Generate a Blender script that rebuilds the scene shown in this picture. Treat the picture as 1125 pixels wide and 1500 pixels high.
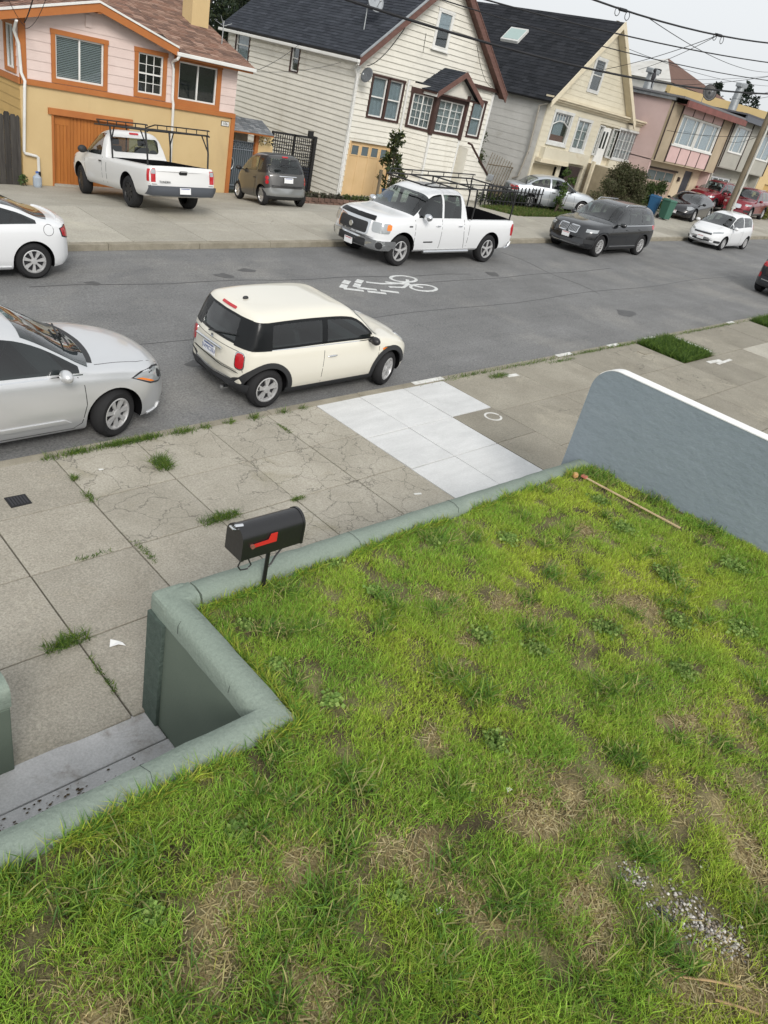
import bpy, bmesh, math, random
import numpy as np
from mathutils import Vector, Matrix
from mathutils.bvhtree import BVHTree
R_ = math.radians
random.seed(7); rng = np.random.default_rng(7)
S = bpy.context.scene
COL = S.collection
for o in list(bpy.data.objects): bpy.data.objects.remove(o)

# ---------------------------------------------------------------- camera
cam_d = bpy.data.cameras.new('camera'); cam = bpy.data.objects.new('camera', cam_d); COL.objects.link(cam)
cam_d.sensor_fit = 'VERTICAL'; cam_d.sensor_height = 36.0; cam_d.lens = 25.459
cam_d.clip_start = 0.05; cam_d.clip_end = 3000
yaw, pit, rol = 0.870655, 0.526784, 0.242116
Fv = Vector((math.sin(yaw)*math.cos(pit), math.cos(yaw)*math.cos(pit), -math.sin(pit)))
Rv = Fv.cross(Vector((0, 0, 1))).normalized(); Uv = Rv.cross(Fv)
Rc = Rv*math.cos(rol)+Uv*math.sin(rol); Uc = Uv*math.cos(rol)-Rv*math.sin(rol)
cam.matrix_world = Matrix(((Rc.x, Uc.x, -Fv.x, 0), (Rc.y, Uc.y, -Fv.y, 0), (Rc.z, Uc.z, -Fv.z, 4.74), (0, 0, 0, 1)))
S.camera = cam

# ---------------------------------------------------------------- sky, sun, exposure (bright overcast)
SUN_EL, SUN_AZ = 36.0, 210.0          # azimuth clockwise from +y
world = bpy.data.worlds.new('World'); S.world = world; world.use_nodes = True
nt = world.node_tree; nt.nodes.clear()
sky = nt.nodes.new('ShaderNodeTexSky'); sky.sky_type = 'NISHITA'; sky.sun_disc = False
sky.sun_elevation = R_(SUN_EL); sky.sun_rotation = R_(SUN_AZ)
sky.air_density = 1.0; sky.dust_density = 6.0; sky.ozone_density = 1.0
hs = nt.nodes.new('ShaderNodeHueSaturation'); hs.inputs['Saturation'].default_value = 0.30
mixw = nt.nodes.new('ShaderNodeMix'); mixw.data_type = 'RGBA'; mixw.inputs[0].default_value = 0.72
mixw.inputs[7].default_value = (6.45, 6.66, 6.84, 1)      # even cloud deck
bgn = nt.nodes.new('ShaderNodeBackground'); bgn.inputs['Strength'].default_value = 0.115
outw = nt.nodes.new('ShaderNodeOutputWorld')
nt.links.new(sky.outputs[0], hs.inputs['Color']); nt.links.new(hs.outputs[0], mixw.inputs[6])
nt.links.new(mixw.outputs[2], bgn.inputs['Color']); nt.links.new(bgn.outputs[0], outw.inputs[0])
sun_d = bpy.data.lights.new('sun', 'SUN'); sun_d.energy = 1.5; sun_d.angle = R_(20); sun_d.color = (1.0, 0.96, 0.9)
sun = bpy.data.objects.new('sun', sun_d); COL.objects.link(sun)
sd = Vector((math.sin(R_(SUN_AZ))*math.cos(R_(SUN_EL)), math.cos(R_(SUN_AZ))*math.cos(R_(SUN_EL)), math.sin(R_(SUN_EL))))
sun.rotation_euler = sd.to_track_quat('Z', 'Y').to_euler(); sun.location = (0, 0, 60)
S.view_settings.view_transform = 'Standard'; S.view_settings.look = 'None'
S.view_settings.gamma = 1.0; S.view_settings.use_curve_mapping = False; S.view_settings.exposure = 0.46
S.render.engine = 'CYCLES'; S.render.resolution_x = 768; S.render.resolution_y = 1024

# ---------------------------------------------------------------- object helpers
ORG = {}
def tag(o, label=None, cat=None, group=None, kind=None):
    if label: o['label'] = label
    if cat: o['category'] = cat
    if group: o['group'] = group
    if kind: o['kind'] = kind
    return o
def thing(name, label, cat, loc=(0, 0, 0), rot=None, group=None, local=False):
    o = bpy.data.objects.new(name, None); COL.objects.link(o); o.location = loc
    o.empty_display_size = .2
    if rot: o.rotation_euler = rot
    ORG[o.name] = (0, 0, 0) if local else tuple(loc)
    return tag(o, label, cat, group)
def link(name, me, mat=None, parent=None, smooth=None):
    o = bpy.data.objects.new(name, me); COL.objects.link(o)
    if mat is not None:
        ms = mat if isinstance(mat, (list, tuple)) else [mat]
        if not me.materials:
            for m in ms: me.materials.append(m)
    if parent is not None:
        o.parent = parent; ORG[o.name] = ORG[parent.name]
    else: ORG[o.name] = (0, 0, 0)
    if smooth is not None: shade(me, smooth)
    return o
def shade(me, ang=35):
    if ang <= 0: return
    me.polygons.foreach_set('use_smooth', [True]*len(me.polygons))
    bm = bmesh.new(); bm.from_mesh(me); c = math.cos(R_(ang))
    for e in bm.edges:
        if len(e.link_faces) == 2:
            e.smooth = e.link_faces[0].normal.dot(e.link_faces[1].normal) > c
    bm.to_mesh(me); bm.free()
class MB:
    """collects shapes into one mesh; P maps local (u,n,z) to world"""
    def __init__(s, P=None): s.v = []; s.f = []; s.P = P or (lambda a, b, c: (a, b, c))
    def pt(s, p): s.v.append(tuple(s.P(*p))); return len(s.v)-1
    def poly(s, pts): s.f.append([s.pt(p) for p in pts]); return s
    def hexa(s, p):     # 8 pts: bottom 4 ccw, top 4 ccw
        i = [s.pt(q) for q in p]
        for f in ((3, 2, 1, 0), (4, 5, 6, 7), (0, 1, 5, 4), (1, 2, 6, 5), (2, 3, 7, 6), (3, 0, 4, 7)): s.f.append([i[k] for k in f])
        return s
    def box(s, x0, x1, y0, y1, z0, z1):
        return s.hexa([(x0, y0, z0), (x1, y0, z0), (x1, y1, z0), (x0, y1, z0), (x0, y0, z1), (x1, y0, z1), (x1, y1, z1), (x0, y1, z1)])
    def prism(s, poly, d):      # poly: list of 3d points (ccw seen from +d), extruded by vector d
        n = len(poly); a = [s.pt(p) for p in poly]; b = [s.pt((p[0]+d[0], p[1]+d[1], p[2]+d[2])) for p in poly]
        s.f.append(a[::-1]); s.f.append(b)
        for i in range(n): j = (i+1) % n; s.f.append([a[i], a[j], b[j], b[i]])
        return s
    def tube(s, pts, r, n=6, caps=True, r2=None):
        pts = [Vector(s.P(*p)) for p in pts]; rings = []; m = len(pts)
        up = None
        for i, p in enumerate(pts):
            d = (pts[min(i+1, m-1)]-pts[max(i-1, 0)]).normalized()
            if up is None: up = Vector((0, 0, 1)) if abs(d.z) < .9 else Vector((1, 0, 0))
            a = d.cross(up).normalized(); b = a.cross(d).normalized(); up = b
            rr = r if r2 is None else r+(r2-r)*i/(m-1)
            ring = []
            for k in range(n):
                t = 2*math.pi*k/n; q = p+a*math.cos(t)*rr+b*math.sin(t)*rr; s.v.append(tuple(q)); ring.append(len(s.v)-1)
            rings.append(ring)
        for A, Bq in zip(rings, rings[1:]):
            for k in range(n): s.f.append([A[k], A[(k+1) % n], Bq[(k+1) % n], Bq[k]])
        if caps: s.f.append(rings[0][::-1]); s.f.append(rings[-1])
        return s
    def lathe(s, prof, c, axis='y', n=24, close=False):
        """prof: list of (r, h) along axis from c"""
        rings = []
        for r, h in prof:
            ring = []
            for k in range(n):
                t = 2*math.pi*k/n; a, b = r*math.cos(t), r*math.sin(t)
                p = (c[0]+a, c[1]+h, c[2]+b) if axis == 'y' else ((c[0]+a, c[1]+b, c[2]+h) if axis == 'z' else (c[0]+h, c[1]+a, c[2]+b))
                ring.append(s.pt(p))
            rings.append(ring)
        prs = list(zip(rings, rings[1:]))
        if close: prs.append((rings[-1], rings[0]))
        for A, Bq in prs:
            for k in range(n): s.f.append([A[k], A[(k+1) % n], Bq[(k+1) % n], Bq[k]])
        if not close:
            if prof[0][0] > 1e-4: s.f.append(rings[0][::-1])
            if prof[-1][0] > 1e-4: s.f.append(rings[-1])
        return s
    def lathe_open(s, prof, c, axis='y', n=24):
        k = len(s.f); s.lathe(prof, c, axis, n); m = (len(prof)-1)*n; del s.f[k+m:]; return s
    def ell(s, c, r, nu=10, nv=7):
        rings = []
        for j in range(1, nv):
            ph = math.pi*j/nv
            rings.append([s.pt((c[0]+r[0]*math.sin(ph)*math.cos(2*math.pi*k/nu), c[1]+r[1]*math.sin(ph)*math.sin(2*math.pi*k/nu), c[2]+r[2]*math.cos(ph))) for k in range(nu)])
        t = s.pt((c[0], c[1], c[2]+r[2])); b = s.pt((c[0], c[1], c[2]-r[2]))
        for k in range(nu):
            s.f.append([t, rings[0][k], rings[0][(k+1) % nu]]); s.f.append([b, rings[-1][(k+1) % nu], rings[-1][k]])
        for A, Bq in zip(rings, rings[1:]):
            for k in range(nu): s.f.append([A[k], Bq[k], Bq[(k+1) % nu], A[(k+1) % nu]])
        return s
    def build(s, name, mat, parent=None, smooth=None, fix=True, bevel=0):
        me = bpy.data.meshes.new(name)
        o0 = ORG[parent.name] if parent is not None else (0, 0, 0)
        me.from_pydata([(a-o0[0], b-o0[1], c-o0[2]) for a, b, c in s.v], [], s.f)
        if fix or bevel:
            bm = bmesh.new(); bm.from_mesh(me)
            if bevel:
                bmesh.ops.remove_doubles(bm, verts=bm.verts, dist=1e-5)
                bmesh.ops.bevel(bm, geom=list(bm.edges), offset=bevel, segments=2, affect='EDGES', profile=.6)
            bmesh.ops.recalc_face_normals(bm, faces=bm.faces); bm.to_mesh(me); bm.free()
        return link(name, me, mat, parent, smooth)
def frame(O, ud, nd):
    """facade frame: u along the wall, n outward, z up"""
    return lambda u, n, z: (O[0]+ud[0]*u+nd[0]*n, O[1]+ud[1]*u+nd[1]*n, O[2]+z)
def copy_tree(o, parent=None):
    c = o.copy(); COL.objects.link(c); c.parent = parent
    for ch in list(o.children): copy_tree(ch, c)
    return c
def pchip(pts):
    x = np.array([p[0] for p in pts], float); y = np.array([p[1] for p in pts], float)
    h = np.diff(x); d = np.diff(y)/h; m = np.zeros_like(y)
    for i in range(1, len(x)-1):
        if d[i-1]*d[i] > 0:
            w1, w2 = 2*h[i]+h[i-1], h[i]+2*h[i-1]; m[i] = (w1+w2)/(w1/d[i-1]+w2/d[i])
    m[0] = d[0]; m[-1] = d[-1]
    def f(t):
        t = min(max(t, x[0]), x[-1]); i = min(max(int(np.searchsorted(x, t))-1, 0), len(h)-1)
        s = (t-x[i])/h[i]
        return float((1+2*s)*(1-s)**2*y[i]+s*(1-s)**2*h[i]*m[i]+s*s*(3-2*s)*y[i+1]+s*s*(s-1)*h[i]*m[i+1])
    return f
def cat_line(a, b, sag, n=24):
    a, b = Vector(a), Vector(b)
    return [tuple(a.lerp(b, i/n)-Vector((0, 0, sag*4*(i/n)*(1-i/n)))) for i in range(n+1)]

# ---------------------------------------------------------------- materials
MATS = {}
def M(name, c, c2=None, sc=3.0, rough=.8, metal=0, spec=.3, coat=0, bump=0, bsc=40, fine=0, fsc=120, cracks=0, csc=1.6, cdet=0, obj=False,
      rnd=0, stain=None, ssc=.5, slo=.55, sst=None, streak=0, stretch=None, attr=None, trans=0, subs=None, emis=None):
    if name in MATS: return MATS[name]
    m = bpy.data.materials.new(name); m.use_nodes = True; MATS[name] = m
    n = m.node_tree.nodes; l = m.node_tree.links; b = n['Principled BSDF']
    def N(t, **k):
        q = n.new(t)
        for a, v in k.items(): setattr(q, a, v)
        return q
    b.inputs['Roughness'].default_value = rough; b.inputs['Metallic'].default_value = metal
    b.inputs['Specular IOR Level'].default_value = spec
    if coat: b.inputs['Coat Weight'].default_value = coat; b.inputs['Coat Roughness'].default_value = .04
    if trans: b.inputs['Transmission Weight'].default_value = trans
    if obj: pos = N('ShaderNodeTexCoord').outputs['Object']
    else: pos = N('ShaderNodeNewGeometry').outputs['Position']
    if stretch:
        mp = N('ShaderNodeMapping'); mp.inputs['Scale'].default_value = stretch; l.new(pos, mp.inputs['Vector']); spos = mp.outputs[0]
    else: spos = pos
    def noise(scale, det=5, rg=.6, p=None, dist=0):
        q = N('ShaderNodeTexNoise'); q.inputs['Scale'].default_value = scale; q.inputs['Detail'].default_value = det
        q.inputs['Roughness'].default_value = rg; q.inputs['Distortion'].default_value = dist; l.new(p or pos, q.inputs['Vector']); return q
    def ramp(src, a, bb):
        q = N('ShaderNodeMapRange'); q.inputs['From Min'].default_value = a; q.inputs['From Max'].default_value = bb; l.new(src, q.inputs['Value']); return q.outputs[0]
    def mix(f, a, bb, mode='MIX'):
        q = N('ShaderNodeMix', data_type='RGBA', blend_type=mode)
        for s_, v in ((0, f), (6, a), (7, bb)):
            if hasattr(v, 'links') or hasattr(v, 'is_linked'): l.new(v, q.inputs[s_])
            else: q.inputs[s_].default_value = v if s_ == 0 else (*v[:3], 1)
        return q.outputs[2]
    col = None
    if attr:
        at = N('ShaderNodeAttribute'); at.attribute_name = attr; col = at.outputs['Color']
    if c2 is not None:
        col = mix(ramp(noise(sc, p=spos).outputs['Fac'], .32, .68), col or c, c2)
    if col is None and (fine or cracks or rnd or stain):
        q = N('ShaderNodeRGB'); q.outputs[0].default_value = (*c, 1); col = q.outputs[0]
    if stain:
        sp_ = None
        if sst: mp2 = N('ShaderNodeMapping'); mp2.inputs['Scale'].default_value = sst; l.new(pos, mp2.inputs['Vector']); sp_ = mp2.outputs[0]
        col = mix(ramp(noise(ssc, 7, .65, dist=.4, p=sp_).outputs['Fac'], slo, slo+.16), col, stain)
    if streak:
        mp3 = N('ShaderNodeMapping'); mp3.inputs['Scale'].default_value = (.12, 1.6, 1); l.new(pos, mp3.inputs['Vector'])
        col = mix(1.0, col, mix(ramp(noise(1.0, 6, .7, p=mp3.outputs[0]).outputs['Fac'], .3, .7), (1-streak,)*3, (1+streak,)*3), 'MULTIPLY')
    if fine:
        col = mix(1.0, col, mix(ramp(noise(fsc, 2, .75).outputs['Fac'], .30, .70), (1-fine,)*3, (1+fine,)*3), 'MULTIPLY')
    if rnd:
        oi = N('ShaderNodeObjectInfo'); mr = N('ShaderNodeMapRange'); mr.inputs['To Min'].default_value = 1-rnd; mr.inputs['To Max'].default_value = 1+rnd
        l.new(oi.outputs['Random'], mr.inputs['Value']); col = mix(1.0, col, mr.outputs[0], 'MULTIPLY')
    hgt = None
    if cracks:
        wob = noise(2.2, 4); ad = N('ShaderNodeVectorMath', operation='MULTIPLY_ADD'); ad.inputs[1].default_value = (.55, .55, .55)
        l.new(wob.outputs['Color'], ad.inputs[0]); l.new(pos, ad.inputs[2])
        vo = N('ShaderNodeTexVoronoi', feature='DISTANCE_TO_EDGE'); vo.inputs['Scale'].default_value = csc; l.new(ad.outputs[0], vo.inputs['Vector'])
        cr = ramp(vo.outputs['Distance'], 0.002*csc, .0075*csc)
        vis = ramp(noise(.55, 3).outputs['Fac'], .60-cracks*.25, .66-cracks*.25)
        inv = N('ShaderNodeMath', operation='SUBTRACT'); inv.inputs[0].default_value = 1; l.new(cr, inv.inputs[1])
        mu = N('ShaderNodeMath', operation='MULTIPLY'); l.new(inv.outputs[0], mu.inputs[0]); l.new(vis, mu.inputs[1])
        mm = N('ShaderNodeMath', operation='MULTIPLY'); l.new(mu.outputs[0], mm.inputs[0]); mm.inputs[1].default_value = .5
        col = mix(mm.outputs[0], col, (.045, .043, .034)); hgt = mu.outputs[0]
    if col is not None: l.new(col, b.inputs['Base Color'])
    else: b.inputs['Base Color'].default_value = (*c, 1)
    if bump:
        bp = N('ShaderNodeBump'); bp.inputs['Strength'].default_value = bump; bp.inputs['Distance'].default_value = .02
        hn = noise(bsc, 4, .65, p=spos).outputs['Fac']
        if hgt is not None:
            sb = N('ShaderNodeMath', operation='SUBTRACT'); l.new(hn, sb.inputs[0]); l.new(hgt, sb.inputs[1]); hn = sb.outputs[0]
        l.new(hn, bp.inputs['Height']); l.new(bp.outputs[0], b.inputs['Normal'])
    if emis: b.inputs['Emission Color'].default_value = (*emis[:3], 1); b.inputs['Emission Strength'].default_value = emis[3]
    return m
def glass_mat(name, tint, gloss=.9):
    m = bpy.data.materials.new(name); m.use_nodes = True; n = m.node_tree.nodes; l = m.node_tree.links; n.clear()
    t = n.new('ShaderNodeBsdfTransparent'); t.inputs[0].default_value = (*tint, 1)
    g = n.new('ShaderNodeBsdfGlossy'); g.inputs[0].default_value = (gloss,)*3+(1,); g.inputs['Roughness'].default_value = .03
    lw_ = n.new('ShaderNodeLayerWeight'); lw_.inputs[0].default_value = .5; p4 = n.new('ShaderNodeMath'); p4.operation = 'POWER'; p4.inputs[1].default_value = 3.0; l.new(lw_.outputs['Facing'], p4.inputs[0]); f = n.new('ShaderNodeMath'); f.operation = 'MULTIPLY_ADD'; f.inputs[1].default_value = .85; f.inputs[2].default_value = .07; l.new(p4.outputs[0], f.inputs[0]); x = n.new('ShaderNodeMixShader'); o = n.new('ShaderNodeOutputMaterial')
    l.new(f.outputs[0], x.inputs[0]); l.new(t.outputs[0], x.inputs[1]); l.new(g.outputs[0], x.inputs[2]); l.new(x.outputs[0], o.inputs[0])
    MATS[name] = m; return m
GLASS = glass_mat('window_glass', (.82, .87, .88))
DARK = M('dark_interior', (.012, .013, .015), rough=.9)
WHITE = M('white_trim', (.72, .72, .70), c2=(.62, .62, .59), sc=2, rough=.5, bump=.05)
BLACKM = M('black_metal', (.012, .012, .013), rough=.45, spec=.5)
GALV = M('galvanised', (.42, .44, .45), c2=(.3, .32, .33), sc=4, rough=.45, metal=.6)
K = 0.0358
YN, YF = 7.75, 15.98           # near and far kerb faces
def rz(x): return K*x
def drop(x): return .13 if x < 17 else (.13-.065*(x-17)/11 if x < 28 else max(.02, .065-.045*(x-28)/12))
def gz(x, y):                   # far-side paved level
    z = K*x+.12
    return z-drop(x)*max(0, y-19.2)
# ================================================================ ground, road, pavements
ASPH = M('asphalt', (.188, .189, .188), c2=(.150, .151, .150), sc=.9, rough=.92, spec=.2, bump=.5, bsc=45, fine=.30, fsc=34, stain=(.215, .212, .202), ssc=.33, slo=.50, streak=.10)
CONC = M('old_concrete', (.375, .35, .295), c2=(.30, .278, .228), sc=1.7, rough=.93, spec=.2, bump=.3, bsc=90, fine=.20, fsc=48, cracks=.95, csc=2.5, rnd=.10, stain=(.26, .238, .175), ssc=1.1, slo=.58)
CONCP = M('plain_concrete', (.355, .33, .278), c2=(.295, .272, .225), sc=2.3, rough=.93, spec=.2, bump=.4, bsc=120, fine=.26, fsc=52, rnd=.07, stain=(.34, .31, .25), ssc=1.5, slo=.6)
CONCD = M('dark_concrete', (.288, .268, .220), c2=(.228, .21, .17), sc=1.3, rough=.93, spec=.2, bump=.3, bsc=90, fine=.2, fsc=42, cracks=.25, csc=.8, rnd=.10, stain=(.33, .305, .245), ssc=.9, slo=.55)
CONCW = M('whitewashed_concrete', (.60, .605, .60), c2=(.52, .525, .52), sc=1.6, rough=.85, bump=.2, bsc=90, fine=.06, fsc=40, rnd=.05, stain=(.50, .505, .50), ssc=1.8, slo=.56, stretch=(1, 4, 1))
CONCF = M('driveway_concrete', (.385, .365, .315), c2=(.315, .297, .25), sc=.8, rough=.93, spec=.2, bump=.25, bsc=70, fine=.14, fsc=26, cracks=.25, csc=.5, rnd=.08, stain=(.42, .40, .33), ssc=.45, slo=.55)
KERBM = M('kerb_concrete', (.30, .275, .22), c2=(.21, .19, .145), sc=3, rough=.93, bump=.35, bsc=60, fine=.2)
SOIL = M('soil', (.075, .055, .034), c2=(.13, .098, .058), sc=6, rough=1, bump=.8, bsc=45, fine=.4, fsc=90)
EARTH = M('earth', (.11, .105, .075), c2=(.075, .09, .045), sc=.2, rough=1, bump=.4, bsc=5)

def grid(name, xs, ys, zf, mat, parent=None, smooth=True):
    v = [(x, y, zf(x, y)) for y in ys for x in xs]; n = len(xs)
    f = [[j*n+i, j*n+i+1, (j+1)*n+i+1, (j+1)*n+i] for j in range(len(ys)-1) for i in range(n-1)]
    me = bpy.data.meshes.new(name); me.from_pydata(v, [], f)
    if smooth: me.polygons.foreach_set('use_smooth', [True]*len(f))
    return link(name, me, mat, parent)
def terr(x, y):
    xx = min(max(x, -60), 130); z = K*xx-.25
    if y > 19: z -= .065*min(y-19, 40)*(1 if x < 34 else max(.25, 1-(x-34)/20))
    return z-.02
g = grid('ground', [-900, -300, -120, -60]+list(range(-40, 134, 6))+[150, 200, 300, 500, 900, 1500], [-400, -120, -40, -10, 0, 8, 14, 19, 24, 30, 40, 60, 100, 200, 400, 900, 1500], terr, EARTH, smooth=False); tag(g, kind='structure')
rxs = [-40+2*i for i in range(91)]
rys = [YN-.02+(YF+.04-YN)*i/12 for i in range(13)]
rd = grid('road', rxs, rys, lambda x, y: K*x+.045*(1-((y-11.86)/4.1)**2)-.03, ASPH); tag(rd, kind='structure')
def road_z(x, y): return K*x+.045*(1-((y-11.86)/4.1)**2)-.03

def slab(x0, x1, y0, y1, mat, parent, zf, th=.10, gap=.007, jit=.004, name='slab'):
    dz = [random.uniform(-jit, jit) for _ in range(4)]
    c = [(x0+gap, y0+gap), (x1-gap, y0+gap), (x1-gap, y1-gap), (x0+gap, y1-gap)]
    b = MB(); t = [(x, y, zf(x, y)+d) for (x, y), d in zip(c, dz)]
    b.hexa([(p[0], p[1], p[2]-th) for p in t]+t)
    return b.build(name, mat, parent, bevel=.007)
def sw_z(x, y): return K*x+.12+.008*(7.6-y)
# near pavement
sw = grid('sidewalk', [-30+2*i for i in range(56)], [-2, 1.0, 3.45, 7.6], lambda x, y: sw_z(x, y)-.045, SOIL); tag(sw, kind='structure')
xs = [-3.05, -2.05, -1.05, -.05, .95, 1.95, 2.95, 3.97, 4.98, 5.97, 6.87]
yrows = [3.6, 4.58, 5.6, 6.58, 7.6]
for i in range(len(xs)-1):
    for j in range(4):
        if j == 3 and i in (3, 4, 5): continue
        m = CONC if (j == 1 and i >= 7) or (j >= 2 and i >= 6) else CONCP
        if i == 5 and j == 3: m = CONCP
        slab(xs[i], xs[i+1], yrows[j], yrows[j+1], m, sw, sw_z)
slab(-.05, 2.95, 6.58, 7.6, CONCP, sw, sw_z)
wx = [6.87, 7.75, 8.73, 9.72]
for i in range(3): slab(wx[i], wx[i+1], 6.45, 7.6, CONCW, sw, sw_z)
for j, (a, b) in enumerate(((3.6, 4.55), (4.55, 5.5), (5.5, 6.45))):
    for i in range(2): slab(wx[i], wx[i+1]+(0 if i == 0 else .0), a, b, CONCW, sw, sw_z)
    slab(8.73, 9.72, a, b, CONCD, sw, sw_z)
bigx = [9.72, 11.6, 13.5, 15.2, 16.5, 18.1, 19.7, 21.4, 23.2, 25, 27, 29, 31, 33, 35, 37, 40, 43, 46, 50]
for i in range(len(bigx)-1):
    for j, (a, b) in enumerate(((-2, 0), (0, 1.9), (1.9, 3.6), (3.6, 5.0), (5.0, 6.3), (6.3, 7.6))):
        if j == 5 and i in (4, 8): continue
        m = CONCD
        if i == 6 and j in (3, 4): m = CONCF
        if i == 7 and j == 4: m = CONCF
        slab(bigx[i], bigx[i+1], a, b, m, sw, sw_z)
for j, (a, b) in enumerate(((-2, 0), (0, 1.9), (1.9, 3.6))): slab(7.98, 9.72, a, b, CONCD, sw, sw_z)
# kerbs: one length after another
def kerb(name, y0, y1, x0, x1, step, whites, zf, label=None):
    k = bpy.data.objects.new(name, None); COL.objects.link(k); ORG[k.name] = (0, 0, 0); tag(k, kind='structure')
    x = x0
    while x < x1:
        s_ = step*random.uniform(.8, 1.2); e = min(x+s_, x1)
        w = any(a < (x+e)/2 < b for a, b in whites)
        bb = MB(); t = [(x+.004, y0, zf(x)), (e-.004, y0, zf(e)), (e-.004, y1, zf(e)), (x+.004, y1, zf(x))]
        j = random.uniform(-.006, .006); t = [(p[0], p[1], p[2]+j) for p in t]
        bb.hexa([(p[0], p[1], p[2]-.3) for p in t]+t).build('kerb_stone', KERBM, k, bevel=.018); x = e
    return k
kerb('near_kerb', 7.605, YN, -12, 50, 1.9, [], lambda x: K*x+.118)
kerb('far_kerb', YF, YF+.16, -12, 75, 2.4, [], lambda x: K*x+.115)
PAINT = M('worn_white_paint', (.70, .70, .68), c2=(.5, .49, .45), sc=9, rough=.8, bump=.2, bsc=80)
for (a, b) in ((9.05, 9.8), (13.35, 13.9), (15.4, 15.85), (17.1, 17.6), (21.9, 22.3)):
    MB().hexa([(x, y, K*x+.1235+dz) for dz in (0, .004) for x, y in ((a, 7.625), (b, 7.625), (b, 7.735), (a, 7.735))]).build('kerb_paint', PAINT, bpy.data.objects['near_kerb'])
# far pavement and driveways
fs = bpy.data.objects.new('far_pavement', None); COL.objects.link(fs); ORG[fs.name] = (0, 0, 0); tag(fs, kind='structure')
base = grid('pavement_bed', [-20+2*i for i in range(50)], [YF+.1, 17.5, 19.2, 21, 23, 25, 28], lambda x, y: gz(x, y)-.05, SOIL, fs)
fx = [-12, -9, -6, -3.2, -.4, 2.2, 4.7, 6.75, 8.2, 10.1, 12, 13.9, 15.7, 17.4]
for i in range(len(fx)-1):
    for a, b in ((YF+.16, 17.7), (17.7, 19.2), (19.2, 21.6), (21.6, 24.48)): slab(fx[i], fx[i+1], a, b, CONCF, fs, gz, jit=.002)
fx2 = [17.4, 19.2, 21, 23, 25, 27, 29, 30.7, 32.6, 34.6, 36.6, 38.6, 40.6, 42.6, 44.6, 46.8, 49, 51.4, 54, 57, 60, 64, 68, 74]
for i in range(len(fx2)-1):
    for a, b in ((YF+.16, 17.6), (17.6, 19.2), (19.2, 21.4), (21.4, 24.0)):
        if a >= 19 and 26.5 < fx2[i] < 33.5 and b < 22: continue
        slab(fx2[i], fx2[i+1], a, b, CONCF, fs, gz, jit=.003)
# shared lane marking: a bicycle under two chevrons
def strip(pts, w, name, parent, mat, zf, dz=.006, closed=False):
    b = MB(); n = len(pts); P2 = [Vector((p[0], p[1])) for p in pts]; L_, Rr = [], []
    for i, p in enumerate(P2):
        a = P2[i-1] if (i > 0 or closed) else p; c = P2[(i+1) % n] if (i < n-1 or closed) else p
        d = (c-a).normalized(); q = Vector((-d.y, d.x))*w/2; L_.append(p+q); Rr.append(p-q)
    for i in range(n if closed else n-1):
        j = (i+1) % n; q = [L_[i], Rr[i], Rr[j], L_[j]]
        b.hexa([(v.x, v.y, zf(v.x, v.y)+d) for d in (0.001, dz) for v in q])
    return b.build(name, mat, parent)
sharrow = thing('bike_lane_marking', 'worn white bicycle and double chevron painted on the asphalt', 'road marking')
RP = M('road_paint', (.62, .63, .62), c2=(.48, .49, .48), sc=7, rough=.85, fine=.22, fsc=30, stain=(.25, .25, .25), ssc=6, slo=.60)
for dx in (0, .42):
    x0 = 11.62+dx
    strip([(x0+.55, 13.12), (x0+.30, 12.93)], .17, 'chevron', sharrow, RP, road_z); strip([(x0+.24, 12.86), (x0, 12.66)], .17, 'chevron', sharrow, RP, road_z)
    strip([(x0, 12.62), (x0+.42, 12.38)], .12, 'chevron', sharrow, RP, road_z); strip([(x0+.5, 12.33), (x0+.9, 12.11)], .12, 'chevron', sharrow, RP, road_z)
def ring(cx, cy, rx, ry, n=22): return [(cx+rx*math.cos(2*math.pi*i/n), cy+ry*math.sin(2*math.pi*i/n)) for i in range(n)]
strip(ring(14.0, 12.30, .40, .25), .085, 'wheel_mark', sharrow, RP, road_z, closed=True)
strip(ring(13.98, 13.02, .40, .25), .085, 'wheel_mark', sharrow, RP, road_z, closed=True)
strip([(12.62, 12.95), (12.95, 12.78), (13.35, 12.72), (13.7, 12.72), (14.0, 12.84)], .09, 'frame_mark', sharrow, RP, road_z)
strip([(13.0, 12.52), (13.4, 12.42), (13.75, 12.62), (14.05, 12.95)], .09, 'frame_mark', sharrow, RP, road_z)
strip([(13.2, 12.88), (13.75, 12.6), (14.0, 12.32)], .09, 'frame_mark', sharrow, RP, road_z)
# dark oil spots and seam on the road
OIL = M('oil_stain', (.07, .07, .07), c2=(.1, .1, .1), sc=8, rough=.6, spec=.3)
for (cx, cy, r) in ((6.1, 9.75, .13), (6.62, 8.62, .14), (9.2, 13.9, .17), (10.0, 14.2, .14), (6.2, 13.8, .12), (17.6, 13.0, .2), (19.2, 9.4, .25)):
    b = MB(); n = 14; ph = random.uniform(0, 6)
    pts = [(cx+r*1.35*(1+.3*math.sin(2*t+ph))*math.cos(t), cy+r*(1+.25*math.cos(3*t+ph))*math.sin(t)) for t in [2*math.pi*i/n for i in range(n)]]
    b.poly([(x, y, road_z(x, y)+.004) for x, y in pts]).build('oil_stain', OIL, rd)
strip([(5.0+i*.9, 13.75+.06*math.sin(i*1.7)-.05*i) for i in range(14)], .035, 'sealed_crack', rd, OIL, road_z, dz=.004)
strip([(3+i*1.3, 10.6+.08*math.sin(i*1.1)+.03*i) for i in range(22)], .02, 'sealed_crack', rd, OIL, road_z, dz=.004)
strip([(20+i*.05+.1*math.sin(i), 10.8+i*.42) for i in range(11)], .022, 'sealed_crack', rd, OIL, road_z, dz=.004)
strip([(14+i*.9, 12.6+.05*math.sin(i*1.3)+.02*i) for i in range(12)], .03, 'sealed_crack', rd, OIL, road_z, dz=.004)
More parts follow.
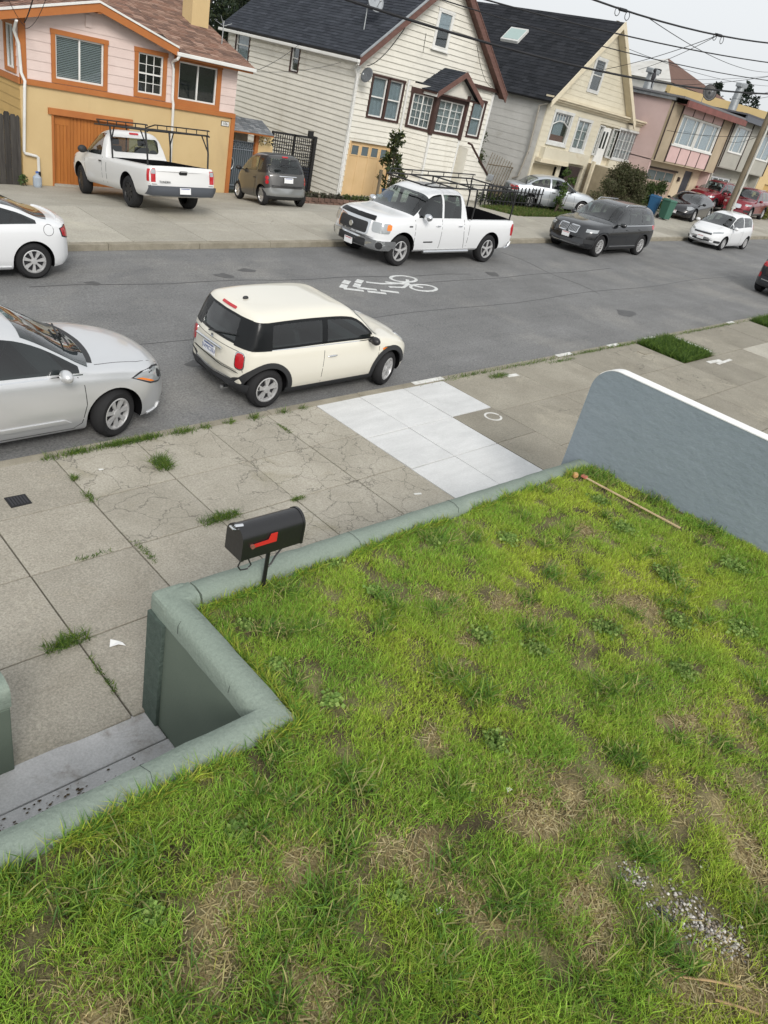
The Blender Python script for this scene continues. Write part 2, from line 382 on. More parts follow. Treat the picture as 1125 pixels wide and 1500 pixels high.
# drain cover, ring mark, marks by the grass strip
dc = thing('drain_cover', 'small square dark metal drain cover set in the pavement', 'drain cover', (2.3, 6.86, sw_z(2.3, 6.86)))
b = MB(); 
for i in range(6): b.box(2.215+.03*i, 2.232+.03*i, 6.78, 6.94, sw_z(2.3, 6.86)+.004, sw_z(2.3, 6.86)+.012)
b.build('grate', M('iron', (.03, .03, .035), rough=.6, spec=.4), dc)
MB().box(2.195, 2.405, 6.76, 6.96, sw_z(2.15, 6.86)-.01, sw_z(2.45, 6.86)+.003).build('frame', M('iron_dark', (.018, .018, .02), rough=.7), dc)
rg = strip(ring(9.44, 6.18, .145, .13, 26), .035, 'ring_mark', None, PAINT, sw_z); tag(rg, 'white painted ring on the pavement beside whitewashed slabs', 'paint mark')
for i, (pts, w) in enumerate((([(18.25, 7.45), (18.3, 6.9), (18.28, 6.5)], .14), ([(17.3, 6.1), (17.9, 6.05)], .12), ([(17.5, 5.95), (18.3, 5.98)], .08), ([(11.2, 7.3), (11.5, 7.28)], .1))):
    o = strip(pts, w, 'paint_smudge', sw, PAINT, sw_z)
o = MB().box(15.9, 16.25, 7.0, 7.2, sw_z(16, 7.1)-.02, sw_z(16.1, 7.1)+.01).build('utility_cover', KERBM); tag(o, 'small pale concrete utility cover near the kerb', 'utility cover')

# ================================================================ green retaining wall, landing, blue wall
GWALL = M('dark_green_paint', (.118, .148, .118), c2=(.102, .13, .103), sc=1.5, rough=.7, bump=.12, bsc=60, fine=.05)
GCAP = M('sage_green_paint', (.222, .268, .226), c2=(.195, .238, .20), sc=2.2, rough=.7, bump=.5, bsc=30, fine=.10, fsc=60, stain=(.25, .295, .25), ssc=2.6, slo=.58)
GROUGH = M('rough_green_render', (.085, .115, .097), c2=(.06, .085, .072), sc=18, rough=.8, bump=1.0, bsc=45)
def sweep(name, path, sect, mat, parent, step=.12, jit=.0, smooth=50, cap=True):
    pts = [Vector((p[0], p[1])) for p in path]; fr = []
    for i, p in enumerate(pts):
        if i == 0: d = (pts[1]-p).normalized(); nrm = Vector((-d.y, d.x)); sc = 1
        elif i == len(pts)-1: d = (p-pts[i-1]).normalized(); nrm = Vector((-d.y, d.x)); sc = 1
        else:
            d1 = (p-pts[i-1]).normalized(); d2 = (pts[i+1]-p).normalized(); n1 = Vector((-d1.y, d1.x)); n2 = Vector((-d2.y, d2.x))
            nrm = (n1+n2).normalized(); sc = 1/max(.3, nrm.dot(n1))
        fr.append((p, nrm*sc))
    rows = []
    for i in range(len(fr)-1):
        (a, na), (c, nc) = fr[i], fr[i+1]; m = max(1, int((c-a).length/step))
        for k in range(m+(1 if i == len(fr)-2 else 0)):
            t = k/m; rows.append((a.lerp(c, t), na.lerp(nc, t)))
    b = MB(); idx = []
    for p, nn in rows:
        jz = random.uniform(-jit, jit); jn = random.uniform(-jit, jit)
        idx.append([b.pt((p.x+nn.x*(s_[0]+jn), p.y+nn.y*(s_[0]+jn), s_[1]+jz)) for s_ in sect])
    m = len(sect)
    for A, Bq in zip(idx, idx[1:]):
        for k in range(m-1): b.f.append([A[k], A[k+1], Bq[k+1], Bq[k]])
        b.f.append([A[m-1], A[0], Bq[0], Bq[m-1]])
    if cap: b.f.append(idx[0][::-1]); b.f.append(idx[-1])
    return b.build(name, mat, parent, smooth)
rw = thing('retaining_wall', 'dark green retaining wall with a rounded sage cap round the lawn', 'wall', (2.175, 3.55, .2))
path = [(7.64, 3.55), (2.175, 3.55), (2.175, 2.285), (-2.5, 2.285)]
capsec = [(-.100, 1.20), (-.104, 1.27), (-.100, 1.328), (-.078, 1.363), (0, 1.375), (.078, 1.363), (.100, 1.328), (.104, 1.27), (.100, 1.20)]
sweep('wall_body', path, [(-.095, -.1), (-.095, 1.24), (.095, 1.24), (.095, -.1)], GWALL, rw, step=3, smooth=0)
sweep('coping', [(7.64, 3.55), (2.37, 3.55)], capsec, GCAP, rw, jit=.005)
sweep('coping', [(2.35, 3.55), (2.175, 3.55), (2.175, 2.285), (-2.5, 2.285)], [(s_[0], s_[1]+.004) for s_ in capsec], GCAP, rw, jit=.0045)
# the flatter corner block and the cracked joint beside it
MB().box(2.068, 2.33, 3.446, 3.656, 1.20, 1.371).build('corner_block', GCAP, rw, bevel=.035)
for z0, z1 in ((.16, .50), (.507, .86), (.867, 1.21)):
    MB().box(2.050, 2.082, 3.44, 3.652, z0, z1).build('panel', GROUGH, rw, bevel=.006)
HAIR = M('hairline_crack', (.04, .05, .045), rough=1)
for yc, s_ in ((3.30, 1), (2.62, -1)):
    MB().tube([(2.175+a*1.01, yc+.03*s_*math.sin(9*a)+random.uniform(-.008, .008), z+.0025) for a, z in capsec[1:6]], .0022, 4).build('crack', HAIR, rw)
for xc in (5.2, 3.9, 1.35): MB().tube([(xc+random.uniform(-.02, .02), 3.55-a*1.01 if xc > 2.4 else 2.285-a*1.01, z+.0065) for a, z in capsec[2:7]], .0018, 4).build('crack', HAIR, rw)
lp = thing('gate_pier', 'dark green low pier with a sage cap at the foot of the entry landing', 'pier', (0, 3.7, .15))
MB().box(-2.5, 1.09, 3.60, 3.84, -.1, .80).build('pier_body', GWALL, lp, bevel=.01)
sweep('coping', [(1.10, 3.72), (-2.5, 3.72)], [(a*1.1, z-.40) for a, z in capsec], GCAP, lp, jit=.003)
MB().lathe([(.014, -.002), (.014, .006)], (.985, 3.6, .55), 'y', 10).build('bolt', BLACKM, lp)
GREYP = M('worn_grey_paint', (.50, .498, .50), c2=(.42, .418, .42), sc=3, rough=.75, bump=.3, bsc=50, stain=(.27, .25, .23), ssc=3.2, slo=.56, fine=.12, fsc=60)
ld = thing('entry_landing', 'worn grey painted concrete landing between the green walls', 'landing', (1.3, 3.0, .19))
zl = .205
MB().box(-2.5, 2.075, 3.30, 3.63, 0, zl).build('tread', GREYP, ld, bevel=.012)
MB().box(-2.5, 2.08, 2.375, 3.292, 0, zl-.004).build('tread', GREYP, ld, bevel=.006)
MB().box(-2.5, .55, 2.38, 3.59, .12, zl+.165).build('step', GREYP, ld, bevel=.012)
DEBR = M('dead_leaf_litter', (.045, .035, .025), c2=(.10, .07, .04), sc=20, rough=1)
b = MB()
for _ in range(520):
    x = 1.05+random.gauss(0, .38); y = 3.0+random.gauss(0, .2)
    if not (.6 < x < 2.0 and 2.45 < y < 3.27): continue
    r = random.uniform(.005, .016); a = random.uniform(0, 3.1)
    b.poly([(x+r*math.cos(a+t), y+r*.6*math.sin(a+t), zl+.004+random.uniform(0, .006)) for t in (0, 1.3, 2.6, 4.2, 5.3)])
lf = b.build('leaf_litter', DEBR); tag(lf, 'scattered dark leaf litter on the grey landing', 'litter', kind='stuff')
tw = MB().tube([(1.50, 2.78, zl+.012), (1.63, 2.87, zl+.014), (1.72, 2.80, zl+.012)], .006, 5).build('twig', DEBR); tag(tw, 'bent dark twig lying on the grey landing', 'twig')

BLUE = M('blue_grey_paint', (.225, .266, .298), c2=(.208, .248, .279), sc=1.4, rough=.65, bump=.5, bsc=6, fine=.04, fsc=25, stretch=(1, 1, 1.8), stain=(.24, .28, .31), ssc=1.3, slo=.56, sst=(1, .6, 2.2))
bw = thing('boundary_wall', 'blue grey rendered wall with rounded end and bright white top edge', 'wall', (7.8, 2, 1.2))
prof = [(3.84, .2), (3.84, 2.22)]
for i in range(1, 13):
    a = math.pi/2*i/12; prof.append((3.84-.29*(1-math.cos(a)), 2.22+.29*math.sin(a)))
prof += [(-3.5, 2.51), (-3.5, .2)]
MB().prism([(7.65, y, z) for y, z in prof], (.165, 0, 0)).build('wall_body', BLUE, bw, smooth=40)
b = MB(); pr = [(y, z) for y, z in prof if z > 2.25]
for (y0, z0), (y1, z1) in zip(pr[4:], pr[5:]):
    b.hexa([(7.647, y0, z0-.004), (7.647, y1, z1-.004), (7.818, y1, z1-.004), (7.818, y0, z0-.004), (7.647, y0, z0+.006), (7.647, y1, z1+.006), (7.818, y1, z1+.006), (7.818, y0, z0+.006)])
b.build('top_edge', M('white_wall_paint', (.80, .80, .79), c2=(.74, .74, .73), sc=4, rough=.6, bump=.15), bw)
MB().box(7.61, 7.67, -3.5, 3.0, .3, 1.36).build('footing', M('rough_footing', (.20, .185, .16), c2=(.11, .10, .085), sc=6, rough=1, bump=.8, bsc=25), bw)
# ================================================================ facade toolkit
def cells(u0, u1, z0, z1, ops):
    us = sorted({u0, u1, *[min(max(v, u0), u1) for o in ops for v in o[:2]]}); zs = sorted({z0, z1, *[min(max(v, z0), z1) for o in ops for v in o[2:4]]})
    for i in range(len(us)-1):
        run = None
        for j in range(len(zs)-1):
            cu, cz = (us[i]+us[i+1])/2, (zs[j]+zs[j+1])/2
            hole = any(o[0] < cu < o[1] and o[2] < cz < o[3] for o in ops)
            if not hole:
                if run is None: run = [zs[j], zs[j+1]]
                else: run[1] = zs[j+1]
            if hole and run: yield us[i], us[i+1], run[0], run[1]; run = None
        if run: yield us[i], us[i+1], run[0], run[1]
def wall(P, parent, u0, u1, z0, z1, ops, mat, name='wall', t=.15, n=0.0, top=None):
    b = MB(P)
    for a, c, d, e in cells(u0, u1, z0, z1, ops): b.box(a, c, n-t, n, d, e)
    if top: b.prism([(p[0], n-t, p[1]) for p in top], (0, t, 0))
    return b.build(name, mat, parent)
def subtract(a, b, spans):
    out = [(a, b)]
    for s, e in spans:
        nx = []
        for p, q in out:
            if e <= p or s >= q: nx.append((p, q))
            else:
                if s > p: nx.append((p, s))
                if e < q: nx.append((e, q))
        out = nx
    return [(p, q) for p, q in out if q-p > .02]
def siding(P, parent, z0, z1, dh, xr, ops, mat, name='siding', proud=.022, each=False, n0=.0, edge=.004):
    b = MB(P); z = z0; objs = 0
    while z < z1-.01:
        zt = min(z+dh, z1); cuts = sorted({z, zt, *[v for o in ops for v in o[2:4] if z+.004 < v < zt-.004]})
        for c0, c1 in zip(cuts, cuts[1:]):
            m = (c0+c1)/2; a, e = xr(m)
            if e-a < .03: continue
            a0, e0 = xr(c0); a1, e1 = xr(c1)
            for p, q in subtract(a, e, [(o[0], o[1]) for o in ops if o[2] < m < o[3]]):
                pa, pb = (a0, a1) if p == a else (p, p); qa, qb = (e0, e1) if q == e else (q, q)
                k0 = n0+edge+(proud-edge)*(1-(c0-z)/dh); k1 = n0+edge+(proud-edge)*(1-(c1-z)/dh)
                bb = MB(P) if each else b
                bb.hexa([(pa, n0, c0), (qa, n0, c0), (qa, k0, c0), (pa, k0, c0), (pb, n0, c1), (qb, n0, c1), (qb, k1, c1), (pb, k1, c1)])
                if each: bb.build(name, mat, parent)
        z = zt
    if not each:
        o = b.build(name, mat, parent); tag(o, kind='stuff'); return o
CURT = M('curtain', (.50, .52, .55), c2=(.33, .35, .38), sc=9, rough=.95, stretch=(8, 8, .5))
CURTW = M('net_curtain', (.60, .60, .60), c2=(.20, .20, .21), sc=14, rough=.95, stretch=(6, 6, .5))
BLIND = M('venetian_blind', (.82, .83, .83), rough=.6)
def window(P, parent, u0, u1, z0, z1, trim, fr, tw=.12, cols=2, rows=1, fw=.045, grid_=None, inside='curtain', tn=.045, rec=.05, sash=None, name='window', sill=False, th=None, mull=None):
    """trim boards + frame + panes set back + what hangs behind; u0.. is the clear opening"""
    b = MB(P); th = tw if th is None else th
    if tw > 0:
        b.box(u0-tw, u0, -.02, tn, z0-tw, z1+.001); b.box(u1, u1+tw, -.02, tn, z0-tw, z1+.001); b.box(u0, u1, -.02, tn-.002, z0-tw, z0)
        b.box(u0-tw-.02, u1+tw+.02, -.02, tn+.012, z1, z1+th)
    else: b.box(u0-.01, u1+.01, -.02, .01, z0-.03, z0)
    if sill: b.box(u0-tw-.05, u1+tw+.05, -.02, tn+.06, z0-tw-.04, z0-tw)
    w = b.build(name, trim, parent)
    f = MB(P); a, c = -rec, -rec+.045
    f.box(u0, u0+fw, a, c, z0, z1); f.box(u1-fw, u1, a, c, z0, z1); f.box(u0+fw, u1-fw, a, c, z0, z0+fw); f.box(u0+fw, u1-fw, a, c, z1-fw, z1)
    us = [u0+fw+(u1-u0-2*fw)*i/cols for i in range(cols+1)]; zs = [z0+fw+(z1-z0-2*fw)*i/rows for i in range(rows+1)]
    if mull: us = mull
    for v in us[1:-1]: f.box(v-fw/2, v+fw/2, a, c-.002, z0+fw, z1-fw)
    for v in zs[1:-1]: f.box(u0+fw, u1-fw, a, c-.004, v-fw/2, v+fw/2)
    if grid_:
        gu, gzn = grid_
        for i in range(cols):
            for k in range(1, gu): v = us[i]+(us[i+1]-us[i])*k/gu; f.box(v-.009, v+.009, a+.008, a+.03, z0+fw, z1-fw)
        for j in range(rows):
            for k in range(1, gzn): v = zs[j]+(zs[j+1]-zs[j])*k/gzn; f.box(u0+fw, u1-fw, a+.008, a+.028, v-.009, v+.009)
    f.build('frame', fr, w)
    for i in range(cols):
        for j in range(rows):
            g_ = MB(P); g_.box(us[i]+.01, us[i+1]-.01, a+.002, a+.007, zs[j]+.01, zs[j+1]-.01); g_.build('pane', GLASS, w)
    if inside in ('curtain', 'net'):
        k = MB(P); n_ = 40; prev = None
        pts = [(u0+(u1-u0)*i/n_, a-.07+.022*math.sin(i*1.9)) for i in range(n_+1)]
        for p, q in zip(pts, pts[1:]): k.poly([(p[0], p[1], z0), (q[0], q[1], z0), (q[0], q[1], z1), (p[0], p[1], z1)])
        k.build('curtain', CURT if inside == 'curtain' else CURTW, w, fix=False)
    if inside == 'blind':
        k = MB(P); zz = z0+.02
        while zz < z1-.02: k.hexa([(u0, a-.06, zz), (u1, a-.06, zz), (u1, a-.035, zz+.028), (u0, a-.035, zz+.028), (u0, a-.06, zz+.003), (u1, a-.06, zz+.003), (u1, a-.035, zz+.031), (u0, a-.035, zz+.031)]); zz += .045
        o = k.build('blind', BLIND, w)
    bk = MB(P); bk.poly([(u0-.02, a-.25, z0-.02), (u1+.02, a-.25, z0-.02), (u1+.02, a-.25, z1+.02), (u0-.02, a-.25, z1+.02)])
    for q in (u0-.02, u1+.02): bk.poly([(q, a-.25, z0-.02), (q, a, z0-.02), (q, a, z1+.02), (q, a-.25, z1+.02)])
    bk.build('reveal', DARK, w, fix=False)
    return w
def shingles(parent, O, U, Sd, lu, ls, cols, mat, row=.15, tab=.30, th=.014, name='shingles'):
    """tabs laid in rows up a roof plane: O eave corner, U along the eave, Sd up the slope"""
    O, U, Sd = Vector(O), Vector(U).normalized(), Vector(Sd).normalized(); Nn = U.cross(Sd).normalized()
    if Nn.z < 0: Nn = -Nn
    o0 = Vector(ORG[parent.name]); v = []; f = []; cl = []; nr = int(ls/row)+1
    for r in range(nr):
        s0, s1 = r*row, min((r+1)*row+.02, ls)
        if s1-s0 < .02: continue
        u = -random.uniform(0, tab)
        while u < lu:
            w = tab*random.uniform(.6, 1.35); a, b = max(u, 0), min(u+w-.008, lu); u += w
            if b-a < .02: continue
            lift = th*random.uniform(.8, 1.5); i = len(v)
            for (uu, ss, nn) in ((a, s0, 0), (b, s0, 0), (b, s0, lift), (a, s0, lift), (b, s1, .003), (a, s1, .003)):
                v.append(tuple(O+U*uu+Sd*ss+Nn*nn-o0))
            f += [[i, i+1, i+2, i+3], [i+3, i+2, i+4, i+5], [i+1, i+4, i+2], [i, i+3, i+5]]
            c = cols[random.randrange(len(cols))]; k = random.uniform(.85, 1.15); cl.append((c[0]*k, c[1]*k, c[2]*k, 1))
    me = bpy.data.meshes.new(name); me.from_pydata(v, [], f)
    ca = me.color_attributes.new('Col', 'FLOAT_COLOR', 'POINT'); arr = np.repeat(np.array(cl, np.float32), 6, axis=0); ca.data.foreach_set('color', arr.ravel())
    o = link(name, me, mat, parent); tag(o, kind='stuff'); return o
SHING = M('asphalt_shingle', (.1, .1, .1), attr='Col', rough=.95, spec=.15, bump=.35, bsc=160, fine=.25, fsc=90)
def roof_slab(parent, O, U, Sd, lu, ls, th, mat, name='roof'):
    O, U, Sd = Vector(O), Vector(U).normalized(), Vector(Sd).normalized(); Nn = U.cross(Sd).normalized()
    if Nn.z < 0: Nn = -Nn
    q = [O, O+U*lu, O+U*lu+Sd*ls, O+Sd*ls]; b = MB()
    b.hexa([tuple(p-Nn*th) for p in q]+[tuple(p-Nn*.002) for p in q]); return b.build(name, mat, parent)
def pipe(name, pts, r, mat, parent, n=8): return MB().tube(pts, r, n).build(name, mat, parent, smooth=40)
def text_obj(s, size, mtx, mat, parent, name='lettering', ext=.002):
    cu = bpy.data.curves.new(name, 'FONT'); cu.body = s; cu.size = size; cu.align_x = 'CENTER'; cu.align_y = 'CENTER'; cu.extrude = ext
    t = bpy.data.objects.new('tmp_text', cu); COL.objects.link(t); bpy.context.view_layer.update()
    me = bpy.data.meshes.new_from_object(t.evaluated_get(bpy.context.evaluated_depsgraph_get())); bpy.data.objects.remove(t)
    me.name = name; me.transform(mtx); me.materials.clear(); return link(name, me, mat, parent)

# ================================================================ pink and mustard house with orange trim
PINK = M('pale_pink_boards', (.68, .56, .515), c2=(.62, .50, .46), sc=1.3, rough=.75, bump=.08, rnd=.03)
MUST = M('mustard_stucco', (.58, .44, .235), c2=(.54, .40, .21), sc=1.1, rough=.9, bump=.5, bsc=60, fine=.05, stain=(.50, .37, .20), ssc=.9, slo=.58, sst=(1, 1, .3))
ORAN = M('orange_brown_trim', (.42, .155, .045), c2=(.37, .13, .04), sc=2, rough=.6, bump=.1)
ODOOR = M('orange_garage_boards', (.40, .15, .035), c2=(.34, .12, .03), sc=2.5, rough=.55, bump=.1, stretch=(6, 6, .6), rnd=.08)
MUSTB = M('mustard_boards', (.47, .315, .12), c2=(.42, .28, .11), sc=2, rough=.75, rnd=.04)
YH = thing('house', 'pale pink and mustard house with orange brown trim and garage door', 'house', (12.4, 24.5, .1))
yf = 24.5; Pf = frame((0, yf, 0), (1, 0), (0, -1))
XL, XR = 8.88, 16.0
W1, W2, W3 = (9.88, 11.31, 2.75, 3.86), (12.41, 13.25, 2.76, 3.86), (13.80, 15.22, 2.77, 3.85)
GD = (9.80, 12.12, -.5, 1.79)
wall(Pf, YH, XL, XR, -.6, 2.5, [GD], MUST)
wall(Pf, YH, XL, XR, 2.5, 4.05, [W1, W2, W3], PINK, top=[(XL, 4.05), (13.7, 4.05), (11.05, 4.76), (8.88, 4.18)])
def xr_y(z):
    if z < 4.08: return (XL+.19, XR)
    return (max(XL+.19, 11.05-(4.80-z)/.265), min(XR, 11.05+(4.80-z)/.265)) if z < 4.79 else (0, 0)
siding(Pf, YH, 2.62, 4.78, .245, xr_y, [(W1[0]-.1, W1[1]+.1, W1[2]-.15, W1[3]+.12), (W2[0]-.1, W2[1]+.1, W2[2]-.15, W2[3]+.12), (W3[0]-.1, W3[1]+.1, W3[2]-.15, W3[3]+.12), (13.55, 16.1, 4.02, 5)], PINK, 'board', each=True, proud=.02)
MB(Pf).box(XL-.02, XR+.03, 0, .07, 2.47, 2.615).build('band_board', ORAN, YH)
MB(Pf).box(XL-.01, XL+.19, .0, .035, 2.617, 4.12).build('corner_board', ORAN, YH)
MB(Pf).box(XR-.10, XR+.05, -.1, .05, 0.0, 2.468).build('corner_post', ORAN, YH)
window(Pf, YH, *W1, ORAN, WHITE, cols=2, inside='blind')
window(Pf, YH, *W2, ORAN, WHITE, cols=1, rows=2, grid_=(3, 2), inside=None, tw=.125)
window(Pf, YH, *W3, ORAN, WHITE, cols=2, inside=None, tw=.16)
MB(Pf).box(GD[0]-.16, GD[1]+.16, 0, .06, GD[3], GD[3]+.17).build('garage_header', ORAN, YH)
MB(Pf).box(GD[0]-.06, GD[0], -.08, .02, -.5, GD[3]).build('jamb', ORAN, YH); MB(Pf).box(GD[1], GD[1]+.06, -.08, .02, -.5, GD[3]).build('jamb', ORAN, YH)
gd = MB(Pf).box(GD[0], GD[1], -.13, -.09, -.5, GD[3]).build('garage_door', ODOOR, YH)
nb = 22
for i in range(nb):
    a = GD[0]+(GD[1]-GD[0])*i/nb; MB(Pf).box(a+.006, a+(GD[1]-GD[0])/nb-.006, -.095, -.075, -.28, GD[3]-.01).build('door_board', ODOOR, gd)
MB(Pf).box(9.86, 10.28, -.076, -.066, 1.52, 1.74).build('patch_board', ODOOR, gd)
MB(Pf).box(GD[0]-.02, GD[1]+.05, -.1, .05, -.6, gz(10.8, 24.4)+.02).build('sill', CONCF, YH)
# left side wall
Ps = frame((XL, yf, 0), (0, 1), (-1, 0))
SW = (.28, .92, 2.78, 3.86)
wall(Ps, YH, .15, 9, -.8, 4.2, [SW], MUSTB, 'side_wall')
siding(Ps, YH, -.2, 2.45, .25, lambda z: (.02, 8.9), [], MUSTB, 'side_siding', proud=.02)
siding(Ps, YH, 2.62, 4.15, .25, lambda z: (.02, 8.9), [(SW[0]-.1, SW[1]+.1, SW[2]-.12, SW[3]+.1)], PINK, 'side_siding', proud=.02)
MB(Ps).box(-.07, 9, .0, .06, 2.455, 2.61).build('band_board', ORAN, YH)
window(Ps, YH, *SW, ORAN, WHITE, cols=2, inside='curtain', tw=.1)
MB().box(XR-.15, XR, yf+.16, 33, -.6, 4.1).build('side_wall', MUST, YH)
# roof: low gable towards the street, main slope behind
YSH = [(.20, .125, .095), (.26, .165, .125), (.155, .10, .08), (.30, .20, .155), (.23, .135, .10)]
ROOFB = M('roof_deck', (.09, .07, .06), rough=.9)
ry = 24.08; gp = (10.98, 4.90); gl, gr_ = 8.2, 13.52; sl = .265
for sgn, xe in ((-1, gl), (1, gr_)):
    ln = abs(xe-gp[0]); ze = gp[1]-ln*sl
    O = (xe, ry, ze); Sd = (gp[0]-xe, 0, gp[1]-ze); L = math.hypot(gp[0]-xe, gp[1]-ze)
    roof_slab(YH, O, (0, 1, 0), Sd, 4.0, L, .10, ROOFB); shingles(YH, O, (0, 1, 0), Sd, 4.0, L, YSH, SHING)
    b = MB(); b.hexa([(xe, ry-.03, ze-.25), (gp[0], ry-.03, gp[1]-.25), (gp[0], ry+.02, gp[1]-.25), (xe, ry+.02, ze-.25), (xe, ry-.03, ze-.035), (gp[0], ry-.03, gp[1]-.035), (gp[0], ry+.02, gp[1]-.035), (xe, ry+.02, ze-.035)]); b.build('barge_board', ORAN, YH)
    b = MB(); b.hexa([(xe, ry-.06, ze-.034), (gp[0], ry-.06, gp[1]-.034), (gp[0], ry+.04, gp[1]-.034), (xe, ry+.04, ze-.034), (xe, ry-.06, ze+.02), (gp[0], ry-.06, gp[1]+.02), (gp[0], ry+.04, gp[1]+.02), (xe, ry+.04, ze+.02)]); b.build('verge_trim', WHITE, YH)
for x_, z_ in ((9.2, 4.32), (11.0, 4.70), (13.05, 4.20)): MB().box(x_-.06, x_+.06, ry+.0, yf, z_-.10, z_+.04).build('bracket', ORAN if x_ < 12 else PINK, YH)
MB(Pf).box(10.75, 10.93, .02, .05, 4.2, 4.5).build('vent', PINK, YH)
msl = .30
O = (gr_+.03, ry-.08, 4.10); roof_slab(YH, O, (1, 0, 0), (0, 1, msl), 16.35-O[0], 6.8, .09, ROOFB); shingles(YH, O, (1, 0, 0), (0, 1, msl), 16.35-O[0], 6.8, YSH, SHING)
O2 = (8.0, ry+1.1, 4.10+1.15*msl); roof_slab(YH, O2, (1, 0, 0), (0, 1, msl), gr_+.03-O2[0], 5.6, .09, ROOFB); shingles(YH, O2, (1, 0, 0), (0, 1, msl), gr_+.03-O2[0], 5.6, YSH, SHING)
MB(Pf).box(13.55, 16.1, .0, .05, 3.98, 4.10).build('frieze_board', ORAN, YH); MB().box(13.56, 16.32, ry-.03, ry+.0, 3.93, 4.06).build('fascia', ORAN, YH)
MB().box(16.0, 16.33, ry, yf+3, 4.0, 4.03).build('soffit', ORAN, YH)
b = MB(); b.box(13.45, 16.38, ry-.14, ry-.035, 3.99, 4.10); b.build('gutter', WHITE, YH, bevel=.02)
pipe('downpipe', [(13.52, ry-.09, 4.0), (13.48, ry-.06, 3.9), (13.50, yf-.12, 3.78), (13.58, yf-.07, 3.6), (13.60, yf-.07, 2.75), (13.61, yf-.12, 2.6), (13.62, yf-.11, 2.4), (13.65, yf-.06, 2.2), (13.66, yf-.06, .1)], .042, WHITE, YH)
pipe('downpipe', [(8.70, ry, 4.0), (8.72, yf-.15, 3.75), (8.86, yf-.07, 3.45), (8.90, yf-.06, 2.75), (8.97, yf-.13, 2.55), (8.96, yf-.12, 2.4), (8.90, yf-.06, .70), (8.93, yf-.06, .645), (9.24, yf-.06, .60), (9.30, yf-.06, .57), (9.31, yf-.06, .18)], .042, WHITE, YH)
pipe('drain_stub', [(9.31, yf-.06, .18), (9.31, yf-.06, -.2)], .055, BLACKM, YH)
ch = MB().box(15.42, 16.08, 26.7, 27.35, 4.6, 6.6).build('chimney', MUST, YH)
MB().box(15.36, 16.14, 26.64, 27.41, 6.6, 6.75).build('chimney_cap', MUST, ch)
an = thing('roof_antenna', 'thin antenna mast on the brown shingle roof edge', 'antenna', (15.9, 25.6, 4.6))
pipe('mast', [(15.95, 25.55, 4.5), (15.97, 25.55, 5.25)], .018, GALV, an, 6)
for q in ((-.3, .05, .1), (.28, -.05, .12), (-.12, .02, .28), (.12, .0, .02)): pipe('element', [(15.97, 25.55, 5.1), (15.97+q[0], 25.55+q[1], 5.1+q[2])], .008, GALV, an, 5)
np_ = thing('house_number', 'small white number plate reading 106 on mustard stucco', 'number plate', (15.67, 24.48, 2.25))
MB(Pf).box(15.54, 15.82, .002, .02, 2.19, 2.32).build('plate', WHITE, np_)
MB(Pf).box(15.52, 15.84, .0, .012, 2.17, 2.34).build('surround', M('bronze', (.10, .085, .05), rough=.5, metal=.5), np_)
o_ = ORG[np_.name]
text_obj('106', .13, Matrix.Translation((15.68-o_[0], yf-.021-o_[1], 2.255-o_[2])) @ Matrix.Rotation(R_(90), 4, 'X'), BLACKM, np_, 'numerals')
# roofed side gate and block screen to the right of the house
sg = thing('side_gate', 'grey iron pedestrian gate under a small shingled canopy', 'gate', (16.9, 25, .2))
GREYI = M('grey_iron', (.22, .25, .28), rough=.5, metal=.3)
zb = .05
MB().box(17.30, 17.44, 24.9, 25.04, zb, 2.12).build('post', ORAN, sg)
MB().box(16.10, 17.40, 24.9, 25.02, 2.08, 2.2).build('beam', ORAN, sg)
b = MB()
for i in range(13): b.tube([(16.2+i*.088, 24.97, zb+.15), (16.2+i*.088, 24.97, 1.72)], .011, 5)
b.tube([(16.12, 24.97, zb+.15), (17.3, 24.97, zb+.15)], .018, 5).tube([(16.12, 24.97, 1.45), (17.3, 24.97, 1.45)], .018, 5).tube([(16.12, 24.97, 1.72), (17.3, 24.97, 1.72)], .018, 5)
for i in range(6):
    c = 16.25+i*.18; b.tube([(c+.07*math.cos(t), 24.965, 1.585+.07*math.sin(t)) for t in [k*math.pi/4 for k in range(9)]], .009, 5)
b.build('ironwork', GREYI, sg)
MB().box(16.14, 17.28, 25.0, 25.02, zb, 1.7).build('backing', M('gate_backing', (.06, .075, .085), rough=.6), sg)
b = MB(); b.tube([(16.3+.16*math.cos(t), 24.93, .95+.22*math.sin(t)) for t in [k*math.pi/6 for k in range(13)]], .02, 6); b.build('scroll', GALV, sg)
MB().box(16.7, 17.25, 25.35, 25.45, zb, 2.0).build('inner_panel', M('weathered_panel', (.36, .34, .27), c2=(.25, .23, .18), rough=.9), sg)
O = (16.02, 24.45, 2.10); shingles(sg, O, (1, 0, 0), (0, 1, .42), 1.75, .95, [(.17, .18, .19), (.22, .23, .24), (.13, .14, .15)], SHING, row=.13, tab=.2, name='canopy_shingles')
roof_slab(sg, O, (1, 0, 0), (0, 1, .42), 1.75, .95, .06, ORAN, 'canopy')
bs = thing('screen_wall', 'mustard garden wall topped with a pierced breeze block', 'wall', (17.8, 25, .2))
MB().box(17.46, 18.12, 24.93, 25.08, 0, 1.66).build('wall', MUST, bs)
b = MB(); b.box(17.46, 18.12, 24.95, 25.06, 1.66, 1.70).box(17.46, 18.12, 24.95, 25.06, 1.96, 2.0)
